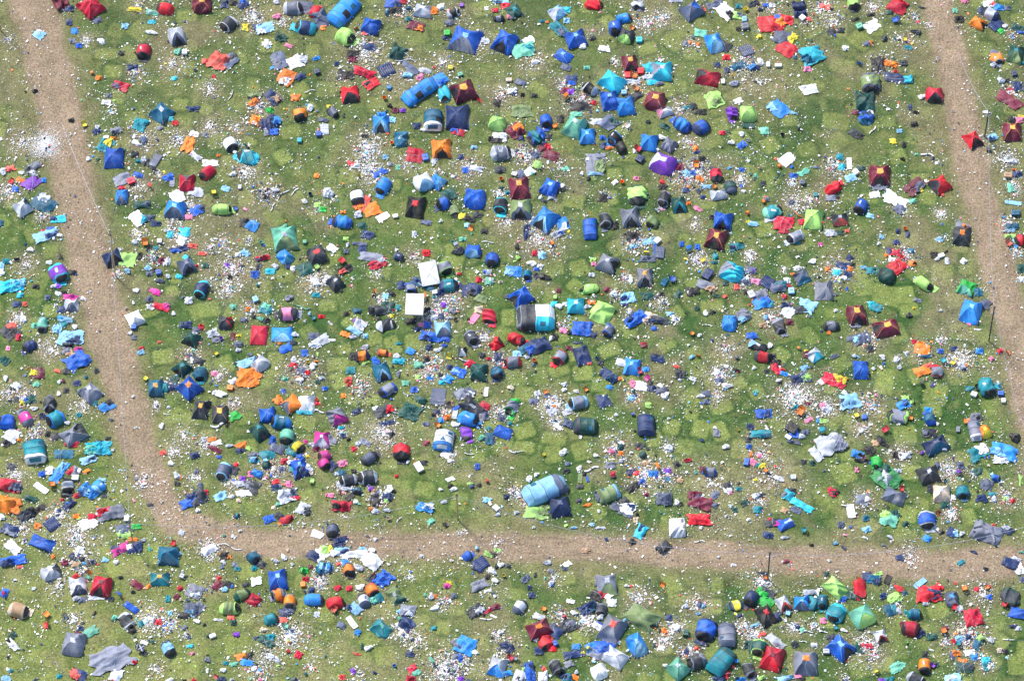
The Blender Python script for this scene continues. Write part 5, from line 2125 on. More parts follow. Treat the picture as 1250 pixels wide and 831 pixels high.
X 1225.0 488.6 5.2 6.0 0 wh -
K 1184.0 474.0 10.0 6.0 0 te -
U 1120.6 467.2 6.8 6.8 0 ch -
K 1138.6 469.0 5.2 6.4 -40 na -
F 1038.0 490.0 24.0 20.0 10 sk na lumps
B 1031.0 479.0 8.0 5.6 0 wh -
K 1008.0 498.0 12.0 8.0 -30 lg -
K 1004.4 494.4 7.2 7.2 0 pk -
U 1045.6 506.4 5.6 7.2 0 ye -
X 1055.0 509.0 6.0 5.6 0 bl -
H 1062.0 494.0 22.0 250 m
P 1096.0 506.0 26.0 18.0 170 gy li
F 1103.0 493.0 16.0 12.0 20 az na
K 1105.0 485.0 8.0 4.8 0 li -
U 1117.0 489.0 5.6 6.0 0 li -
U 1112.0 509.6 5.6 6.0 0 or -
P 1135.4 510.4 16.8 13.6 100 pe bl
K 1133.0 499.6 5.6 8.0 80 az -
B 1144.6 517.0 5.2 4.4 0 wh -
X 1169.6 524.0 4.8 8.0 -5 gy -
U 1179.4 513.6 6.8 6.8 0 or -
T 1190.0 524.0 30.0 15.0 -80 gy lg
D 1202.0 526.0 19.0 16.0 -60 or ye
F 1191.0 508.0 14.0 10.0 0 gy ch
B 1239.0 533.0 12.0 16.0 70 bk -
F 1194.0 551.0 22.0 18.0 20 te wh
W 1198.0 548.0 16.0 14.0 20 wh -
F 1226.0 551.0 30.0 18.0 -20 az sk lumps
W 1219.0 557.0 12.0 8.0 0 wh -
D 1143.0 542.0 20.0 30.0 -60 na pe
F 1134.0 527.0 16.0 12.0 0 ch gy
B 1152.0 547.0 8.0 8.8 0 lg -
U 1080.0 524.4 7.6 7.2 0 cr -
F 1014.0 542.0 34.0 30.0 20 lg gy lumps
U 1005.0 529.6 7.2 8.8 0 cy -
K 1074.0 537.0 10.0 10.0 40 bk -
K 1062.0 549.0 12.0 12.0 40 bk -
K 1069.0 540.0 8.8 8.0 0 ta -
K 1081.0 543.0 10.0 4.8 -20 bk -
F 1047.0 554.0 18.0 10.0 -20 az bk
K 1093.0 555.0 7.2 10.0 0 bk -
K 1106.0 556.0 12.0 8.0 0 lg -
H 1100.0 554.0 16.0 140 w
B 1125.6 552.4 4.8 5.2 0 pu -
H 1052.0 524.0 18.0 120 w
K 1005.0 513.6 10.0 5.2 0 li -
H 1012.0 496.0 16.0 140 w
H 1096.0 438.0 8.0 50 w
K 1054.0 558.0 6.0 4.0 0 pk -
B 1109.0 523.4 2.8 2.8 0 ye -
K 13.5 568.4 8.4 10.1 70 ch -
F 72.5 575.2 30.3 11.8 55 az sk
B 60.7 573.5 13.5 10.1 20 wh -
K 51.4 578.5 7.8 7.4 0 bl -
K 87.6 574.3 13.5 6.7 40 cr -
F 91.8 574.3 13.5 6.7 70 gy -
B 96.0 574.3 6.1 7.4 60 wh -
X 91.8 582.7 8.4 6.7 0 wh -
P 82.1 591.2 19.4 14.3 -88 lg ch
F 80.9 603.0 13.5 8.4 -10 bk -
F 11.8 592.0 25.3 18.5 -10 cr sl lumps
F 10.1 615.6 32.0 21.9 -10 or - lumps
D 5.1 613.9 20.2 20.2 -20 or -
X 50.2 595.4 20.2 7.8 -33 wh -
U 64.0 590.3 7.4 7.4 0 or -
K 37.9 608.9 8.4 15.2 70 fo -
F 32.9 626.6 25.3 15.2 30 ch bk lumps
K 48.0 619.8 13.5 6.7 30 bk -
A 63.2 639.2 16.8 16.0 -45 na -
F 11.8 645.9 13.5 23.6 60 na gy
K 45.2 641.7 7.4 7.4 -30 or -
D 50.5 661.1 28.6 15.2 -20 bl - sag
F 15.2 667.0 21.9 11.8 -40 wh -
F 15.2 683.8 33.7 13.5 10 bl na lumps
B 2.5 630.8 7.4 10.1 0 wh -
K 2.5 646.8 6.1 5.7 0 sl -
F 108.7 598.8 23.6 15.2 -40 az sk lumps
P 120.5 592.0 16.8 15.2 60 az sk
K 99.4 601.3 8.4 8.4 0 na -
K 92.7 604.7 6.1 6.1 0 cr -
K 75.8 609.7 4.4 4.0 0 re -
K 84.2 615.6 10.1 15.2 -40 na -
K 82.6 613.9 5.7 4.0 0 az -
K 71.6 623.2 5.7 5.1 0 na -
K 92.7 629.9 8.4 6.7 0 or -
W 107.8 638.3 20.2 11.8 15 wh -
F 134.8 625.7 32.0 18.5 10 gy re lumps
K 121.3 628.2 5.1 10.1 50 wh -
X 154.3 632.5 5.7 7.4 0 wh -
K 112.9 629.9 10.1 7.4 0 cr -
F 150.0 645.9 15.2 16.8 10 sl -
K 151.6 651.0 10.1 15.2 60 li -
K 166.0 642.6 10.1 6.7 0 gr -
K 160.9 657.7 5.1 13.5 85 or -
F 164.3 667.8 18.5 13.5 10 na wh
F 146.6 669.5 21.9 10.1 30 mg -
B 139.8 667.8 10.1 6.7 0 sl -
B 175.2 658.6 7.4 5.1 0 lg -
K 182.8 669.5 5.7 5.1 -30 mi -
K 183.7 615.6 7.4 4.0 0 ch -
B 196.3 611.1 5.1 4.7 0 be -
B 138.2 598.4 4.0 4.0 0 wh -
K 127.2 604.7 5.7 4.0 0 sl -
H 92.7 654.4 25.3 420 w
H 70.8 627.4 23.6 260 w
H 28.6 642.6 21.9 150 w
H 94.4 684.7 20.2 260 k
K 79.2 686.4 8.4 8.4 0 ma -
K 92.7 688.1 10.1 7.4 0 ta -
K 99.4 682.2 6.1 6.7 0 bk -
U 86.8 677.9 5.7 6.7 0 na -
F 111.2 685.5 11.8 8.4 10 ch gy
U 105.3 695.6 7.4 6.1 0 or -
K 128.1 683.3 8.4 5.7 -20 sk -
B 141.5 685.5 6.7 6.7 0 wh -
K 105.3 574.8 8.4 4.4 35 or -
F 107.8 560.0 21.9 10.1 20 sk na
D 62.3 697.3 25.3 18.5 20 lg ch
K 64.9 678.8 4.0 5.7 0 or -
K 24.4 691.4 6.7 3.7 0 co -
H 16.8 580.2 21.9 200 w
H 173.5 588.6 16.8 120 w
K 124.7 586.1 7.4 5.1 0 sk -
K 97.7 672.0 10.1 10.1 0 lg -
P 272.5 573.5 23.6 16.0 -110 sl sk
F 283.4 571.8 11.8 15.2 60 ch -
K 287.6 567.6 4.7 7.4 0 re -
B 216.0 580.2 10.1 8.4 -20 lg -
K 219.4 581.9 5.1 6.1 0 or -
K 216.3 589.5 6.7 5.4 0 ch -
B 208.4 565.1 6.1 7.4 0 wh -
K 239.6 576.0 5.1 4.4 0 sl -
K 244.7 592.0 6.1 8.4 0 sl -
F 232.9 612.2 13.5 25.3 -60 bl -
F 242.1 605.5 25.3 18.5 30 ch na lumps
K 250.5 600.4 7.4 6.7 0 cr -
B 241.3 622.3 6.7 5.7 -30 wh -
K 269.1 605.5 13.5 10.1 20 sk -
F 307.0 592.9 18.5 16.8 -20 ch gy
W 297.7 601.3 18.5 8.4 5 wh -
B 282.6 605.5 8.4 6.1 0 wh -
B 291.0 610.5 6.7 5.7 0 be -
K 296.0 584.4 6.7 6.1 0 pu -
K 291.8 590.3 10.1 8.4 20 lg -
K 305.3 577.7 6.7 8.4 0 pk -
D 313.7 576.8 13.5 10.1 -20 az -
P 324.7 566.7 10.1 8.4 0 fo fo
U 323.8 561.7 7.4 5.1 0 sk -
P 309.5 560.8 10.1 6.7 0 sk cy
K 347.4 562.5 8.4 6.7 0 cr -
X 353.3 564.2 6.1 5.1 30 lg -
D 366.0 569.3 23.6 18.5 -70 bl na
B 376.9 571.0 10.1 11.8 60 lg -
K 380.3 576.0 6.1 6.7 0 be -
K 344.1 572.6 8.4 8.4 0 sl -
K 356.7 571.8 7.4 6.7 0 te -
H 334.8 575.2 25.3 300 m
K 336.5 587.8 8.4 5.7 20 re -
K 335.6 594.5 10.1 8.4 0 na -
K 339.8 597.9 8.4 6.7 0 fo -
F 350.0 604.7 25.3 18.5 10 lg sl lumps
K 359.2 606.3 6.1 11.8 80 cr -
F 370.2 620.7 15.2 15.2 -20 lg ch
K 352.5 590.3 8.4 8.4 30 pk -
B 339.0 614.8 6.1 5.1 0 mi -
K 334.0 619.0 5.7 4.4 0 be -
U 380.3 586.1 6.7 7.8 0 li -
P 394.6 564.2 15.2 13.5 -60 mg ma
K 398.8 603.8 4.0 4.4 0 pk -
P 289.0 628.7 8.1 5.4 0 te na
K 327.5 633.3 12.8 9.4 20 bl -
P 348.3 632.5 15.2 10.1 20 re cr
K 341.5 629.9 8.4 13.5 50 ch -
K 342.4 638.3 6.1 3.7 20 or -
W 387.9 651.8 13.5 10.1 -20 wh -
K 285.1 654.4 6.1 4.4 -20 wh -
B 273.3 653.5 4.4 3.4 0 mi -
K 221.1 649.3 6.7 6.7 60 lg -
B 292.7 647.6 4.4 4.0 0 wh -
D 205.1 676.3 25.3 25.3 -90 pe -
U 211.5 663.1 5.7 5.7 0 re -
B 218.9 675.4 6.7 5.1 0 sk -
W 280.9 667.0 30.3 1.7 -10 wh -
H 255.6 671.2 15.2 320 w
F 255.6 669.5 20.2 11.8 30 lg -
K 274.1 677.9 11.8 10.1 20 bk -
K 280.0 678.8 6.1 5.1 0 or -
B 272.5 685.5 7.4 6.7 0 wh -
P 309.5 679.6 15.2 14.3 -50 pe pe
F 317.9 687.2 13.5 10.1 -20 ch -
K 310.4 693.1 6.1 5.7 0 te -
K 290.1 693.6 7.4 4.7 0 te -
B 346.6 679.6 8.4 8.4 0 wh -
B 336.8 684.3 7.4 5.4 -20 lg -
B 351.1 670.9 4.7 3.7 0 be -
B 356.7 688.4 4.7 4.4 0 wh -
K 382.0 677.9 11.8 13.5 60 na -
W 392.1 674.6 16.8 16.8 30 wh -
K 396.3 670.4 10.1 10.1 0 li -
P 393.8 691.4 16.8 15.2 30 sk pe
K 372.7 695.6 6.1 7.4 0 gr -
K 378.6 691.4 6.1 5.1 0 ma -
H 284.2 588.6 15.2 120 w
H 237.1 581.9 13.5 90 w
K 286.8 688.4 6.7 5.1 0 gy -
K 405.1 567.6 11.8 10.1 40 na -
K 417.7 565.1 10.1 8.4 20 pk -
P 425.3 584.4 21.9 14.3 190 ch lg
P 448.9 581.1 23.6 17.7 190 ch lg
K 432.0 574.3 6.7 5.1 0 bk -
K 416.0 576.0 10.1 7.4 -20 pe -
K 411.0 577.7 5.1 4.0 0 lg -
U 411.8 599.1 6.1 5.7 0 or -
K 403.4 604.1 7.4 5.1 0 pk -
B 421.9 596.2 13.5 6.7 0 lg -
P 435.7 598.4 8.4 10.1 -90 pe na
H 418.5 597.1 15.2 120 m
F 416.8 617.3 21.9 15.2 0 cr bk lumps
M 427.0 606.3 6.7 11.8 -40 bk -
B 434.5 612.2 5.1 8.4 70 wh -
K 453.1 596.2 5.7 6.1 0 pu -
K 457.3 599.6 6.7 5.1 0 ta -
K 459.0 612.2 13.5 10.1 -40 bk -
K 458.1 606.3 10.1 8.4 0 ch -
B 475.0 597.1 11.8 10.1 30 wh -
K 473.3 606.3 10.1 10.1 -20 na -
K 471.6 610.5 6.1 5.7 0 li -
B 480.9 598.8 4.7 6.1 0 bk -
H 464.0 607.2 16.8 200 m
U 454.3 620.3 5.1 4.7 0 or -
B 458.1 623.2 10.1 7.4 0 lg -
B 472.5 622.3 8.4 5.7 -15 lg -
U 473.8 632.5 4.7 5.1 0 be -
F 518.8 618.1 23.6 12.6 -5 az wh lumps
X 511.2 569.8 8.4 13.5 25 wh -
K 516.3 564.2 6.7 10.1 80 ch -
K 507.8 565.9 6.1 5.1 0 co -
B 497.7 563.7 5.1 4.4 0 wh -
W 549.6 584.4 10.1 5.1 20 wh -
K 550.0 592.9 6.7 5.7 0 bk -
B 554.2 596.7 10.1 5.7 0 wh -
B 537.8 597.1 5.1 4.4 0 wh -
K 541.5 612.2 4.0 7.4 -70 lg -
B 543.2 639.5 6.7 6.7 0 bk -
K 525.5 636.2 8.4 5.7 30 mi -
W 487.6 634.1 10.1 1.7 50 wh -
K 582.5 569.3 6.1 8.4 0 bl -
U 594.6 585.6 4.0 4.4 0 re -
B 585.3 591.7 5.1 4.4 0 ch -
K 576.1 592.9 6.1 6.1 0 na -
K 573.5 590.3 8.4 3.7 0 li -
W 574.4 579.9 6.1 2.0 40 wh -
K 594.6 609.7 6.1 8.4 80 sk -
K 550.0 562.0 5.1 6.1 70 lg -
P 405.1 645.9 18.5 14.3 -90 sl ch
A 416.0 658.1 18.5 6.7 15 na -
F 412.6 666.1 18.5 8.4 5 na -
B 458.1 657.7 5.7 4.4 0 wh -
F 433.7 675.4 28.6 10.1 5 wh -
F 453.9 685.5 25.3 20.2 -40 wh -
B 437.9 692.3 10.1 11.8 60 lg -
X 453.9 671.2 8.4 4.7 -10 wh -
F 416.8 671.2 20.2 10.1 0 sk na
B 408.4 674.6 10.1 11.8 50 wh -
K 442.1 669.5 10.1 5.7 0 sk -
K 421.1 685.5 7.4 8.4 20 az -
P 426.1 694.0 16.8 13.5 -75 or ch
H 420.2 677.9 18.5 200 m
K 413.5 688.1 5.1 5.1 0 co -
P 570.5 677.6 12.6 11.0 30 bl bl
A 586.2 687.2 18.5 16.0 30 na -
K 596.3 676.3 6.7 11.1 60 li -
U 581.1 670.4 4.7 4.4 0 sk -
B 514.6 677.9 4.4 5.4 60 wh -
B 550.5 683.8 4.0 3.4 0 wh -
K 598.8 694.8 5.1 6.7 0 lg -
P 401.7 691.4 6.7 11.8 0 az az
B 403.4 669.5 6.7 10.1 0 ye -
H 563.4 649.3 6.7 40 w
K 484.2 580.6 4.4 3.4 0 re -
T 664.9 596.2 55.6 29.5 23 sk sl
D 683.4 616.4 23.6 25.3 -80 na -
F 655.6 624.9 30.3 18.5 -5 li ol
K 691.0 574.3 8.4 6.7 0 ch -
K 692.7 565.9 6.1 5.1 0 sl -
B 617.7 605.5 7.4 6.7 0 na -
H 627.0 599.6 11.8 140 k
B 654.8 578.9 6.7 5.7 0 wh -
B 645.5 584.4 10.1 7.4 40 wh -
K 633.7 603.8 5.1 7.4 70 lg -
H 642.1 612.2 10.1 130 m
X 605.6 619.8 8.4 6.7 -40 wh -
B 607.6 627.7 6.7 4.7 0 lg -
B 630.3 625.4 6.7 5.4 0 lg -
M 708.3 581.1 5.7 19.4 -3 ol -
M 717.1 584.4 3.4 8.4 10 bl -
W 722.2 572.6 18.5 4.0 15 wh -
B 707.0 571.8 6.7 10.1 0 wh -
K 712.9 577.7 5.1 5.7 0 bk -
K 707.8 593.7 8.4 5.7 0 ch -
K 706.1 610.5 7.4 5.7 0 ch -
K 717.1 615.9 10.1 4.0 15 or -
T 743.2 601.3 27.0 20.2 20 ol sk
F 733.1 605.5 15.2 11.8 20 sl bk
K 728.1 602.1 5.7 6.7 0 na -
K 744.9 567.6 13.5 8.4 0 gy -
K 747.9 578.2 6.7 6.1 0 cr -
K 748.3 582.2 6.1 4.0 0 bk -
B 758.4 561.7 6.1 5.1 0 lg -
K 771.9 594.5 16.8 8.4 30 bk -
H 787.0 578.5 23.6 500 m
K 776.1 577.7 7.4 5.7 0 re -
K 783.7 587.0 6.7 5.7 0 bl -
K 796.3 577.7 10.1 8.4 0 az -
K 788.7 565.1 8.4 5.1 0 ta -
K 770.2 576.8 10.1 6.7 10 na -
K 788.7 603.0 6.7 6.1 0 ma -
F 766.0 619.8 18.5 15.2 -20 wh na
K 753.3 618.1 13.5 10.1 -20 sl -
K 761.8 611.4 10.1 10.1 -50 ch -
K 766.0 628.2 11.8 5.7 -20 sl -
B 777.8 627.1 5.1 5.1 0 bk -
K 776.1 634.1 5.1 6.7 0 be -
F 782.0 647.6 20.2 11.8 60 cy na
K 771.9 661.1 10.1 6.7 30 bk -
W 723.0 639.5 5.1 4.7 0 sk -
B 700.3 643.7 7.4 3.7 5 sk -
W 733.1 643.9 11.8 3.4 0 lg -
B 731.1 623.7 5.1 4.7 0 wh -
B 668.2 686.4 10.1 6.7 -10 lg -
W 692.3 688.1 10.1 5.7 30 wh -
K 689.3 693.1 6.7 5.1 0 sl -
K 671.6 696.1 6.7 6.1 0 gy -
K 601.7 676.3 4.7 8.4 60 bk -
K 606.7 671.2 8.4 3.7 -10 li -
B 611.0 688.9 7.4 8.4 -20 wh -
B 605.9 690.6 5.1 5.7 0 ch -
K 620.2 690.1 6.7 5.1 -20 ch -
B 602.5 696.5 5.1 6.7 0 lg -
B 651.4 643.4 4.0 4.7 0 wh -
H 610.1 661.1 20.2 60 w
K 714.6 671.2 10.1 6.7 0 ta -
P 867.1 574.8 15.2 12.6 180 gy bl
K 857.3 572.6 5.7 8.4 0 ma -
U 806.7 567.6 6.7 9.4 70 or -
K 800.8 578.5 5.1 10.1 0 bl -
K 826.1 565.9 8.4 6.7 20 ch -
K 839.6 561.3 8.4 4.4 10 cr -
K 814.3 574.3 8.4 6.1 0 pu -
K 815.2 584.4 6.7 6.1 0 pe -
K 830.3 586.1 6.1 6.1 60 ta -
H 813.5 580.2 18.5 160 m
X 911.2 563.7 6.1 10.1 -10 bl -
K 918.8 563.7 10.1 8.4 -30 pk -
K 925.5 566.7 6.7 6.1 0 te -
K 930.6 567.6 8.4 6.7 0 ye -
U 934.5 573.8 6.1 5.1 20 or -
K 888.5 592.9 10.1 10.1 20 ch -
K 888.5 597.9 8.4 8.4 30 lg -
K 891.8 600.8 4.7 4.0 0 pk -
F 811.5 608.9 18.5 18.5 80 sl - lumps
B 826.1 612.6 8.4 6.7 -20 wh -
K 830.7 614.6 4.7 4.7 0 bk -
F 848.0 603.8 15.2 10.1 0 ma sl
F 855.6 613.9 28.6 15.2 -20 ma - lumps
K 872.5 616.4 7.4 6.7 -30 sl -
F 853.1 633.3 27.0 16.8 0 re - lumps
D 827.0 640.9 25.3 20.2 -90 wh lg sag
B 855.6 643.9 5.1 4.4 0 wh -
K 872.5 603.8 13.5 6.7 50 sl -
K 901.9 596.2 6.7 4.7 0 te -
K 922.2 585.3 5.1 4.0 30 ye -
B 950.8 583.6 11.8 7.8 -30 wh -
X 968.5 581.9 6.7 5.7 0 wh -
K 966.0 581.1 4.7 5.1 0 te -
F 962.6 603.8 15.2 13.5 -20 cy gy
F 978.6 615.6 30.3 10.1 -30 cy -
K 966.8 598.8 8.4 7.4 0 ch -
K 971.9 622.3 6.7 11.8 60 sl -
B 923.0 604.7 10.1 8.4 -30 lg -
K 930.1 604.1 6.7 6.1 0 ch -
H 926.4 610.5 18.5 110 w
K 924.7 620.7 10.1 8.4 0 te -
K 891.8 617.3 4.7 4.4 0 lg -
K 896.9 621.5 6.7 6.1 0 fo -
B 913.7 633.8 5.1 4.0 0 wh -
F 944.1 637.5 18.5 10.1 10 ch mg
K 939.5 634.5 4.7 5.7 0 cr -
D 958.4 638.3 20.2 13.5 20 bl lg sag
F 937.3 652.3 13.5 8.4 -15 na -
B 957.5 655.7 10.1 5.7 0 lg -
U 980.8 646.6 6.1 6.7 0 te -
B 885.9 629.9 3.7 3.7 0 wh -
F 810.1 667.5 16.8 13.5 40 ch bk
K 959.2 684.3 7.4 4.7 10 ma -
W 853.9 661.1 13.5 2.0 0 wh -
B 877.2 679.6 4.0 3.4 0 wh -
W 896.0 688.9 6.7 2.7 -20 wh -
K 957.5 622.3 8.4 6.7 -30 ta -
K 909.5 613.1 10.1 6.7 30 fo -
H 941.5 581.9 33.7 160 w
H 867.4 588.6 33.7 120 w
K 990.4 664.5 5.1 3.4 0 bk -
K 946.6 603.8 1.7 1.7 0 lg -
K 992.1 565.1 6.7 6.7 0 fo -
K 981.1 563.4 6.7 5.7 0 ch -
P 1070.4 564.4 16.0 14.0 -90 gr gr
K 1052.0 561.6 18.0 6.0 -10 bk -
F 1082.0 584.0 34.0 28.0 -40 gn fo lumps
D 1080.4 583.0 18.0 18.0 -30 lg -
D 1093.0 605.0 24.0 18.0 160 gy sl
U 1100.8 596.8 6.0 5.2 0 re -
K 1096.0 574.4 8.8 5.2 0 lg -
K 1046.4 573.0 5.2 6.0 0 pk -
K 1016.0 600.0 13.2 8.8 -30 cr -
K 1019.0 601.0 8.0 10.0 -40 bk -
X 1038.6 623.6 9.6 19.0 5 wh -
H 1054.0 610.0 16.0 200 w
K 1053.0 609.0 14.0 12.0 0 gy -
B 1058.0 609.0 8.0 8.8 0 wh -
F 1084.0 633.0 20.0 20.0 70 mi li
K 1093.0 627.0 10.0 10.0 20 fo -
B 1086.4 655.0 8.0 5.2 -30 lg -
W 1033.0 616.0 12.0 2.8 0 wh -
K 1057.0 632.0 8.0 7.2 0 pe -
K 1026.0 640.0 7.2 8.0 0 sl -
K 1058.0 646.0 7.2 9.2 -60 sk -
W 1056.0 656.0 2.8 7.2 60 wh -
B 1020.0 662.4 6.8 5.2 0 sk -
X 1030.0 668.4 6.4 3.2 -35 na -
P 1132.0 633.0 24.0 21.0 -90 bl lg
W 1140.0 647.6 18.0 2.0 -20 lg -
D 1150.0 601.0 23.0 20.0 -90 be -
P 1174.6 599.0 18.0 15.0 -85 te pe
U 1144.0 621.6 7.2 6.0 0 or -
K 1153.0 615.0 10.0 10.0 0 fo -
K 1163.6 606.4 4.8 6.0 0 wh -
H 1160.0 626.0 12.0 160 w
K 1136.0 596.0 8.0 10.0 0 ch -
D 1134.0 578.0 22.0 26.0 -70 ch - lumps
K 1145.0 568.0 6.8 8.8 0 sl -
H 1158.0 574.0 18.0 260 w
K 1172.0 567.0 8.0 8.8 0 sl -
U 1172.4 579.6 6.8 6.4 0 pu -
U 1151.6 584.0 6.4 5.2 0 te -
K 1194.0 575.0 12.0 8.0 20 fo -
K 1192.0 561.6 10.0 4.8 40 te -
K 1205.0 591.0 14.0 12.0 -10 sl -
P 1215.6 582.4 10.8 8.0 -20 bl az
F 1223.0 561.0 18.0 8.0 0 wh -
K 1239.0 560.8 6.0 3.2 0 az -
K 1198.0 607.6 12.0 10.0 0 na -
B 1213.6 608.6 7.2 8.0 -30 lg -
K 1211.0 603.0 8.0 4.8 0 te -
K 1227.0 608.0 6.8 6.0 0 li -
K 1236.0 611.0 6.0 6.0 0 re -
H 1228.0 606.0 18.0 140 m
D 1203.0 647.0 33.0 26.0 -20 gy - sag
K 1205.0 645.0 8.8 6.8 -30 or -
K 1213.0 641.0 6.0 4.0 -20 co -
B 1198.0 652.0 8.0 4.8 0 lg -
K 1230.0 647.0 12.0 10.0 -30 na -
B 1229.0 644.0 12.0 8.0 -30 lg -
K 1161.0 649.0 8.8 12.0 -20 na -
F 1165.0 651.0 10.0 8.8 0 sk bl
B 1174.0 651.0 7.2 6.8 0 lg -
K 1132.0 657.0 8.8 8.0 -30 az -
K 1149.0 649.0 8.0 5.2 30 bk -
K 1105.0 639.0 8.0 5.2 30 fo -
A 1234.0 686.4 21.0 11.6 -20 na -
K 1241.0 682.4 12.0 6.0 -20 lg -
W 1246.0 693.0 8.0 14.0 20 wh -
K 1173.0 686.0 8.8 4.8 25 te -
K 1188.4 673.0 10.0 2.8 -20 na -
K 1097.6 680.0 9.2 6.8 10 na -
H 1110.0 678.0 18.0 120 w
B 1203.0 693.6 5.6 5.6 0 ch -
K 1246.4 673.4 6.0 2.8 0 mi -
A 1062.0 698.0 2.0 2.0 0 na -
B 1012.0 684.0 4.8 3.6 0 wh -
K 1246.0 586.0 4.8 12.0 0 li -
H 1188.0 578.0 8.0 60 m
D 95.2 713.7 21.9 20.2 -80 lg sl
B 93.5 729.8 10.1 8.4 -10 lg -
K 100.3 731.4 10.1 6.7 20 sl -
D 123.8 714.6 27.0 25.3 -100 cr - open
W 117.9 728.4 18.5 7.4 5 lg -
D 195.5 705.3 16.8 21.9 -90 te - top=ye
B 146.9 704.1 6.1 4.4 0 ch -
U 148.3 722.7 5.7 6.4 0 bl -
P 21.9 743.2 25.3 18.5 -15 ta be
U 57.0 749.1 7.4 7.8 0 or -
C 61.5 760.1 8.4 8.4 0 re -
F 5.1 723.0 10.1 11.8 -20 bl -
U 8.1 724.7 5.7 6.1 0 re -
D 89.3 784.5 32.0 27.0 -100 gy - big
K 98.6 766.0 7.4 5.7 0 na -
K 96.0 772.7 10.1 5.7 -20 ma -
F 136.5 803.9 55.6 33.7 20 gy - lumps
F 141.5 823.3 18.5 13.5 70 lg -
K 163.4 807.3 6.7 5.7 30 re -
F 96.9 822.4 15.2 18.5 60 na co
K 91.8 820.7 10.1 11.8 50 co -
A 160.1 740.7 20.2 8.1 -33 bl -
P 154.2 756.7 22.7 14.3 -55 ch lg
K 161.8 769.3 6.1 8.4 -50 bk -
B 139.8 753.3 7.4 8.4 60 mi -
K 171.5 760.9 6.7 7.4 0 te -
K 192.9 758.4 7.4 7.4 0 re -
H 182.0 756.7 23.6 420 w
C 171.9 790.4 15.2 10.1 -30 na - flag
W 176.1 783.7 5.1 8.4 70 wh -
K 175.2 796.3 10.1 5.7 -20 ch -
K 166.0 712.9 8.4 13.5 50 ma -
B 162.3 721.8 5.4 5.1 0 ch -
K 181.1 715.4 8.4 4.4 40 or -
U 78.3 750.0 6.1 5.4 0 ch -
B 80.9 753.7 5.1 4.4 0 lg -
K 114.6 748.3 8.4 2.4 55 bk -
K 16.0 774.4 7.4 8.4 -50 fo -
F 15.2 786.2 18.5 7.4 -45 wh bk
K 7.6 827.5 10.1 6.7 -10 sk -
K 72.5 825.0 7.4 5.4 0 te -
K 43.8 828.3 8.4 2.0 20 gy -
W 68.2 810.6 10.1 1.3 -40 lg -
H 89.3 756.7 13.5 130 w
B 41.3 718.0 7.4 4.0 20 wh -
K 91.8 702.8 7.4 4.4 30 re -
B 108.7 704.5 6.7 5.7 0 mi -
B 9.6 816.5 5.4 4.7 0 wh -
K 13.5 817.7 6.7 4.0 0 te -
K 111.2 770.2 18.5 10.1 30 mi -
H 70.8 714.6 16.8 110 w
H 190.4 817.4 13.5 90 m
K 134.8 730.6 7.4 5.1 0 ch -
H 101.1 696.1 6.7 60 k
F 237.1 720.5 18.5 20.2 70 gy lg
B 236.2 718.0 8.4 5.1 10 wh -
F 234.5 743.2 15.2 20.2 70 sl bk
D 235.4 742.4 18.5 15.2 -120 sl sk
K 244.7 739.0 8.4 11.8 40 gy -
K 223.6 750.8 7.4 13.5 70 bk -
P 205.1 790.4 21.9 14.3 -60 sk na
K 219.7 717.5 6.1 6.1 0 cr -
K 205.1 730.1 5.7 8.4 0 te -
K 215.2 727.2 6.1 6.7 -40 ma -
B 220.6 731.4 4.7 4.0 0 be -
X 222.2 702.5 5.7 6.1 -20 lg -
H 262.3 714.6 18.5 100 k
K 265.7 713.7 11.8 8.4 40 ma -
K 277.5 712.1 13.5 7.4 -5 bk -
K 267.4 705.3 5.1 6.1 0 re -
B 275.0 718.8 8.4 7.4 0 sk -
W 312.9 708.7 13.5 10.1 10 wh -
K 300.3 712.9 8.4 5.1 20 ch -
P 295.2 724.7 21.1 12.6 25 ol fo
D 309.5 731.4 16.8 15.2 -30 cr - low
P 280.0 741.5 24.4 15.2 0 ol li
K 282.1 752.8 7.8 5.7 -5 co -
K 285.1 759.2 6.7 6.7 0 fo -
D 339.0 704.5 23.6 21.9 -80 bl -
P 339.8 724.7 16.8 14.3 200 or gy
P 353.3 732.3 20.2 14.3 -85 or gy
F 349.1 745.8 16.8 11.8 20 na sl
P 330.6 754.2 17.7 13.5 20 te te
K 345.7 755.9 8.4 6.7 0 co -
U 349.1 763.5 7.4 5.7 0 mi -
P 382.8 730.6 23.6 14.3 0 az az
K 380.3 719.6 7.4 7.4 0 na -
K 373.2 706.2 7.4 6.7 0 cr -
X 369.8 712.9 6.1 6.7 5 or -
U 372.7 696.1 6.7 8.1 0 gr -
H 390.4 709.5 13.5 320 w
H 355.0 775.2 25.3 700 w
F 324.7 782.0 10.1 20.2 50 fo -
K 329.7 776.9 10.1 8.4 0 te -
K 313.2 778.3 6.1 4.0 0 na -
K 352.5 782.8 5.7 4.4 0 or -
B 330.6 800.5 10.1 6.7 0 lg -
B 338.2 804.7 8.4 7.4 -40 lg -
B 322.2 767.7 8.4 6.7 0 be -
K 364.3 798.8 8.4 8.4 -20 cr -
U 353.3 795.5 4.4 5.1 0 re -
H 328.1 802.2 20.2 200 w
K 294.4 800.5 11.8 7.4 20 or -
K 304.5 798.8 11.8 5.7 30 bk -
K 301.1 808.1 13.5 7.4 -10 az -
K 275.0 808.6 6.1 5.1 0 te -
K 285.1 809.8 10.1 5.1 10 mi -
U 264.9 821.6 6.1 4.7 20 co -
B 272.5 817.4 6.7 7.4 0 wh -
B 253.1 818.2 4.7 6.7 0 wh -
B 253.6 804.7 7.4 8.4 -40 gy -
X 259.5 775.6 8.4 5.1 20 wh -
K 254.8 775.2 4.0 6.1 -40 fo -
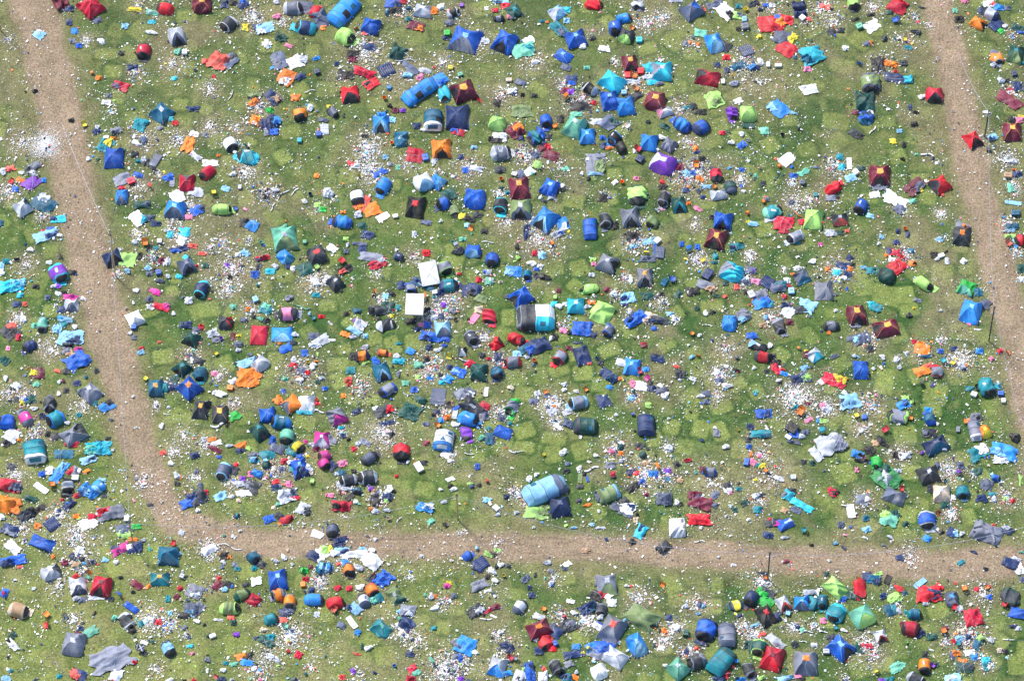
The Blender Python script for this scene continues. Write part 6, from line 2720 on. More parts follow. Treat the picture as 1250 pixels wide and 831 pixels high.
B 288.5 773.6 7.4 7.4 0 pu -
B 249.7 761.8 4.4 3.7 0 ch -
B 225.3 765.1 8.1 5.7 10 gy -
K 232.0 787.9 4.7 8.4 -80 cy -
K 234.5 796.8 5.7 3.7 20 pk -
B 240.4 757.6 8.4 6.1 -20 wh -
K 266.6 755.9 3.4 10.1 80 wh -
K 270.8 828.3 10.1 6.1 0 na -
B 282.6 829.2 5.7 4.0 0 lg -
B 310.4 815.7 6.7 7.4 40 wh -
K 236.2 829.2 5.1 4.0 40 re -
B 207.6 829.2 10.1 5.1 0 wh -
H 205.1 763.5 15.2 200 m
H 227.0 775.2 10.1 60 w
H 314.6 820.7 21.9 160 m
B 317.9 829.2 7.4 3.4 0 pk -
P 359.2 829.2 8.4 5.1 0 sl sl
K 387.0 749.1 5.7 6.1 0 lg -
H 378.6 814.0 10.1 60 w
K 207.6 747.4 5.7 5.7 0 sk -
K 225.3 830.0 5.1 2.7 0 bk -
F 468.2 705.3 21.9 18.5 40 bl - lumps
K 453.9 704.5 13.5 6.7 40 ch -
K 454.8 702.0 8.4 4.0 30 ma -
B 439.6 716.3 10.1 10.1 30 wh -
P 453.9 718.8 17.7 14.3 -65 or co
F 459.0 729.8 15.2 11.8 20 te mi
P 444.7 731.4 20.2 14.3 110 lg sl
D 482.6 724.7 23.6 16.8 -50 ol fo sag
P 409.3 734.8 21.9 14.3 10 re re
U 407.6 744.1 6.7 7.4 0 co -
K 412.6 717.1 7.8 6.1 20 cr -
K 426.1 717.1 7.4 6.7 10 cr -
F 432.9 742.4 18.5 13.5 -40 sk na
X 429.5 759.2 7.4 18.5 30 wh -
K 417.2 762.6 10.1 7.4 -20 sl -
K 436.2 771.0 7.4 7.4 -30 az -
F 462.3 766.8 16.8 13.5 -50 te -
D 464.0 765.1 21.9 18.5 -30 te -
F 496.9 744.9 20.2 15.2 -10 gy lg
B 495.2 744.9 8.4 8.4 0 lg -
F 496.0 760.9 18.5 16.8 50 na - lumps
B 487.3 745.8 6.1 5.7 0 sk -
H 492.7 770.2 15.2 300 w
B 487.6 754.2 6.1 5.7 0 mi -
H 507.8 780.3 18.5 110 w
B 449.2 790.1 10.8 7.4 10 wh -
K 442.1 787.9 3.4 8.4 0 fo -
K 435.7 797.5 9.1 3.0 -12 co -
K 431.2 818.2 6.1 7.4 30 pu -
K 417.7 825.8 6.7 6.7 0 re -
U 481.2 812.0 4.4 4.4 0 az -
K 457.3 820.7 3.4 5.7 60 na -
K 500.3 798.0 10.1 6.7 -15 na -
B 501.9 791.3 4.7 5.4 0 wh -
F 503.6 815.7 11.8 10.1 30 cr -
F 507.8 819.9 10.1 8.4 30 mi -
F 501.1 827.5 11.8 8.4 -10 cr -
U 531.4 803.9 9.1 8.4 0 mi -
H 543.2 815.7 28.6 900 w
H 548.3 819.1 21.9 400 k
B 545.7 808.9 8.4 6.7 0 wh -
B 530.6 741.5 11.8 7.4 10 wh -
B 526.4 727.2 8.4 8.4 30 lg -
K 530.6 727.2 5.7 5.7 0 or -
K 545.7 714.6 7.4 7.4 70 mg -
K 548.3 710.4 6.7 4.0 -20 ye -
B 555.9 814.0 6.1 5.1 0 lg -
K 562.6 828.3 7.4 5.7 0 pu -
F 568.5 786.2 21.9 21.9 -20 az - lumps
F 557.5 786.2 16.8 7.4 -40 gy -
B 579.4 795.5 10.1 5.7 10 wh -
K 560.9 801.4 7.4 7.4 0 bl -
K 529.7 766.0 6.7 5.1 0 te -
F 584.5 713.7 13.5 18.5 -60 gy -
W 595.5 720.5 8.4 3.4 10 wh -
F 581.1 744.9 21.9 15.2 30 ch lg
K 597.1 744.1 13.5 4.0 30 cr -
W 593.8 754.7 13.5 2.4 0 wh -
K 595.5 703.6 5.7 5.7 0 bk -
A 583.7 692.7 15.2 8.4 -20 na -
H 541.5 734.8 13.5 140 m
K 554.2 726.4 6.7 6.1 0 sl -
B 518.8 725.5 4.0 4.7 0 mi -
H 499.4 702.8 10.1 40 w
W 504.5 704.5 8.4 1.7 -55 wh -
H 438.8 822.4 13.5 60 w
K 558.4 800.5 10.1 8.4 0 sl -
H 568.5 807.3 11.8 90 m
B 604.2 707.8 7.4 8.4 60 wh -
B 602.5 697.7 6.7 8.4 40 lg -
K 641.3 706.2 8.4 10.1 -40 sl -
K 646.3 717.1 4.4 5.7 0 na -
K 648.9 725.5 7.4 7.4 0 na -
K 653.6 701.1 4.0 6.1 0 ch -
U 614.8 702.0 4.4 4.7 0 ye -
B 672.5 711.2 7.4 6.7 20 lg -
K 673.6 713.2 4.7 4.7 0 bl -
P 634.5 739.0 20.2 13.5 50 lg sl
F 604.2 739.9 13.5 7.4 20 ma -
D 658.1 766.0 28.6 20.2 20 ma - top=or
F 677.5 769.3 16.8 16.8 -30 na ch
F 693.5 762.6 23.6 13.5 20 ch gy
P 666.6 782.8 21.9 15.2 -100 re re
K 675.0 790.4 7.4 7.4 0 re -
X 677.8 784.5 6.1 7.4 20 bl -
K 658.1 793.8 10.1 10.1 0 na -
W 652.6 779.5 8.4 5.1 -20 wh -
U 664.0 742.4 6.7 5.1 0 or -
K 657.3 751.7 7.4 13.5 60 lg -
H 684.2 750.0 11.8 120 m
U 687.6 753.3 5.1 4.7 0 re -
B 701.1 747.4 10.1 6.7 0 wh -
W 696.9 733.1 10.1 5.1 -10 wh -
K 619.4 788.7 15.2 10.1 -40 na -
H 618.5 790.4 18.5 140 k
U 623.6 802.2 6.7 7.4 0 cr -
U 629.0 803.0 4.7 6.1 0 gy -
D 607.6 811.5 21.9 20.2 -110 lg az
F 615.2 821.6 18.5 6.7 10 az -
F 633.7 825.8 18.5 15.2 60 lg ch
F 647.2 819.9 11.8 25.3 10 bl na lumps
D 663.2 826.6 16.8 11.8 -90 wh -
K 640.4 815.7 6.1 4.7 0 li -
K 663.7 815.7 5.7 5.4 20 co -
P 679.2 813.2 21.9 15.2 -60 ch gy
F 701.1 798.0 23.6 10.1 10 na -
K 694.4 809.8 10.1 7.4 20 gy -
K 711.2 796.3 5.1 4.4 0 ye -
K 691.8 798.0 6.7 6.7 0 na -
K 703.6 788.4 10.1 6.7 0 az -
F 691.8 825.8 16.8 10.1 0 pe na
K 701.1 825.8 5.7 8.4 60 or -
B 703.6 819.9 6.1 5.1 0 lg -
D 739.8 711.2 25.3 23.6 -80 gy ol sag
F 728.1 725.5 18.5 11.8 -20 bk -
K 734.8 724.7 10.1 10.1 -50 cr -
W 741.5 727.2 8.4 10.1 60 wh -
W 746.6 734.8 11.8 10.1 0 lg -
F 717.9 741.5 23.6 15.2 25 na pe lumps
P 734.0 742.4 15.2 13.5 -100 ch gy
B 733.1 752.5 8.4 8.4 60 lg -
H 716.3 756.7 13.5 180 w
D 782.0 750.0 33.7 25.3 -30 ol -
H 778.6 731.4 18.5 160 w
B 795.5 763.5 11.8 6.7 0 bk -
D 748.3 765.1 32.0 28.6 -120 gy - top=co
K 728.9 763.5 7.4 11.8 50 wh -
K 734.0 760.9 4.0 10.1 60 bl -
B 762.6 756.4 4.7 5.1 0 sk -
K 754.2 782.8 4.7 6.7 60 wh -
D 776.9 785.4 32.0 21.9 -60 az sk
F 738.2 791.3 25.3 20.2 -15 bl - lumps
D 750.8 800.5 28.6 21.9 -30 lg -
F 727.2 797.1 13.5 18.5 60 gy -
D 731.4 818.2 20.2 20.2 -60 wh -
F 721.3 789.6 13.5 13.5 20 az pe
U 717.1 792.1 3.4 5.7 0 ye -
U 772.2 797.1 4.0 3.0 0 ye -
H 782.0 795.5 10.1 60 w
B 765.1 714.3 5.7 5.1 0 wh -
H 606.7 775.2 10.1 60 w
W 602.4 751.7 2.4 8.4 60 wh -
B 611.0 771.0 7.4 7.4 0 wh -
K 798.8 787.0 3.4 6.7 0 fo -
H 675.8 706.2 13.5 70 w
B 603.7 727.2 4.4 4.0 0 wh -
U 811.0 709.5 5.4 6.7 0 or -
P 899.4 736.8 16.0 14.3 200 ye pe
P 917.1 728.9 21.9 16.8 -120 na ch
F 934.8 723.0 15.2 18.5 60 ch gr
F 934.8 734.0 21.9 16.8 -30 gr -
F 928.1 721.3 11.8 10.1 60 gr -
D 934.8 749.1 25.3 20.2 -60 bk - top=re
F 948.3 751.7 10.1 11.8 20 na -
D 955.9 734.8 18.5 15.2 -60 lg co open
X 961.8 748.3 5.7 5.1 -10 sk -
K 960.9 744.9 8.4 8.4 -60 sl -
D 978.9 734.8 18.5 18.5 -90 az sl
P 991.2 734.8 13.5 16.8 180 te pe
F 990.4 722.2 18.5 7.4 0 lg -
U 934.8 704.5 5.1 5.4 0 or -
H 931.4 711.2 13.5 260 w
K 931.4 699.4 11.8 5.1 0 ch -
P 862.3 766.8 30.3 23.6 -110 bl na
T 887.6 773.6 32.0 21.9 90 gy sl
T 880.0 805.6 38.8 25.3 50 te fo
D 827.8 814.8 25.3 23.6 -40 mi -
P 850.5 805.6 23.6 18.5 200 ch gy
P 914.6 816.5 20.2 14.3 -70 ch gy
F 885.9 821.6 10.1 13.5 -20 re -
K 877.5 828.3 13.5 6.7 0 na -
U 898.9 806.2 5.7 5.1 -10 az -
K 895.2 812.7 3.7 3.7 0 co -
D 943.2 801.4 32.0 25.3 -110 cr re
F 946.6 782.8 23.6 10.1 -40 lg gy
P 926.4 788.7 21.9 18.5 -110 fo li
F 917.9 788.7 11.8 15.2 0 fo ol
K 912.0 786.2 8.4 8.4 0 fo -
H 921.3 773.6 16.8 170 w
B 919.6 776.9 7.4 6.7 0 lg -
K 929.7 773.6 10.1 5.1 20 co -
K 921.3 762.6 11.8 5.1 10 sk -
B 911.2 765.1 5.7 6.7 0 lg -
D 983.7 805.6 28.6 30.3 -90 gy sl top=or
K 993.8 786.7 6.7 5.7 0 lg -
W 985.3 771.9 2.4 15.2 90 wh -
W 980.3 782.8 10.1 2.0 -15 wh -
K 970.2 786.2 8.4 7.4 20 ch -
H 970.2 765.1 13.5 160 w
K 979.4 768.5 6.7 6.1 20 mi -
K 973.5 765.1 6.1 6.1 0 na -
F 958.4 826.6 20.2 6.7 10 sk pe
K 974.4 824.1 8.4 5.1 0 pk -
F 904.5 828.3 13.5 5.1 0 az na
H 840.4 795.5 13.5 160 m
B 837.9 794.6 7.4 8.4 0 na -
K 850.2 790.4 5.7 4.4 0 co -
X 837.1 771.9 7.4 8.4 -5 fo -
H 823.6 765.1 15.2 160 w
B 825.3 765.1 11.8 10.1 40 wh -
K 810.4 768.8 6.7 6.7 20 or -
K 805.9 769.3 4.0 4.7 0 bk -
K 816.8 753.0 6.7 6.7 -10 na -
H 850.5 736.5 18.5 150 w
K 853.9 737.3 7.4 7.4 0 na -
B 859.0 739.0 6.7 5.1 0 sk -
B 837.1 739.0 6.7 7.4 0 lg -
B 852.2 748.6 6.7 4.0 0 sk -
K 902.8 750.8 6.1 5.1 0 na -
H 904.5 765.1 10.1 110 w
K 929.7 826.6 8.4 4.4 20 li -
K 979.4 828.3 6.7 5.1 0 bk -
B 811.8 811.5 6.1 4.7 -20 wh -
F 800.8 761.8 6.7 6.7 0 fo -
K 807.6 790.4 6.1 7.4 70 wh -
H 810.1 782.0 13.5 160 w
H 993.8 763.5 8.4 60 w
B 998.8 721.3 5.1 10.1 0 wh -
D 1020.0 715.4 26.0 20.0 -40 li -
P 1049.6 716.6 25.0 14.0 -90 re re
F 1040.0 726.0 16.0 8.8 -10 fo -
U 1049.2 707.0 6.8 6.0 0 or -
A 1058.0 703.0 10.0 12.0 -2 na -
F 1067.0 706.0 18.0 14.0 -10 pe na
K 1072.0 700.0 8.8 4.8 20 li -
M 1083.6 707.0 7.2 12.4 -20 bk -
P 1003.0 734.0 18.0 14.0 -90 pe te
P 1021.0 746.0 26.0 22.0 -120 te cy
K 1028.0 731.0 8.8 7.2 0 bl -
D 1053.0 750.0 28.0 28.0 -60 mi li big
B 1030.0 768.6 5.2 8.8 70 wh -
U 1020.0 765.6 5.6 4.8 0 te -
K 1004.4 757.0 7.2 7.2 0 pk -
W 1005.0 770.0 12.0 2.4 -20 wh -
D 1026.0 789.0 30.0 26.0 -40 bl - open
X 1008.6 794.4 8.0 6.4 0 lg -
K 1015.0 778.0 10.0 8.0 20 ch -
D 1075.0 775.0 16.0 14.0 -70 lg co open
K 1058.0 787.0 7.2 12.0 80 cr -
H 1056.0 787.0 22.0 320 w
K 1047.0 791.0 12.0 12.0 0 fo -
K 1079.0 727.0 7.2 10.0 -60 na -
F 1092.0 729.0 18.0 12.0 20 li -
K 1097.0 717.0 10.0 6.0 -30 re -
K 1105.0 723.0 5.6 4.8 0 pe -
F 1086.4 743.0 16.0 14.0 20 pe te
B 1097.0 745.0 8.0 8.8 40 lg -
K 1047.0 729.4 5.6 5.6 40 cr -
X 1123.0 711.4 7.2 18.0 -45 sk -
F 1135.0 724.0 30.0 22.0 0 re na lumps
K 1136.0 727.0 12.0 12.0 0 na -
K 1147.0 716.0 6.8 8.8 40 re -
D 1161.6 729.0 20.0 16.0 -90 sl gy top=az
K 1130.0 736.6 6.8 4.0 0 lg -
P 1116.4 748.6 18.0 13.0 0 pe te
P 1112.0 765.4 21.0 19.0 175 cr ma
K 1124.0 773.0 8.8 10.0 -60 na -
K 1102.0 762.0 6.0 8.0 0 ma -
F 1187.0 752.0 22.0 23.0 10 cr - lumps
K 1187.0 756.0 6.8 6.8 0 na -
U 1165.0 741.0 5.2 6.8 0 re -
K 1171.0 742.0 8.8 6.8 0 lg -
U 1177.0 717.0 8.0 6.8 0 or -
K 1192.0 719.0 6.0 6.8 0 cr -
U 1205.0 716.4 5.2 5.6 0 or -
K 1207.0 728.0 7.2 5.6 0 bl -
P 1234.0 727.0 23.0 21.0 -85 ch fo
U 1225.6 737.0 5.2 7.2 0 re -
F 1247.0 749.0 16.0 28.0 70 bl - lumps
K 1243.0 766.0 6.0 6.0 0 lg -
H 1180.0 777.0 26.0 520 m
K 1182.0 778.0 8.8 8.8 0 na -
U 1170.0 784.6 6.4 6.0 0 te -
K 1171.0 779.0 10.0 8.0 0 sk -
K 1164.0 782.0 5.6 5.2 0 re -
K 1172.0 770.0 8.0 6.8 0 be -
F 1192.0 786.0 10.0 13.2 -20 pe -
F 1198.0 779.0 12.0 10.0 -50 li bk
B 1210.0 781.0 8.0 8.0 0 lg -
K 1184.0 796.0 12.0 6.8 10 wh -
K 1189.0 801.0 8.0 8.0 0 az -
F 1178.0 813.0 22.0 14.0 -5 fo ch
K 1175.0 806.6 10.0 6.0 -10 or -
K 1167.0 797.0 10.0 8.0 0 or -
K 1162.0 799.0 6.0 10.0 0 sl -
H 1154.0 783.0 8.0 60 w
U 1152.0 769.0 8.0 6.8 0 or -
K 1154.0 766.0 6.8 4.8 0 ma -
K 1203.0 805.0 10.0 8.0 0 cy -
K 1203.0 813.0 6.8 10.0 0 te -
H 1202.0 809.0 12.0 160 w
B 1220.0 793.0 8.8 6.0 0 be -
K 1227.6 794.6 6.8 6.0 0 bk -
W 1231.0 780.0 2.4 14.0 85 wh -
K 1095.0 813.0 18.0 12.0 35 mi -
P 1129.0 811.0 23.0 14.4 -95 or ch
K 1129.0 798.0 6.0 7.2 0 bk -
K 1140.0 811.0 8.8 6.0 0 ch -
U 1139.0 812.0 4.8 6.0 0 pu -
U 1072.0 822.0 6.0 6.0 0 ye -
K 1077.0 829.0 8.0 4.0 0 pu -
K 1085.0 828.6 10.0 5.6 0 te -
P 1118.0 828.0 24.0 14.0 -30 ch lg
F 1163.0 827.0 18.0 12.0 10 sk wh
B 1165.0 826.0 7.2 8.0 60 wh -
U 1106.6 783.0 3.2 4.4 0 li -
B 1137.0 793.0 6.8 2.8 -10 wh -
K 1138.0 777.0 12.0 8.0 0 fo -
H 1068.0 799.0 16.0 130 w
H 1032.0 829.0 6.0 50 w
U 1198.0 761.0 5.6 4.8 0 bk -
H 1200.0 725.0 24.0 120 w
K 1236.0 764.0 10.0 4.0 0 na -
H 1096.0 743.0 10.0 60 w
A 1235.0 691.0 16.0 6.0 -20 na -
K 1244.0 697.0 8.8 8.0 -40 wh -
K 1009.0 700.0 6.0 5.2 0 fo -
K 1248.0 707.0 6.0 8.0 0 sl -
"""
rows = []
for ln in CAT.strip().split('\n'):
    p = ln.split()
    rows.append((p[0], float(p[1]), float(p[2]), [float(v) for v in p[3:5]] if p[0] != 'H' else [float(p[3]), int(p[4])], p[5:]))
hot = [(r[1], r[2], r[3][0], r[3][1], r[4][0]) for r in rows if r[0] == 'H']
# ---------------------------------------------------------------- the tracks, worn ground and tent prints
TRACKS = [([(28,-40),(48,30),(74,150),(100,270),(128,390),(152,480),(168,545),(190,600),(215,636),(262,655),(340,664),(470,664),(620,667),(760,672),(900,680),(1050,687),(1180,688),(1300,682)], None),
          ([(1138,-30),(1158,60),(1172,130),(1190,220),(1212,300),(1232,370),(1250,450),(1266,540),(1290,640)], None)]
TW = [[7.2,7.4,7.2,6.4,6.2,6.0,5.6,5.0,4.4,4.5,4.9,4.4,4.6,4.7,4.7,4.9,5.0,5.2],[4.6,5.0,5.4,5.2,5.2,5.0,5.0,5.0,5.0]]
X0, X1, Y0, Y1, ST = -84.0, 84.0, -66.0, 74.0, 0.25
gx = np.arange(X0, X1+ST/2, ST); gy = np.arange(Y0, Y1+ST/2, ST)
GX, GY = np.meshgrid(gx, gy, indexing='ij')
def vnoise(X, Y, scale, seed, octv=4):
    r = np.random.default_rng(seed); out = np.zeros_like(X); amp = 1.0; tot = 0
    for o in range(octv):
        T = r.random((64, 64)); xs = X/scale+100.3*(o+1); ys = Y/scale+57.7*(o+1)
        xi = np.floor(xs).astype(int); yi = np.floor(ys).astype(int); fx = xs-xi; fy = ys-yi
        fx = fx*fx*(3-2*fx); fy = fy*fy*(3-2*fy)
        a = T[xi % 64, yi % 64]; b = T[(xi+1) % 64, yi % 64]; c = T[xi % 64, (yi+1) % 64]; d = T[(xi+1) % 64, (yi+1) % 64]
        out += amp*((a*(1-fx)+b*fx)*(1-fy)+(c*(1-fx)+d*fx)*fy); tot += amp; amp *= .5; scale /= 2.0
    return out/tot
def track_dist(X, Y):
    best = np.full(X.shape, 1e9)
    for (pts, _), ws in zip(TRACKS, TW):
        P = [at(*p) for p in pts]
        for (a, b), (c, d), w0, w1 in zip(P[:-1], P[1:], ws[:-1], ws[1:]):
            L2 = (c-a)**2+(d-b)**2; t = np.clip(((X-a)*(c-a)+(Y-b)*(d-b))/L2, 0, 1)
            dd = np.hypot(X-a-t*(c-a), Y-b-t*(d-b))-(w0+(w1-w0)*t)*.43
            best = np.minimum(best, dd)
    return best
def ss(a, b, x):
    t = np.clip((x-a)/(b-a), 0, 1); return t*t*(3-2*t)
TD = track_dist(GX, GY)
n1 = vnoise(GX, GY, 16, 1); n2 = vnoise(GX, GY, 3.5, 2); n3 = vnoise(GX, GY, 1.1, 3); n4 = vnoise(GX, GY, 7.5, 5)
td = TD+(n2-.5)*2.0+(n3-.5)*1.0
track = 1-ss(-.7, .6, td); verge = 1-ss(.1, 3.0, td)
mud = ss(.56, .72, n4*.7+n2*.3+.03)*.6
for px, py, r, n, m in hot:
    x, y = at(px, py); rr = r/ppm(py)*1.25; i0 = np.clip(int((x-3*rr-X0)/ST), 0, len(gx)-1); i1 = np.clip(int((x+3*rr-X0)/ST)+1, 1, len(gx)); j0 = np.clip(int((y-3*rr-Y0)/ST), 0, len(gy)-1); j1 = np.clip(int((y+3*rr-Y0)/ST)+1, 1, len(gy))
    if i1 <= i0 or j1 <= j0: continue
    sx, sy = GX[i0:i1, j0:j1]-x, GY[i0:i1, j0:j1]-y
    k = min(1, n/110)*.85; g = k*np.exp(-(sx*sx+sy*sy)/(rr*rr)*1.1)*(.55+.9*n2[i0:i1, j0:j1])
    mud[i0:i1, j0:j1] = np.maximum(mud[i0:i1, j0:j1], g)
PRINTS = """138 87 22 17;888 72 20 18;812 110 22 20;830 105 18 16;1183 32 16 16;1187 48 14 12;1200 60 22 20;1190 92 20 22;1091 112 20 16;1070 75 26 16;1028 80 30 20;1020 148 34 22;1118 168 24 20;1096 190 20 20;1140 180 20 20;1148 62 18 16;940 177 22 20 30;985 182 22 18;866 170 30 24;846 227 20 20;938 218 24 22 30;860 245 30 22;15 245 14 22;142 37 20 18;750 212 18 14;700 197 18 14;700 245 26 18;678 254 20 12;720 212 20 16;480 225 18 14;620 330 16 14;675 327 24 22;707 327 22 20 20;753 302 20 20 30;620 387 16 20;712 455 24 18;630 460 22 20;660 458 16 22;620 458 20 14;640 480 22 18;640 525 24 18;615 545 26 20;710 550 22 22;745 535 24 18;640 545 24 14;855 523 20 22;835 545 22 18;820 520 18 18;50 340 20 20 -20;62 305 20 20;40 353 26 20;172 345 22 20 -30;210 355 16 14;215 340 14 12;320 350 22 14;250 378 36 20;285 382 22 16;320 362 20 14;210 507 28 20;225 530 24 18;250 445 18 16;335 445 18 32;372 515 26 18;300 545 24 18;300 510 20 14;445 455 20 18;430 487 16 14;452 487 22 14;420 425 16 12;493 607 20 42;518 597 22 18;475 585 26 12;560 612 18 24;585 632 20 16;475 567 22 12;450 605 14 24;495 695 24 12;525 695 24 14;310 620 22 16;305 695 30 20;1015 347 18 20;1057 350 30 22;1083 360 34 26;1150 335 26 28;1173 300 18 16;1180 325 16 20;1165 365 24 20;1110 378 24 16;1175 405 30 20;1200 410 20 20;1080 465 22 32 -10;1142 480 28 26;1205 437 24 22;1210 497 22 20;1220 517 20 22 30;1105 530 28 24;1155 540 18 20;1030 577 26 24;1110 575 24 20;1125 617 16 20;1183 630 16 20;1108 627 22 20;1105 655 26 20;1160 670 26 14;1095 645 20 24 30;1240 595 26 20;1145 745 24 18 20;1137 768 22 16 20;1215 760 22 18;1092 782 20 20;1098 795 20 16;1048 815 20 22 20;1070 815 14 16;1085 810 14 18;820 710 20 26;875 715 14 22;870 740 22 18;690 705 24 16;650 765 20 16;630 725 30 14;725 705 22 30;770 715 28 20;820 825 18 14;12 710 20 18;25 770 24 24;115 755 34 26;60 755 26 30;110 625 34 24;105 620 22 20;165 690 28 26;80 655 26 14;32 715 26 20;45 800 20 14;240 790 26 22;225 815 34 24;290 785 30 24;300 755 20 14;320 775 18 22;470 745 22 20;415 790 24 20;440 805 24 18;470 800 24 22;545 715 20 18;540 765 18 16;585 785 22 22;580 818 26 18;505 700 26 16;525 800 20 18;"""
pr = np.zeros_like(GX); ring = np.zeros_like(GX); tone = np.zeros_like(GX)
plist = []
for ln in PRINTS.split(';'):
    q = ln.split()
    if len(q) >= 4: plist.append((*at(float(q[0]), float(q[1])), float(q[2])/9.3, float(q[3])/9.3/.9, R(float(q[4]) if len(q) > 4 else random.uniform(-20, 20))))
solid = [r for r in rows if r[0] in 'DPTGF' and r[3][0] > 11]
solidxy = np.array([at(r[1], r[2]) for r in solid])
tries = 0
while len(plist) < 620 and tries < 20000:
    tries += 1
    x = random.uniform(-72, 72); y = random.uniform(-56, 62)
    ia, ja = int((x-X0)/ST), int((y-Y0)/ST)
    if TD[ia, ja] < 2.2 or (np.hypot(solidxy[:, 0]-x, solidxy[:, 1]-y).min() < 1.0 and random.random() < .8): continue
    if any(abs(x-p[0]) < 2.3 and abs(y-p[1]) < 2.1 for p in plist): continue
    plist.append((x, y, random.uniform(1.7, 3.1), random.uniform(1.7, 2.9), random.choice((0, .1, -.15, .6, -.7, .35))))
for x, y, w_, h_, a in plist:
    i0 = max(0, int((x-4-X0)/ST)); i1 = min(len(gx), int((x+4-X0)/ST)); j0 = max(0, int((y-4-Y0)/ST)); j1 = min(len(gy), int((y+4-Y0)/ST))
    if i1 <= i0 or j1 <= j0: continue
    sx, sy = GX[i0:i1, j0:j1]-x, GY[i0:i1, j0:j1]-y
    u = (sx*cos(a)+sy*sin(a)); v = (-sx*sin(a)+sy*cos(a)); rc = .38
    qx = np.maximum(abs(u)-w_/2+rc, 0); qy = np.maximum(abs(v)-h_/2+rc, 0)
    d = np.hypot(qx, qy)-rc+(n3[i0:i1, j0:j1]-.5)*.3
    k = random.uniform(.45, 1.0)
    pr[i0:i1, j0:j1] = np.maximum(pr[i0:i1, j0:j1], k*(1-ss(-.12, .12, d)))
    ring[i0:i1, j0:j1] = np.maximum(ring[i0:i1, j0:j1], k*(1-ss(.05, .42, abs(d-.28))))
mixc = lambda A, B, t: A*(1-t[..., None])+np.array(B)*t[..., None]
dark = np.array((.026, .070, .020)); mid = np.array((.076, .120, .033)); dry = np.array((.170, .180, .062)); soil = np.array((.205, .168, .100)); sand = np.array((.272, .203, .138))
sunlit_tint = ss(10, -50, GY)*ss(40, -70, GX)  # mask for the sunnier lower-left corner, painted into the ground colour
g = mixc(np.broadcast_to(mid, GX.shape+(3,)).copy(), dark, np.clip(ss(.42, .66, n1*.55+n2*.45)*.8, 0, 1))
g = mixc(g, dry, ss(.46, .70, vnoise(GX, GY, 5, 9))*.42)
tuft = ss(.5, .66, vnoise(GX, GY, 1.9, 31, 3)*.6+n4*.4); g = mixc(g, dark, tuft*.55)
g = mixc(g, np.array((.20, .19, .075)), ss(.56, .72, vnoise(GX, GY, 1.3, 33, 3))*.34)
g = mixc(g, dark*.9, np.clip(ring*.85*(1-pr), 0, 1)*ss(.25, .55, n2+.12))
g = mixc(g, np.array((.172, .210, .058)), np.clip(pr*.95, 0, 1))
g = mixc(g, soil, np.clip(mud, 0, .8))
g = mixc(g, np.array((.155, .142, .070)), np.clip(verge*.75, 0, 1))
g = mixc(g, np.array((.215, .225, .070)), sunlit_tint*.45)  # sunlit, yellower look put into the grass colour here
north = ss(5, 45, GY+(n4-.5)*30)
g = mixc(g, np.array((.150, .138, .066)), north*.24*(.5+n2))
g = mixc(g, sand, np.clip(track*(.72+.5*n3), 0, 1))
r1 = np.random.default_rng(3).random(400); q1 = (np.clip(TD, -8, 8)+9)*6; k1 = q1.astype(int); streak = r1[k1]*(1-(q1-k1))+r1[k1+1]*(q1-k1)
g = g*(1-track*(.36*(1-streak)*ss(.3, .7, n2+.1)))[..., None]
g = g*((.72+.56*n3)*(1-track)+(.9+.2*n3)*track)[..., None]
relief = (n2-.5)*.10+(n3-.5)*.07; relief *= (1-.6*track); relief -= .06
ed = np.minimum(np.minimum(GX-X0, X1-GX), np.minimum(GY-Y0, Y1-GY)); relief = np.minimum(relief, -.012)*np.clip(ed/4, 0, 1)
def ground_mat():
    m = bpy.data.materials.new('trampled_grass'); m.use_nodes = True
    n = m.node_tree.nodes; l = m.node_tree.links; b = n['Principled BSDF']
    a = n.new('ShaderNodeAttribute'); a.attribute_name = 'ground_tint'
    geo = n.new('ShaderNodeNewGeometry')
    f1 = n.new('ShaderNodeTexNoise'); f1.inputs['Scale'].default_value = 4.5; f1.inputs['Detail'].default_value = 6; f1.inputs['Roughness'].default_value = .75
    l.new(geo.outputs['Position'], f1.inputs['Vector'])
    mr = n.new('ShaderNodeMapRange'); mr.inputs['From Min'].default_value = .3; mr.inputs['From Max'].default_value = .7; mr.inputs['To Min'].default_value = .3; mr.inputs['To Max'].default_value = 1.75
    l.new(f1.outputs['Fac'], mr.inputs['Value'])
    mx = n.new('ShaderNodeMix'); mx.data_type = 'RGBA'; mx.blend_type = 'MULTIPLY'; mx.inputs['Factor'].default_value = 1
    l.new(a.outputs['Color'], mx.inputs['A']); l.new(mr.outputs[0], mx.inputs['B'])
    f2 = n.new('ShaderNodeTexNoise'); f2.inputs['Scale'].default_value = 1.3; f2.inputs['Detail'].default_value = 5
    l.new(geo.outputs['Position'], f2.inputs['Vector'])
    hs = n.new('ShaderNodeHueSaturation'); mr3 = n.new('ShaderNodeMapRange'); mr3.inputs['To Min'].default_value = .47; mr3.inputs['To Max'].default_value = .53
    l.new(f2.outputs['Fac'], mr3.inputs['Value']); l.new(mr3.outputs[0], hs.inputs['Hue']); l.new(mx.outputs['Result'], hs.inputs['Color'])
    l.new(hs.outputs[0], b.inputs['Base Color'])
    bp = n.new('ShaderNodeBump'); bp.inputs['Strength'].default_value = .7; bp.inputs['Distance'].default_value = .12
    l.new(f1.outputs['Fac'], bp.inputs['Height']); l.new(bp.outputs[0], b.inputs['Normal'])
    b.inputs['Roughness'].default_value = .95; b.inputs['Specular IOR Level'].default_value = .1
    return m
GM = ground_mat()
nx_, ny_ = len(gx), len(gy)
ii, jj = np.meshgrid(np.arange(nx_-1), np.arange(ny_-1), indexing='ij')
quads = np.stack([ii*ny_+jj, (ii+1)*ny_+jj, (ii+1)*ny_+jj+1, ii*ny_+jj+1], -1).reshape(-1, 4)
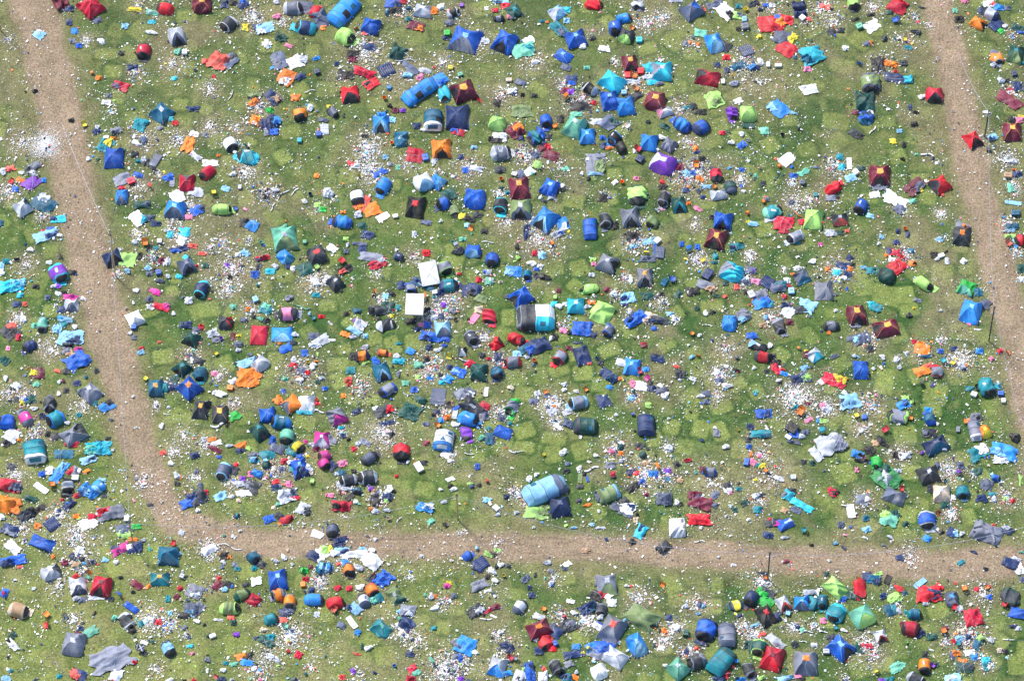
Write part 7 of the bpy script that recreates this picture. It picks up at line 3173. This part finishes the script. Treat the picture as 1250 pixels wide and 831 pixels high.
tq = (track[:-1, :-1]+track[1:, :-1]+track[:-1, 1:]+track[1:, 1:]).reshape(-1)/4 > .5
P3 = np.stack([GX, GY, relief], -1).reshape(-1, 3); C4 = np.concatenate([g.reshape(-1, 3), np.ones((nx_*ny_, 1))], 1)
def ground_obj(name, q, extra=False):
    ids = np.unique(q); mp = np.full(len(P3), -1); mp[ids] = np.arange(len(ids))
    V = P3[ids]; c = C4[ids]; F = mp[q].tolist()
    if extra:
        k = len(V); R_ = 3000
        V = np.vstack([V, [(X0, Y0, 0), (X1, Y0, 0), (X1, Y1, 0), (X0, Y1, 0), (-R_, -R_, 0), (R_, -R_, 0), (R_, R_, 0), (-R_, R_, 0)]])
        c = np.vstack([c, np.tile((.115, .135, .045, 1), (8, 1))])
        F += [[k+4, k+5, k+1, k], [k+5, k+6, k+2, k+1], [k+6, k+7, k+3, k+2], [k+7, k+4, k, k+3]]
    o = mesh_obj(name, V, F, GM, None, True)
    at_ = o.data.color_attributes.new('ground_tint', 'FLOAT_COLOR', 'POINT'); at_.data.foreach_set('color', c.astype(np.float32).ravel())
    o['kind'] = 'structure'; return o
ground_obj('grass_field', quads[~tq], True)
ground_obj('dirt_track', quads[tq])

# ---------------------------------------------------------------- build every thing of the catalogue
THINGS = []   # [object, px, py, size_px, description, short, category, group, anchor]
def two(c1, c2): return cname(c1)+('-and-'+cname(c2) if c2 and c2 != c1 else '')
def setup(r):
    k, px, py, (w, h), rest = r
    rot = float(rest[0]); c1 = rest[1]; c2 = rest[2] if rest[2] != '-' else None; fl = rest[3:]
    return k, px, py, w, h, rot, c1, c2, fl
items = [setup(r) for r in rows if r[0] != 'H']
G0 = [0]
Ks = sorted([i for i in items if i[0] == 'K'], key=lambda i: -i[3]*i[4])
WRAP = {'wh', 'lg', 'be'}; DARK = {'bk', 'ch', 'na', 'sl'}
kk = {}
counts = {'blanket': 0, 'garment': 0, 'plastic_wrapper': 0, 'coat': 0}
small = []
for i in Ks:
    nm = 'blanket' if max(i[3], i[4]) >= 9.6 else 'plastic_wrapper' if i[6] in WRAP else 'coat' if i[6] in DARK else 'garment'
    counts[nm] += 1
    if counts[nm] <= 290: kk[id(i)] = nm
    else: small.append(i)
for it in items:
    k, px, py, w, h, rot, c1, c2, fl = it
    m = ppm(py); W, H = w/m, h/m; name = cname(c1)
    if k == 'D' and not fl and random.random() < .16: fl = ['sag']
    if k == 'D':
        o = dome(px, py, W, H, rot, c1, c2, fl); tp = next((f[4:] for f in fl if f.startswith('top=')), None)
        t = ('half-collapsed ' if 'sag' in fl else 'open ' if 'open' in fl else 'slumped ' if 'crumple' in fl else 'low boxy ' if 'low' in fl else 'closed ')+('large ' if 'big' in fl else '')+two(c1, c2)+' dome tent'+(' with '+cname(tp)+' top' if tp and tp != c1 else '')
        THINGS.append([o, px, py, w, t, two(c1, c2)+' dome tent', 'tent', 'abandoned dome tents', 1])
    elif k == 'P':
        o = popup(px, py, W, H, rot, c1, c2, fl); THINGS.append([o, px, py, w, two(c1, c2)+' barrel-shaped pop-up tent', two(c1, c2)+' pop-up tent', 'tent', 'abandoned pop-up tents', 1])
    elif k == 'T':
        o = tunnel(px, py, W, H, rot, c1, c2, fl); THINGS.append([o, px, py, w, 'long '+two(c1, c2)+' tunnel tent', two(c1, c2)+' tunnel tent', 'tent', 'abandoned tunnel tents', 1])
    elif k == 'F':
        o = flattened(px, py, W, H, rot, c1, c2, fl); THINGS.append([o, px, py, w, ('heaped ' if 'lumps' in fl else 'flattened ')+two(c1, c2)+' tent fabric', two(c1, c2)+' tent fabric', 'collapsed tent', 'collapsed tents lying flat', 1 if w > 13 else 0])
    elif k == 'G':
        tip = G0[0] == 0; G0[0] += 1
        o = gazebo(px, py, W, H, rot, c1, c2, fl, tip); THINGS.append([o, px, py, w, 'white square gazebo '+('tipped over on its side' if tip else 'standing on thin legs'), 'white gazebo', 'gazebo', 'white gazebos', 1])
    elif k == 'A':
        o = airbed(px, py, W, H, rot, c1, c2, fl); THINGS.append([o, px, py, w, name+' ribbed air bed', name+' air bed', 'air bed', 'abandoned air beds', 1])
    elif k == 'M':
        o = mat(px, py, W, H, rot, c1, c2, fl); THINGS.append([o, px, py, w, name+' foam camping mat', name+' mat', 'camping mat', 'camping mats', 0])
    elif k == 'W':
        o = sheet(px, py, W, H, rot, c1, c2, fl)
        if o.name.startswith('tent_pole'): THINGS.append([o, px, py, w, 'thin '+name+' pole lying down', name+' pole', 'tent pole', 'loose tent poles', 0])
        else: THINGS.append([o, px, py, w, ('half-round ' if 'half' in fl else 'crumpled ')+name+' plastic sheet', name+' sheet', 'plastic sheet', 'loose plastic sheets', 0])
    elif k == 'B':
        o = bag(px, py, W, H, rot, c1, c2, fl); THINGS.append([o, px, py, w, 'full '+name+' rubbish bag', name+' bag', 'rubbish bag', 'tied rubbish bags', 0])
    elif k == 'X':
        o = carton(px, py, W, H, rot, c1, c2, fl)
        if o.name.startswith('camping_mat'): THINGS.append([o, px, py, w, 'flat '+name+' foam mat', name+' mat', 'camping mat', 'camping mats', 0])
        else: THINGS.append([o, px, py, w, name+' plastic storage box', name+' box', 'box', 'plastic storage boxes', 0])
    elif k in 'UC':
        if (w+h)/2 >= 5.1 or k == 'C': o = chair(px, py, W, H, rot, c1, c2, fl); THINGS.append([o, px, py, w, name+' fabric camp chair', name+' camp chair', 'camp chair', 'abandoned camp chairs', 0])
        else: o = bucket(px, py, W, H, rot, c1, c2, fl); THINGS.append([o, px, py, w, 'small '+name+' bucket', name+' bucket', 'bucket', 'small plastic buckets', 0])
    elif k == 'K' and id(it) in kk:
        nm = kk[id(it)]; o = garment(px, py, W, H, rot, c1, c2, fl, nm)
        d = {'blanket': ('rumpled '+name+' blanket', 'blanket', 'rumpled blankets and sleeping bags'), 'coat': ('dropped '+name+' coat', 'coat', 'dark coats left on the grass'),
             'garment': ('crumpled '+name+' garment', 'clothing', 'bright clothes left on the grass'), 'plastic_wrapper': ('torn '+name+' plastic wrapper', 'wrapper', 'torn plastic wrappers')}[nm]
        THINGS.append([o, px, py, w, d[0], d[0], d[1], d[2], 0])
if small:
    V = []; F = []; mi_ = []; used = []
    for k, px, py, w, h, rot, c1, c2, fl in small:
        m = ppm(py); x, y, rz = base(px, py, rot, .07); v, f = cloth_geo(w/m*1.1, h/m*1.15, 5, 4, .15, .3)
        if c1 not in used: used.append(c1)
        o_ = len(V); V += [(x+a*cos(rz)-b*sin(rz), y+a*sin(rz)+b*cos(rz), c) for a, b, c in v]; F += [tuple(q+o_ for q in t) for t in f]; mi_ += [used.index(c1)]*len(f)
    o = mesh_obj('scattered_clothes', V, F, [fabric(c) for c in used], None, False, mi_); o['kind'] = 'stuff'; o['label'] = 'small scattered clothes and wrappers trodden into the grass'; o['category'] = 'clothes'

# ---------------------------------------------------------------- tall poles and the bunting strung between them
POLES = [(141,337,288),(163,668,636),(559,634,603),(937,706,672),(1202,167,138),(1207,416,376),(1,38,6)]
tops = {}
for px, b, t in POLES:
    x, y = at(px, b); H = (b-t)/ppm(b)/cos(PITCH)*1.0
    root = empty('light_pole', (x, y, 0), 0)
    lean = (random.uniform(-.15, .15), random.uniform(-.1, .1))
    nseg = 8; V = []; F = []
    pm = fabric('ta' if px < 600 else 'ch', 'wood')
    pts = [(lean[0]*i/nseg, lean[1]*i/nseg, H*i/nseg) for i in range(nseg+1)]
    tube('shaft', pts, .095 if px > 900 else .085, pm, root, 8)
    tube('crossbar', [(lean[0]-.45, lean[1], H*.84), (lean[0]+.45, lean[1], H*.84)], .05, fabric('lg', 'plastic'), root, 6)
    tube('cap', [(lean[0], lean[1], H), (lean[0], lean[1], H+.09)], .16, fabric('ch', 'plastic'), root, 8)
    tops[(px, b)] = (x+lean[0], y+lean[1], H*.97)
    THINGS.append([root, px, (b+t)/2, 8, 'tall '+('brown' if px < 600 else 'dark')+' wooden pole with white crossbar', 'tall pole', 'pole', 'tall poles along the tracks', 0])
def bunting(A, B, sag, via, desc):
    A = np.array(A); B = np.array(B); n = 60; pts = []
    for t in np.linspace(0, 1, n):
        p = A+(B-A)*t; p[2] = max(.12, p[2]-sag*4*t*(1-t)); pts.append(p)
    root = empty('bunting', (A[0], A[1], 0), 0); loc = [p-np.array([A[0], A[1], 0]) for p in pts]
    tube('cord', loc, .02, fabric('lg', 'plastic'), root, 4)
    V = []; F = []
    for i in range(n-1):
        a_, b_ = loc[i], loc[i+1]; k = len(V); o2 = np.array([0, 0, -.03])
        V += [a_, a_*.7+b_*.3, a_*.85+b_*.15+np.array([random.gauss(0, .06), random.gauss(0, .06), -.26*random.uniform(.5, 1)]), a_*.7+b_*.3+o2]
        F.append((k, k+1, k+2))
        if i < n-2: F.append((k+1, k+4, k+3))
    o = mesh_obj('pennants', V, F, fabric('pu'), root)
    mid = (A+B)/2; THINGS.append([root, via[0], via[1], 40, desc, 'bunting', 'bunting', 'purple bunting strings between poles', 0])
T_ = {k[0]: v for k, v in tops.items()}
def gp(px, py, z): return (*at(px, py, z), z)
bunting(gp(75, 150, 3), T_[141], 1.2, (108, 230), 'purple bunting string along the upper left track')
bunting(T_[141], T_[163], 1.5, (152, 450), 'purple bunting string along the lower left track')
bunting(T_[163], T_[559], 3.6, (350, 628), 'pale bunting string sagging over tents behind bottom track')
bunting(T_[559], T_[937], 3.6, (740, 648), 'purple bunting string sagging over middle of bottom track')
bunting(T_[937], gp(1262, 640, 5), 3.0, (1090, 672), 'dotted purple bunting running to the right-hand edge')
bunting(gp(1170, 65, 2.5), T_[1202], 1.0, (1190, 105), 'pale bunting string at the top of right track')
bunting(T_[1202], T_[1207], 2.0, (1215, 300), 'purple bunting string beside the middle right track')
bunting(T_[1207], gp(1250, 520, 3), 1.2, (1230, 440), 'purple bunting string at lower end of right track')

# ---------------------------------------------------------------- loose litter
LM = litter_mat()
foot = []
for k, px, py, w, h, rot, c1, c2, fl in items:
    if k in 'DPT': foot.append((*at(px, py), .46*min(w, h)/ppm(py)))
foot = np.array(foot)
def blocked(x, y): return bool((np.hypot(foot[:, 0]-x, foot[:, 1]-y) < foot[:, 2]).any())
WHT = [(.84,.84,.84),(.80,.80,.78),(.72,.73,.76),(.76,.70,.62),(.55,.57,.60),(.62,.56,.48),(.40,.41,.43),(.80,.80,.82)]
CLR = [lin(PAL[c]) for c in ('re','az','bl','te','pk','or','ye','mi','sk','sk','li','co','be','be','ta','ta','pk')]
DRK = [lin(PAL[c]) for c in ('bk','ch','na','sl','bk','fo')]
sets = {'white_litter': [], 'coloured_litter': [], 'dark_litter': []}
def drop(x, y, s, mode):
    if blocked(x, y): return
    r = random.random(); pw, pc = {'w': (.80, .89), 'm': (.62, .83), 'd': (1, 1), 'k': (.5, .64), 'g': (.80, .88)}[mode]
    if r < pw: sets['white_litter'].append((x, y, s, random.choice(WHT)))
    elif r < pc: sets['coloured_litter'].append((x, y, s*1.15, random.choice(CLR)))
    else: sets['dark_litter'].append((x, y, s*1.25, random.choice(DRK)))
def lsize(): return min(.34, .058*math.exp(abs(random.gauss(0, .66))))
cl = vnoise(GX, GY, 6, 21); cl2 = vnoise(GX, GY, 1.6, 22)
n_bg = 0
while n_bg < 30000:
    x = random.uniform(-72, 72); y = random.uniform(-57, 63); ia, ja = int((x-X0)/ST), int((y-Y0)/ST)
    d = (max(0, cl[ia, ja]-.28)*2.2)*(max(0, cl2[ia, ja]-.25)*2.2)
    if TD[ia, ja] < -.6: d *= .55
    if random.random() > d: continue
    n_bg += 1; drop(x, y, lsize(), 'g')
for px, py, r, n, m in hot:
    x, y = at(px, py); rr = r/ppm(py)
    for _ in range(int(n*5 if m == 'd' else min(n, 330+n*.2)*2.2)):
        a = random.uniform(0, 6.3); q = abs(random.gauss(0, .62))*rr; drop(x+q*cos(a), y+q*sin(a)/.9, (.062 if m == 'd' else lsize()*random.uniform(.62, 1.05)), m)
for k, px, py, w, h, rot, c1, c2, fl in items:
    if k in 'DPTF' and random.random() < .8:
        x, y = at(px, py); rr = .5*max(w, h)/ppm(py)
        for _ in range(random.randint(8, 34)):
            a = random.uniform(0, 6.3); q = rr+abs(random.gauss(0, .7)); drop(x+q*cos(a), y+q*sin(a), lsize(), random.choice('mk'))
big = sorted(sets['white_litter'], key=lambda s: -s[2])
def scrap_geo(x, y, s):
    a = random.uniform(0, 6.3); ca, sa = cos(a), sin(a); l = s*random.uniform(.7, 1.5); w_ = s*random.uniform(.45, 1.0); k = s*random.uniform(.1, .55)
    z0 = random.uniform(.015, .05); P = [(-l/2, -w_/2, z0), (0, -w_/2*random.uniform(.6, 1.3), z0+k), (l/2, -w_/2, z0+random.uniform(0, k)), (-l/2, w_/2, z0+random.uniform(0, k)), (0, w_/2*random.uniform(.6, 1.3), z0+k), (l/2, w_/2, z0)]
    return [(x+p*ca-q*sa, y+p*sa+q*ca, r) for p, q, r in P], [(0, 1, 4, 3), (1, 2, 5, 4)]
picked = big[:300]; sets['white_litter'] = big[300:]
sm = fabric('wh', 'paper')
for x, y, s, c in picked:
    v, f = scrap_geo(0, 0, s); o = mesh_obj('paper_scrap', v, f, sm); o.location = (x, y, 0)
    o['label'] = 'bent white scrap of paper or plastic lying among the litter'; o['category'] = 'paper scrap'; o['group'] = 'larger white scraps of litter'
LAB = {'white_litter': 'white scraps of paper and plastic strewn over the field', 'coloured_litter': 'small coloured scraps of litter strewn between the tents', 'dark_litter': 'small dark scraps of litter strewn between the tents'}
for nm, L_ in sets.items():
    V = []; F = []; C = []
    for x, y, s, c in L_:
        v, f = scrap_geo(x, y, s); o_ = len(V); V += v; F += [tuple(i+o_ for i in q) for q in f]; C += [(*c, 1)]*6
    o = mesh_obj(nm, V, F, LM); a_ = o.data.color_attributes.new('tint', 'FLOAT_COLOR', 'POINT'); a_.data.foreach_set('color', np.array(C, np.float32).ravel())
    o['kind'] = 'stuff'; o['label'] = LAB[nm]; o['category'] = 'litter'

# ---------------------------------------------------------------- labels that single each thing out: look, then neighbour, then place in the picture
def region(px, py):
    r = ['top', 'upper', 'middle', 'lower', 'bottom'][min(4, max(0, int(py/166.3)))]; c = ['far left', 'left', 'centre', 'right', 'far right'][min(4, max(0, int(px/250.1)))]
    return r+' '+c
anch = [i for i, t in enumerate(THINGS) if t[8]]
AX = np.array([(THINGS[i][1], THINGS[i][2]) for i in anch])
from collections import Counter
feat = []
for i, t in enumerate(THINGS):
    d = np.hypot(AX[:, 0]-t[1], AX[:, 1]-t[2]); L_ = []
    for j in np.argsort(d)[:9]:
        a = anch[j]
        if a == i or d[j] > 75: continue
        dx, dy = t[1]-AX[j, 0], t[2]-AX[j, 1]
        rel = ('right of' if dx > 0 else 'left of') if abs(dx) > abs(dy) else ('in front of' if dy > 0 else 'behind')
        q = (rel, THINGS[a][5])
        if q not in L_: L_.append(q)
    feat.append(L_)
reg = [region(t[1], t[2]) for t in THINGS]
cD = Counter(t[4] for t in THINGS)
cDR = Counter((t[4], reg[i]) for i, t in enumerate(THINGS))
cF = Counter(); cFR = Counter(); cFF = Counter()
for i, t in enumerate(THINGS):
    for q in feat[i]:
        cF[(t[4], q)] += 1; cFR[(t[4], reg[i], q)] += 1
    S_ = sorted(feat[i])
    for a in range(len(S_)):
        for b in range(a+1, len(S_)): cFF[(t[4], S_[a], S_[b])] += 1; cFF[(t[4], reg[i], S_[a], S_[b])] += 1
def words(s): return len(s.replace(',', '').split())
n_same = 0
for i, t in enumerate(THINGS):
    D_ = t[4]; lab = None
    if t[6] in ('pole', 'bunting', 'gazebo'): lab = D_ if t[6] != 'pole' else D_+', '+reg[i]
    elif cD[D_] == 1 and feat[i]: lab = D_+' '+feat[i][0][0]+' '+feat[i][0][1]
    elif cDR[(D_, reg[i])] == 1: lab = D_+(' '+feat[i][0][0]+' '+feat[i][0][1] if feat[i] else ' on the grass')+', '+reg[i]
    if not lab:
        for q in feat[i][:6]:
            if cFR[(D_, reg[i], q)] == 1: lab = D_+' '+q[0]+' '+q[1]+', '+reg[i]; break
    if not lab or words(lab) > 16:
        S_ = sorted(feat[i]); best = None
        for a in range(len(S_)):
            for b in range(a+1, len(S_)):
                l2 = D_+' '+S_[a][0]+' '+S_[a][1]+' and '+S_[b][0]+' '+S_[b][1]
                if words(l2) > 16: continue
                if cFF[(D_, S_[a], S_[b])] == 1: best = l2
                elif cFF[(D_, reg[i], S_[a], S_[b])] == 1 and words(l2+', '+reg[i]) <= 16: best = best or l2+', '+reg[i]
        lab = best or lab
    if not lab:
        lab = D_+(' '+feat[i][0][0]+' '+feat[i][0][1] if feat[i] else ' lying on the grass')+', '+reg[i]
    t.append(lab)
for lab, c_ in Counter(t[9] for t in THINGS).items():
    if c_ == 2:
        a, b = sorted([t for t in THINGS if t[9] == lab], key=lambda t: t[1])
        wds = ('left-hand ', 'right-hand ') if abs(a[1]-b[1]) > abs(a[2]-b[2]) else (('farther ', 'nearer ') if a[2] < b[2] else ('nearer ', 'farther '))
        for t, w_ in ((a, wds[0]), (b, wds[1])):
            l2 = w_+lab
            if words(l2) > 16: l2 = w_+lab.replace('full ', '').replace('dropped ', '').replace('crumpled ', '')
            t[9] = l2
dup_ = Counter(t[9] for t in THINGS)
for t in THINGS:
    o = t[0]; o['label'] = t[9]; o['category'] = t[6]; o['group'] = t[7]
print('things', len(THINGS), 'shared labels', sum(v for v in dup_.values() if v > 1), 'over 16 words', sum(words(t[9]) > 16 for t in THINGS), 'counts', counts)
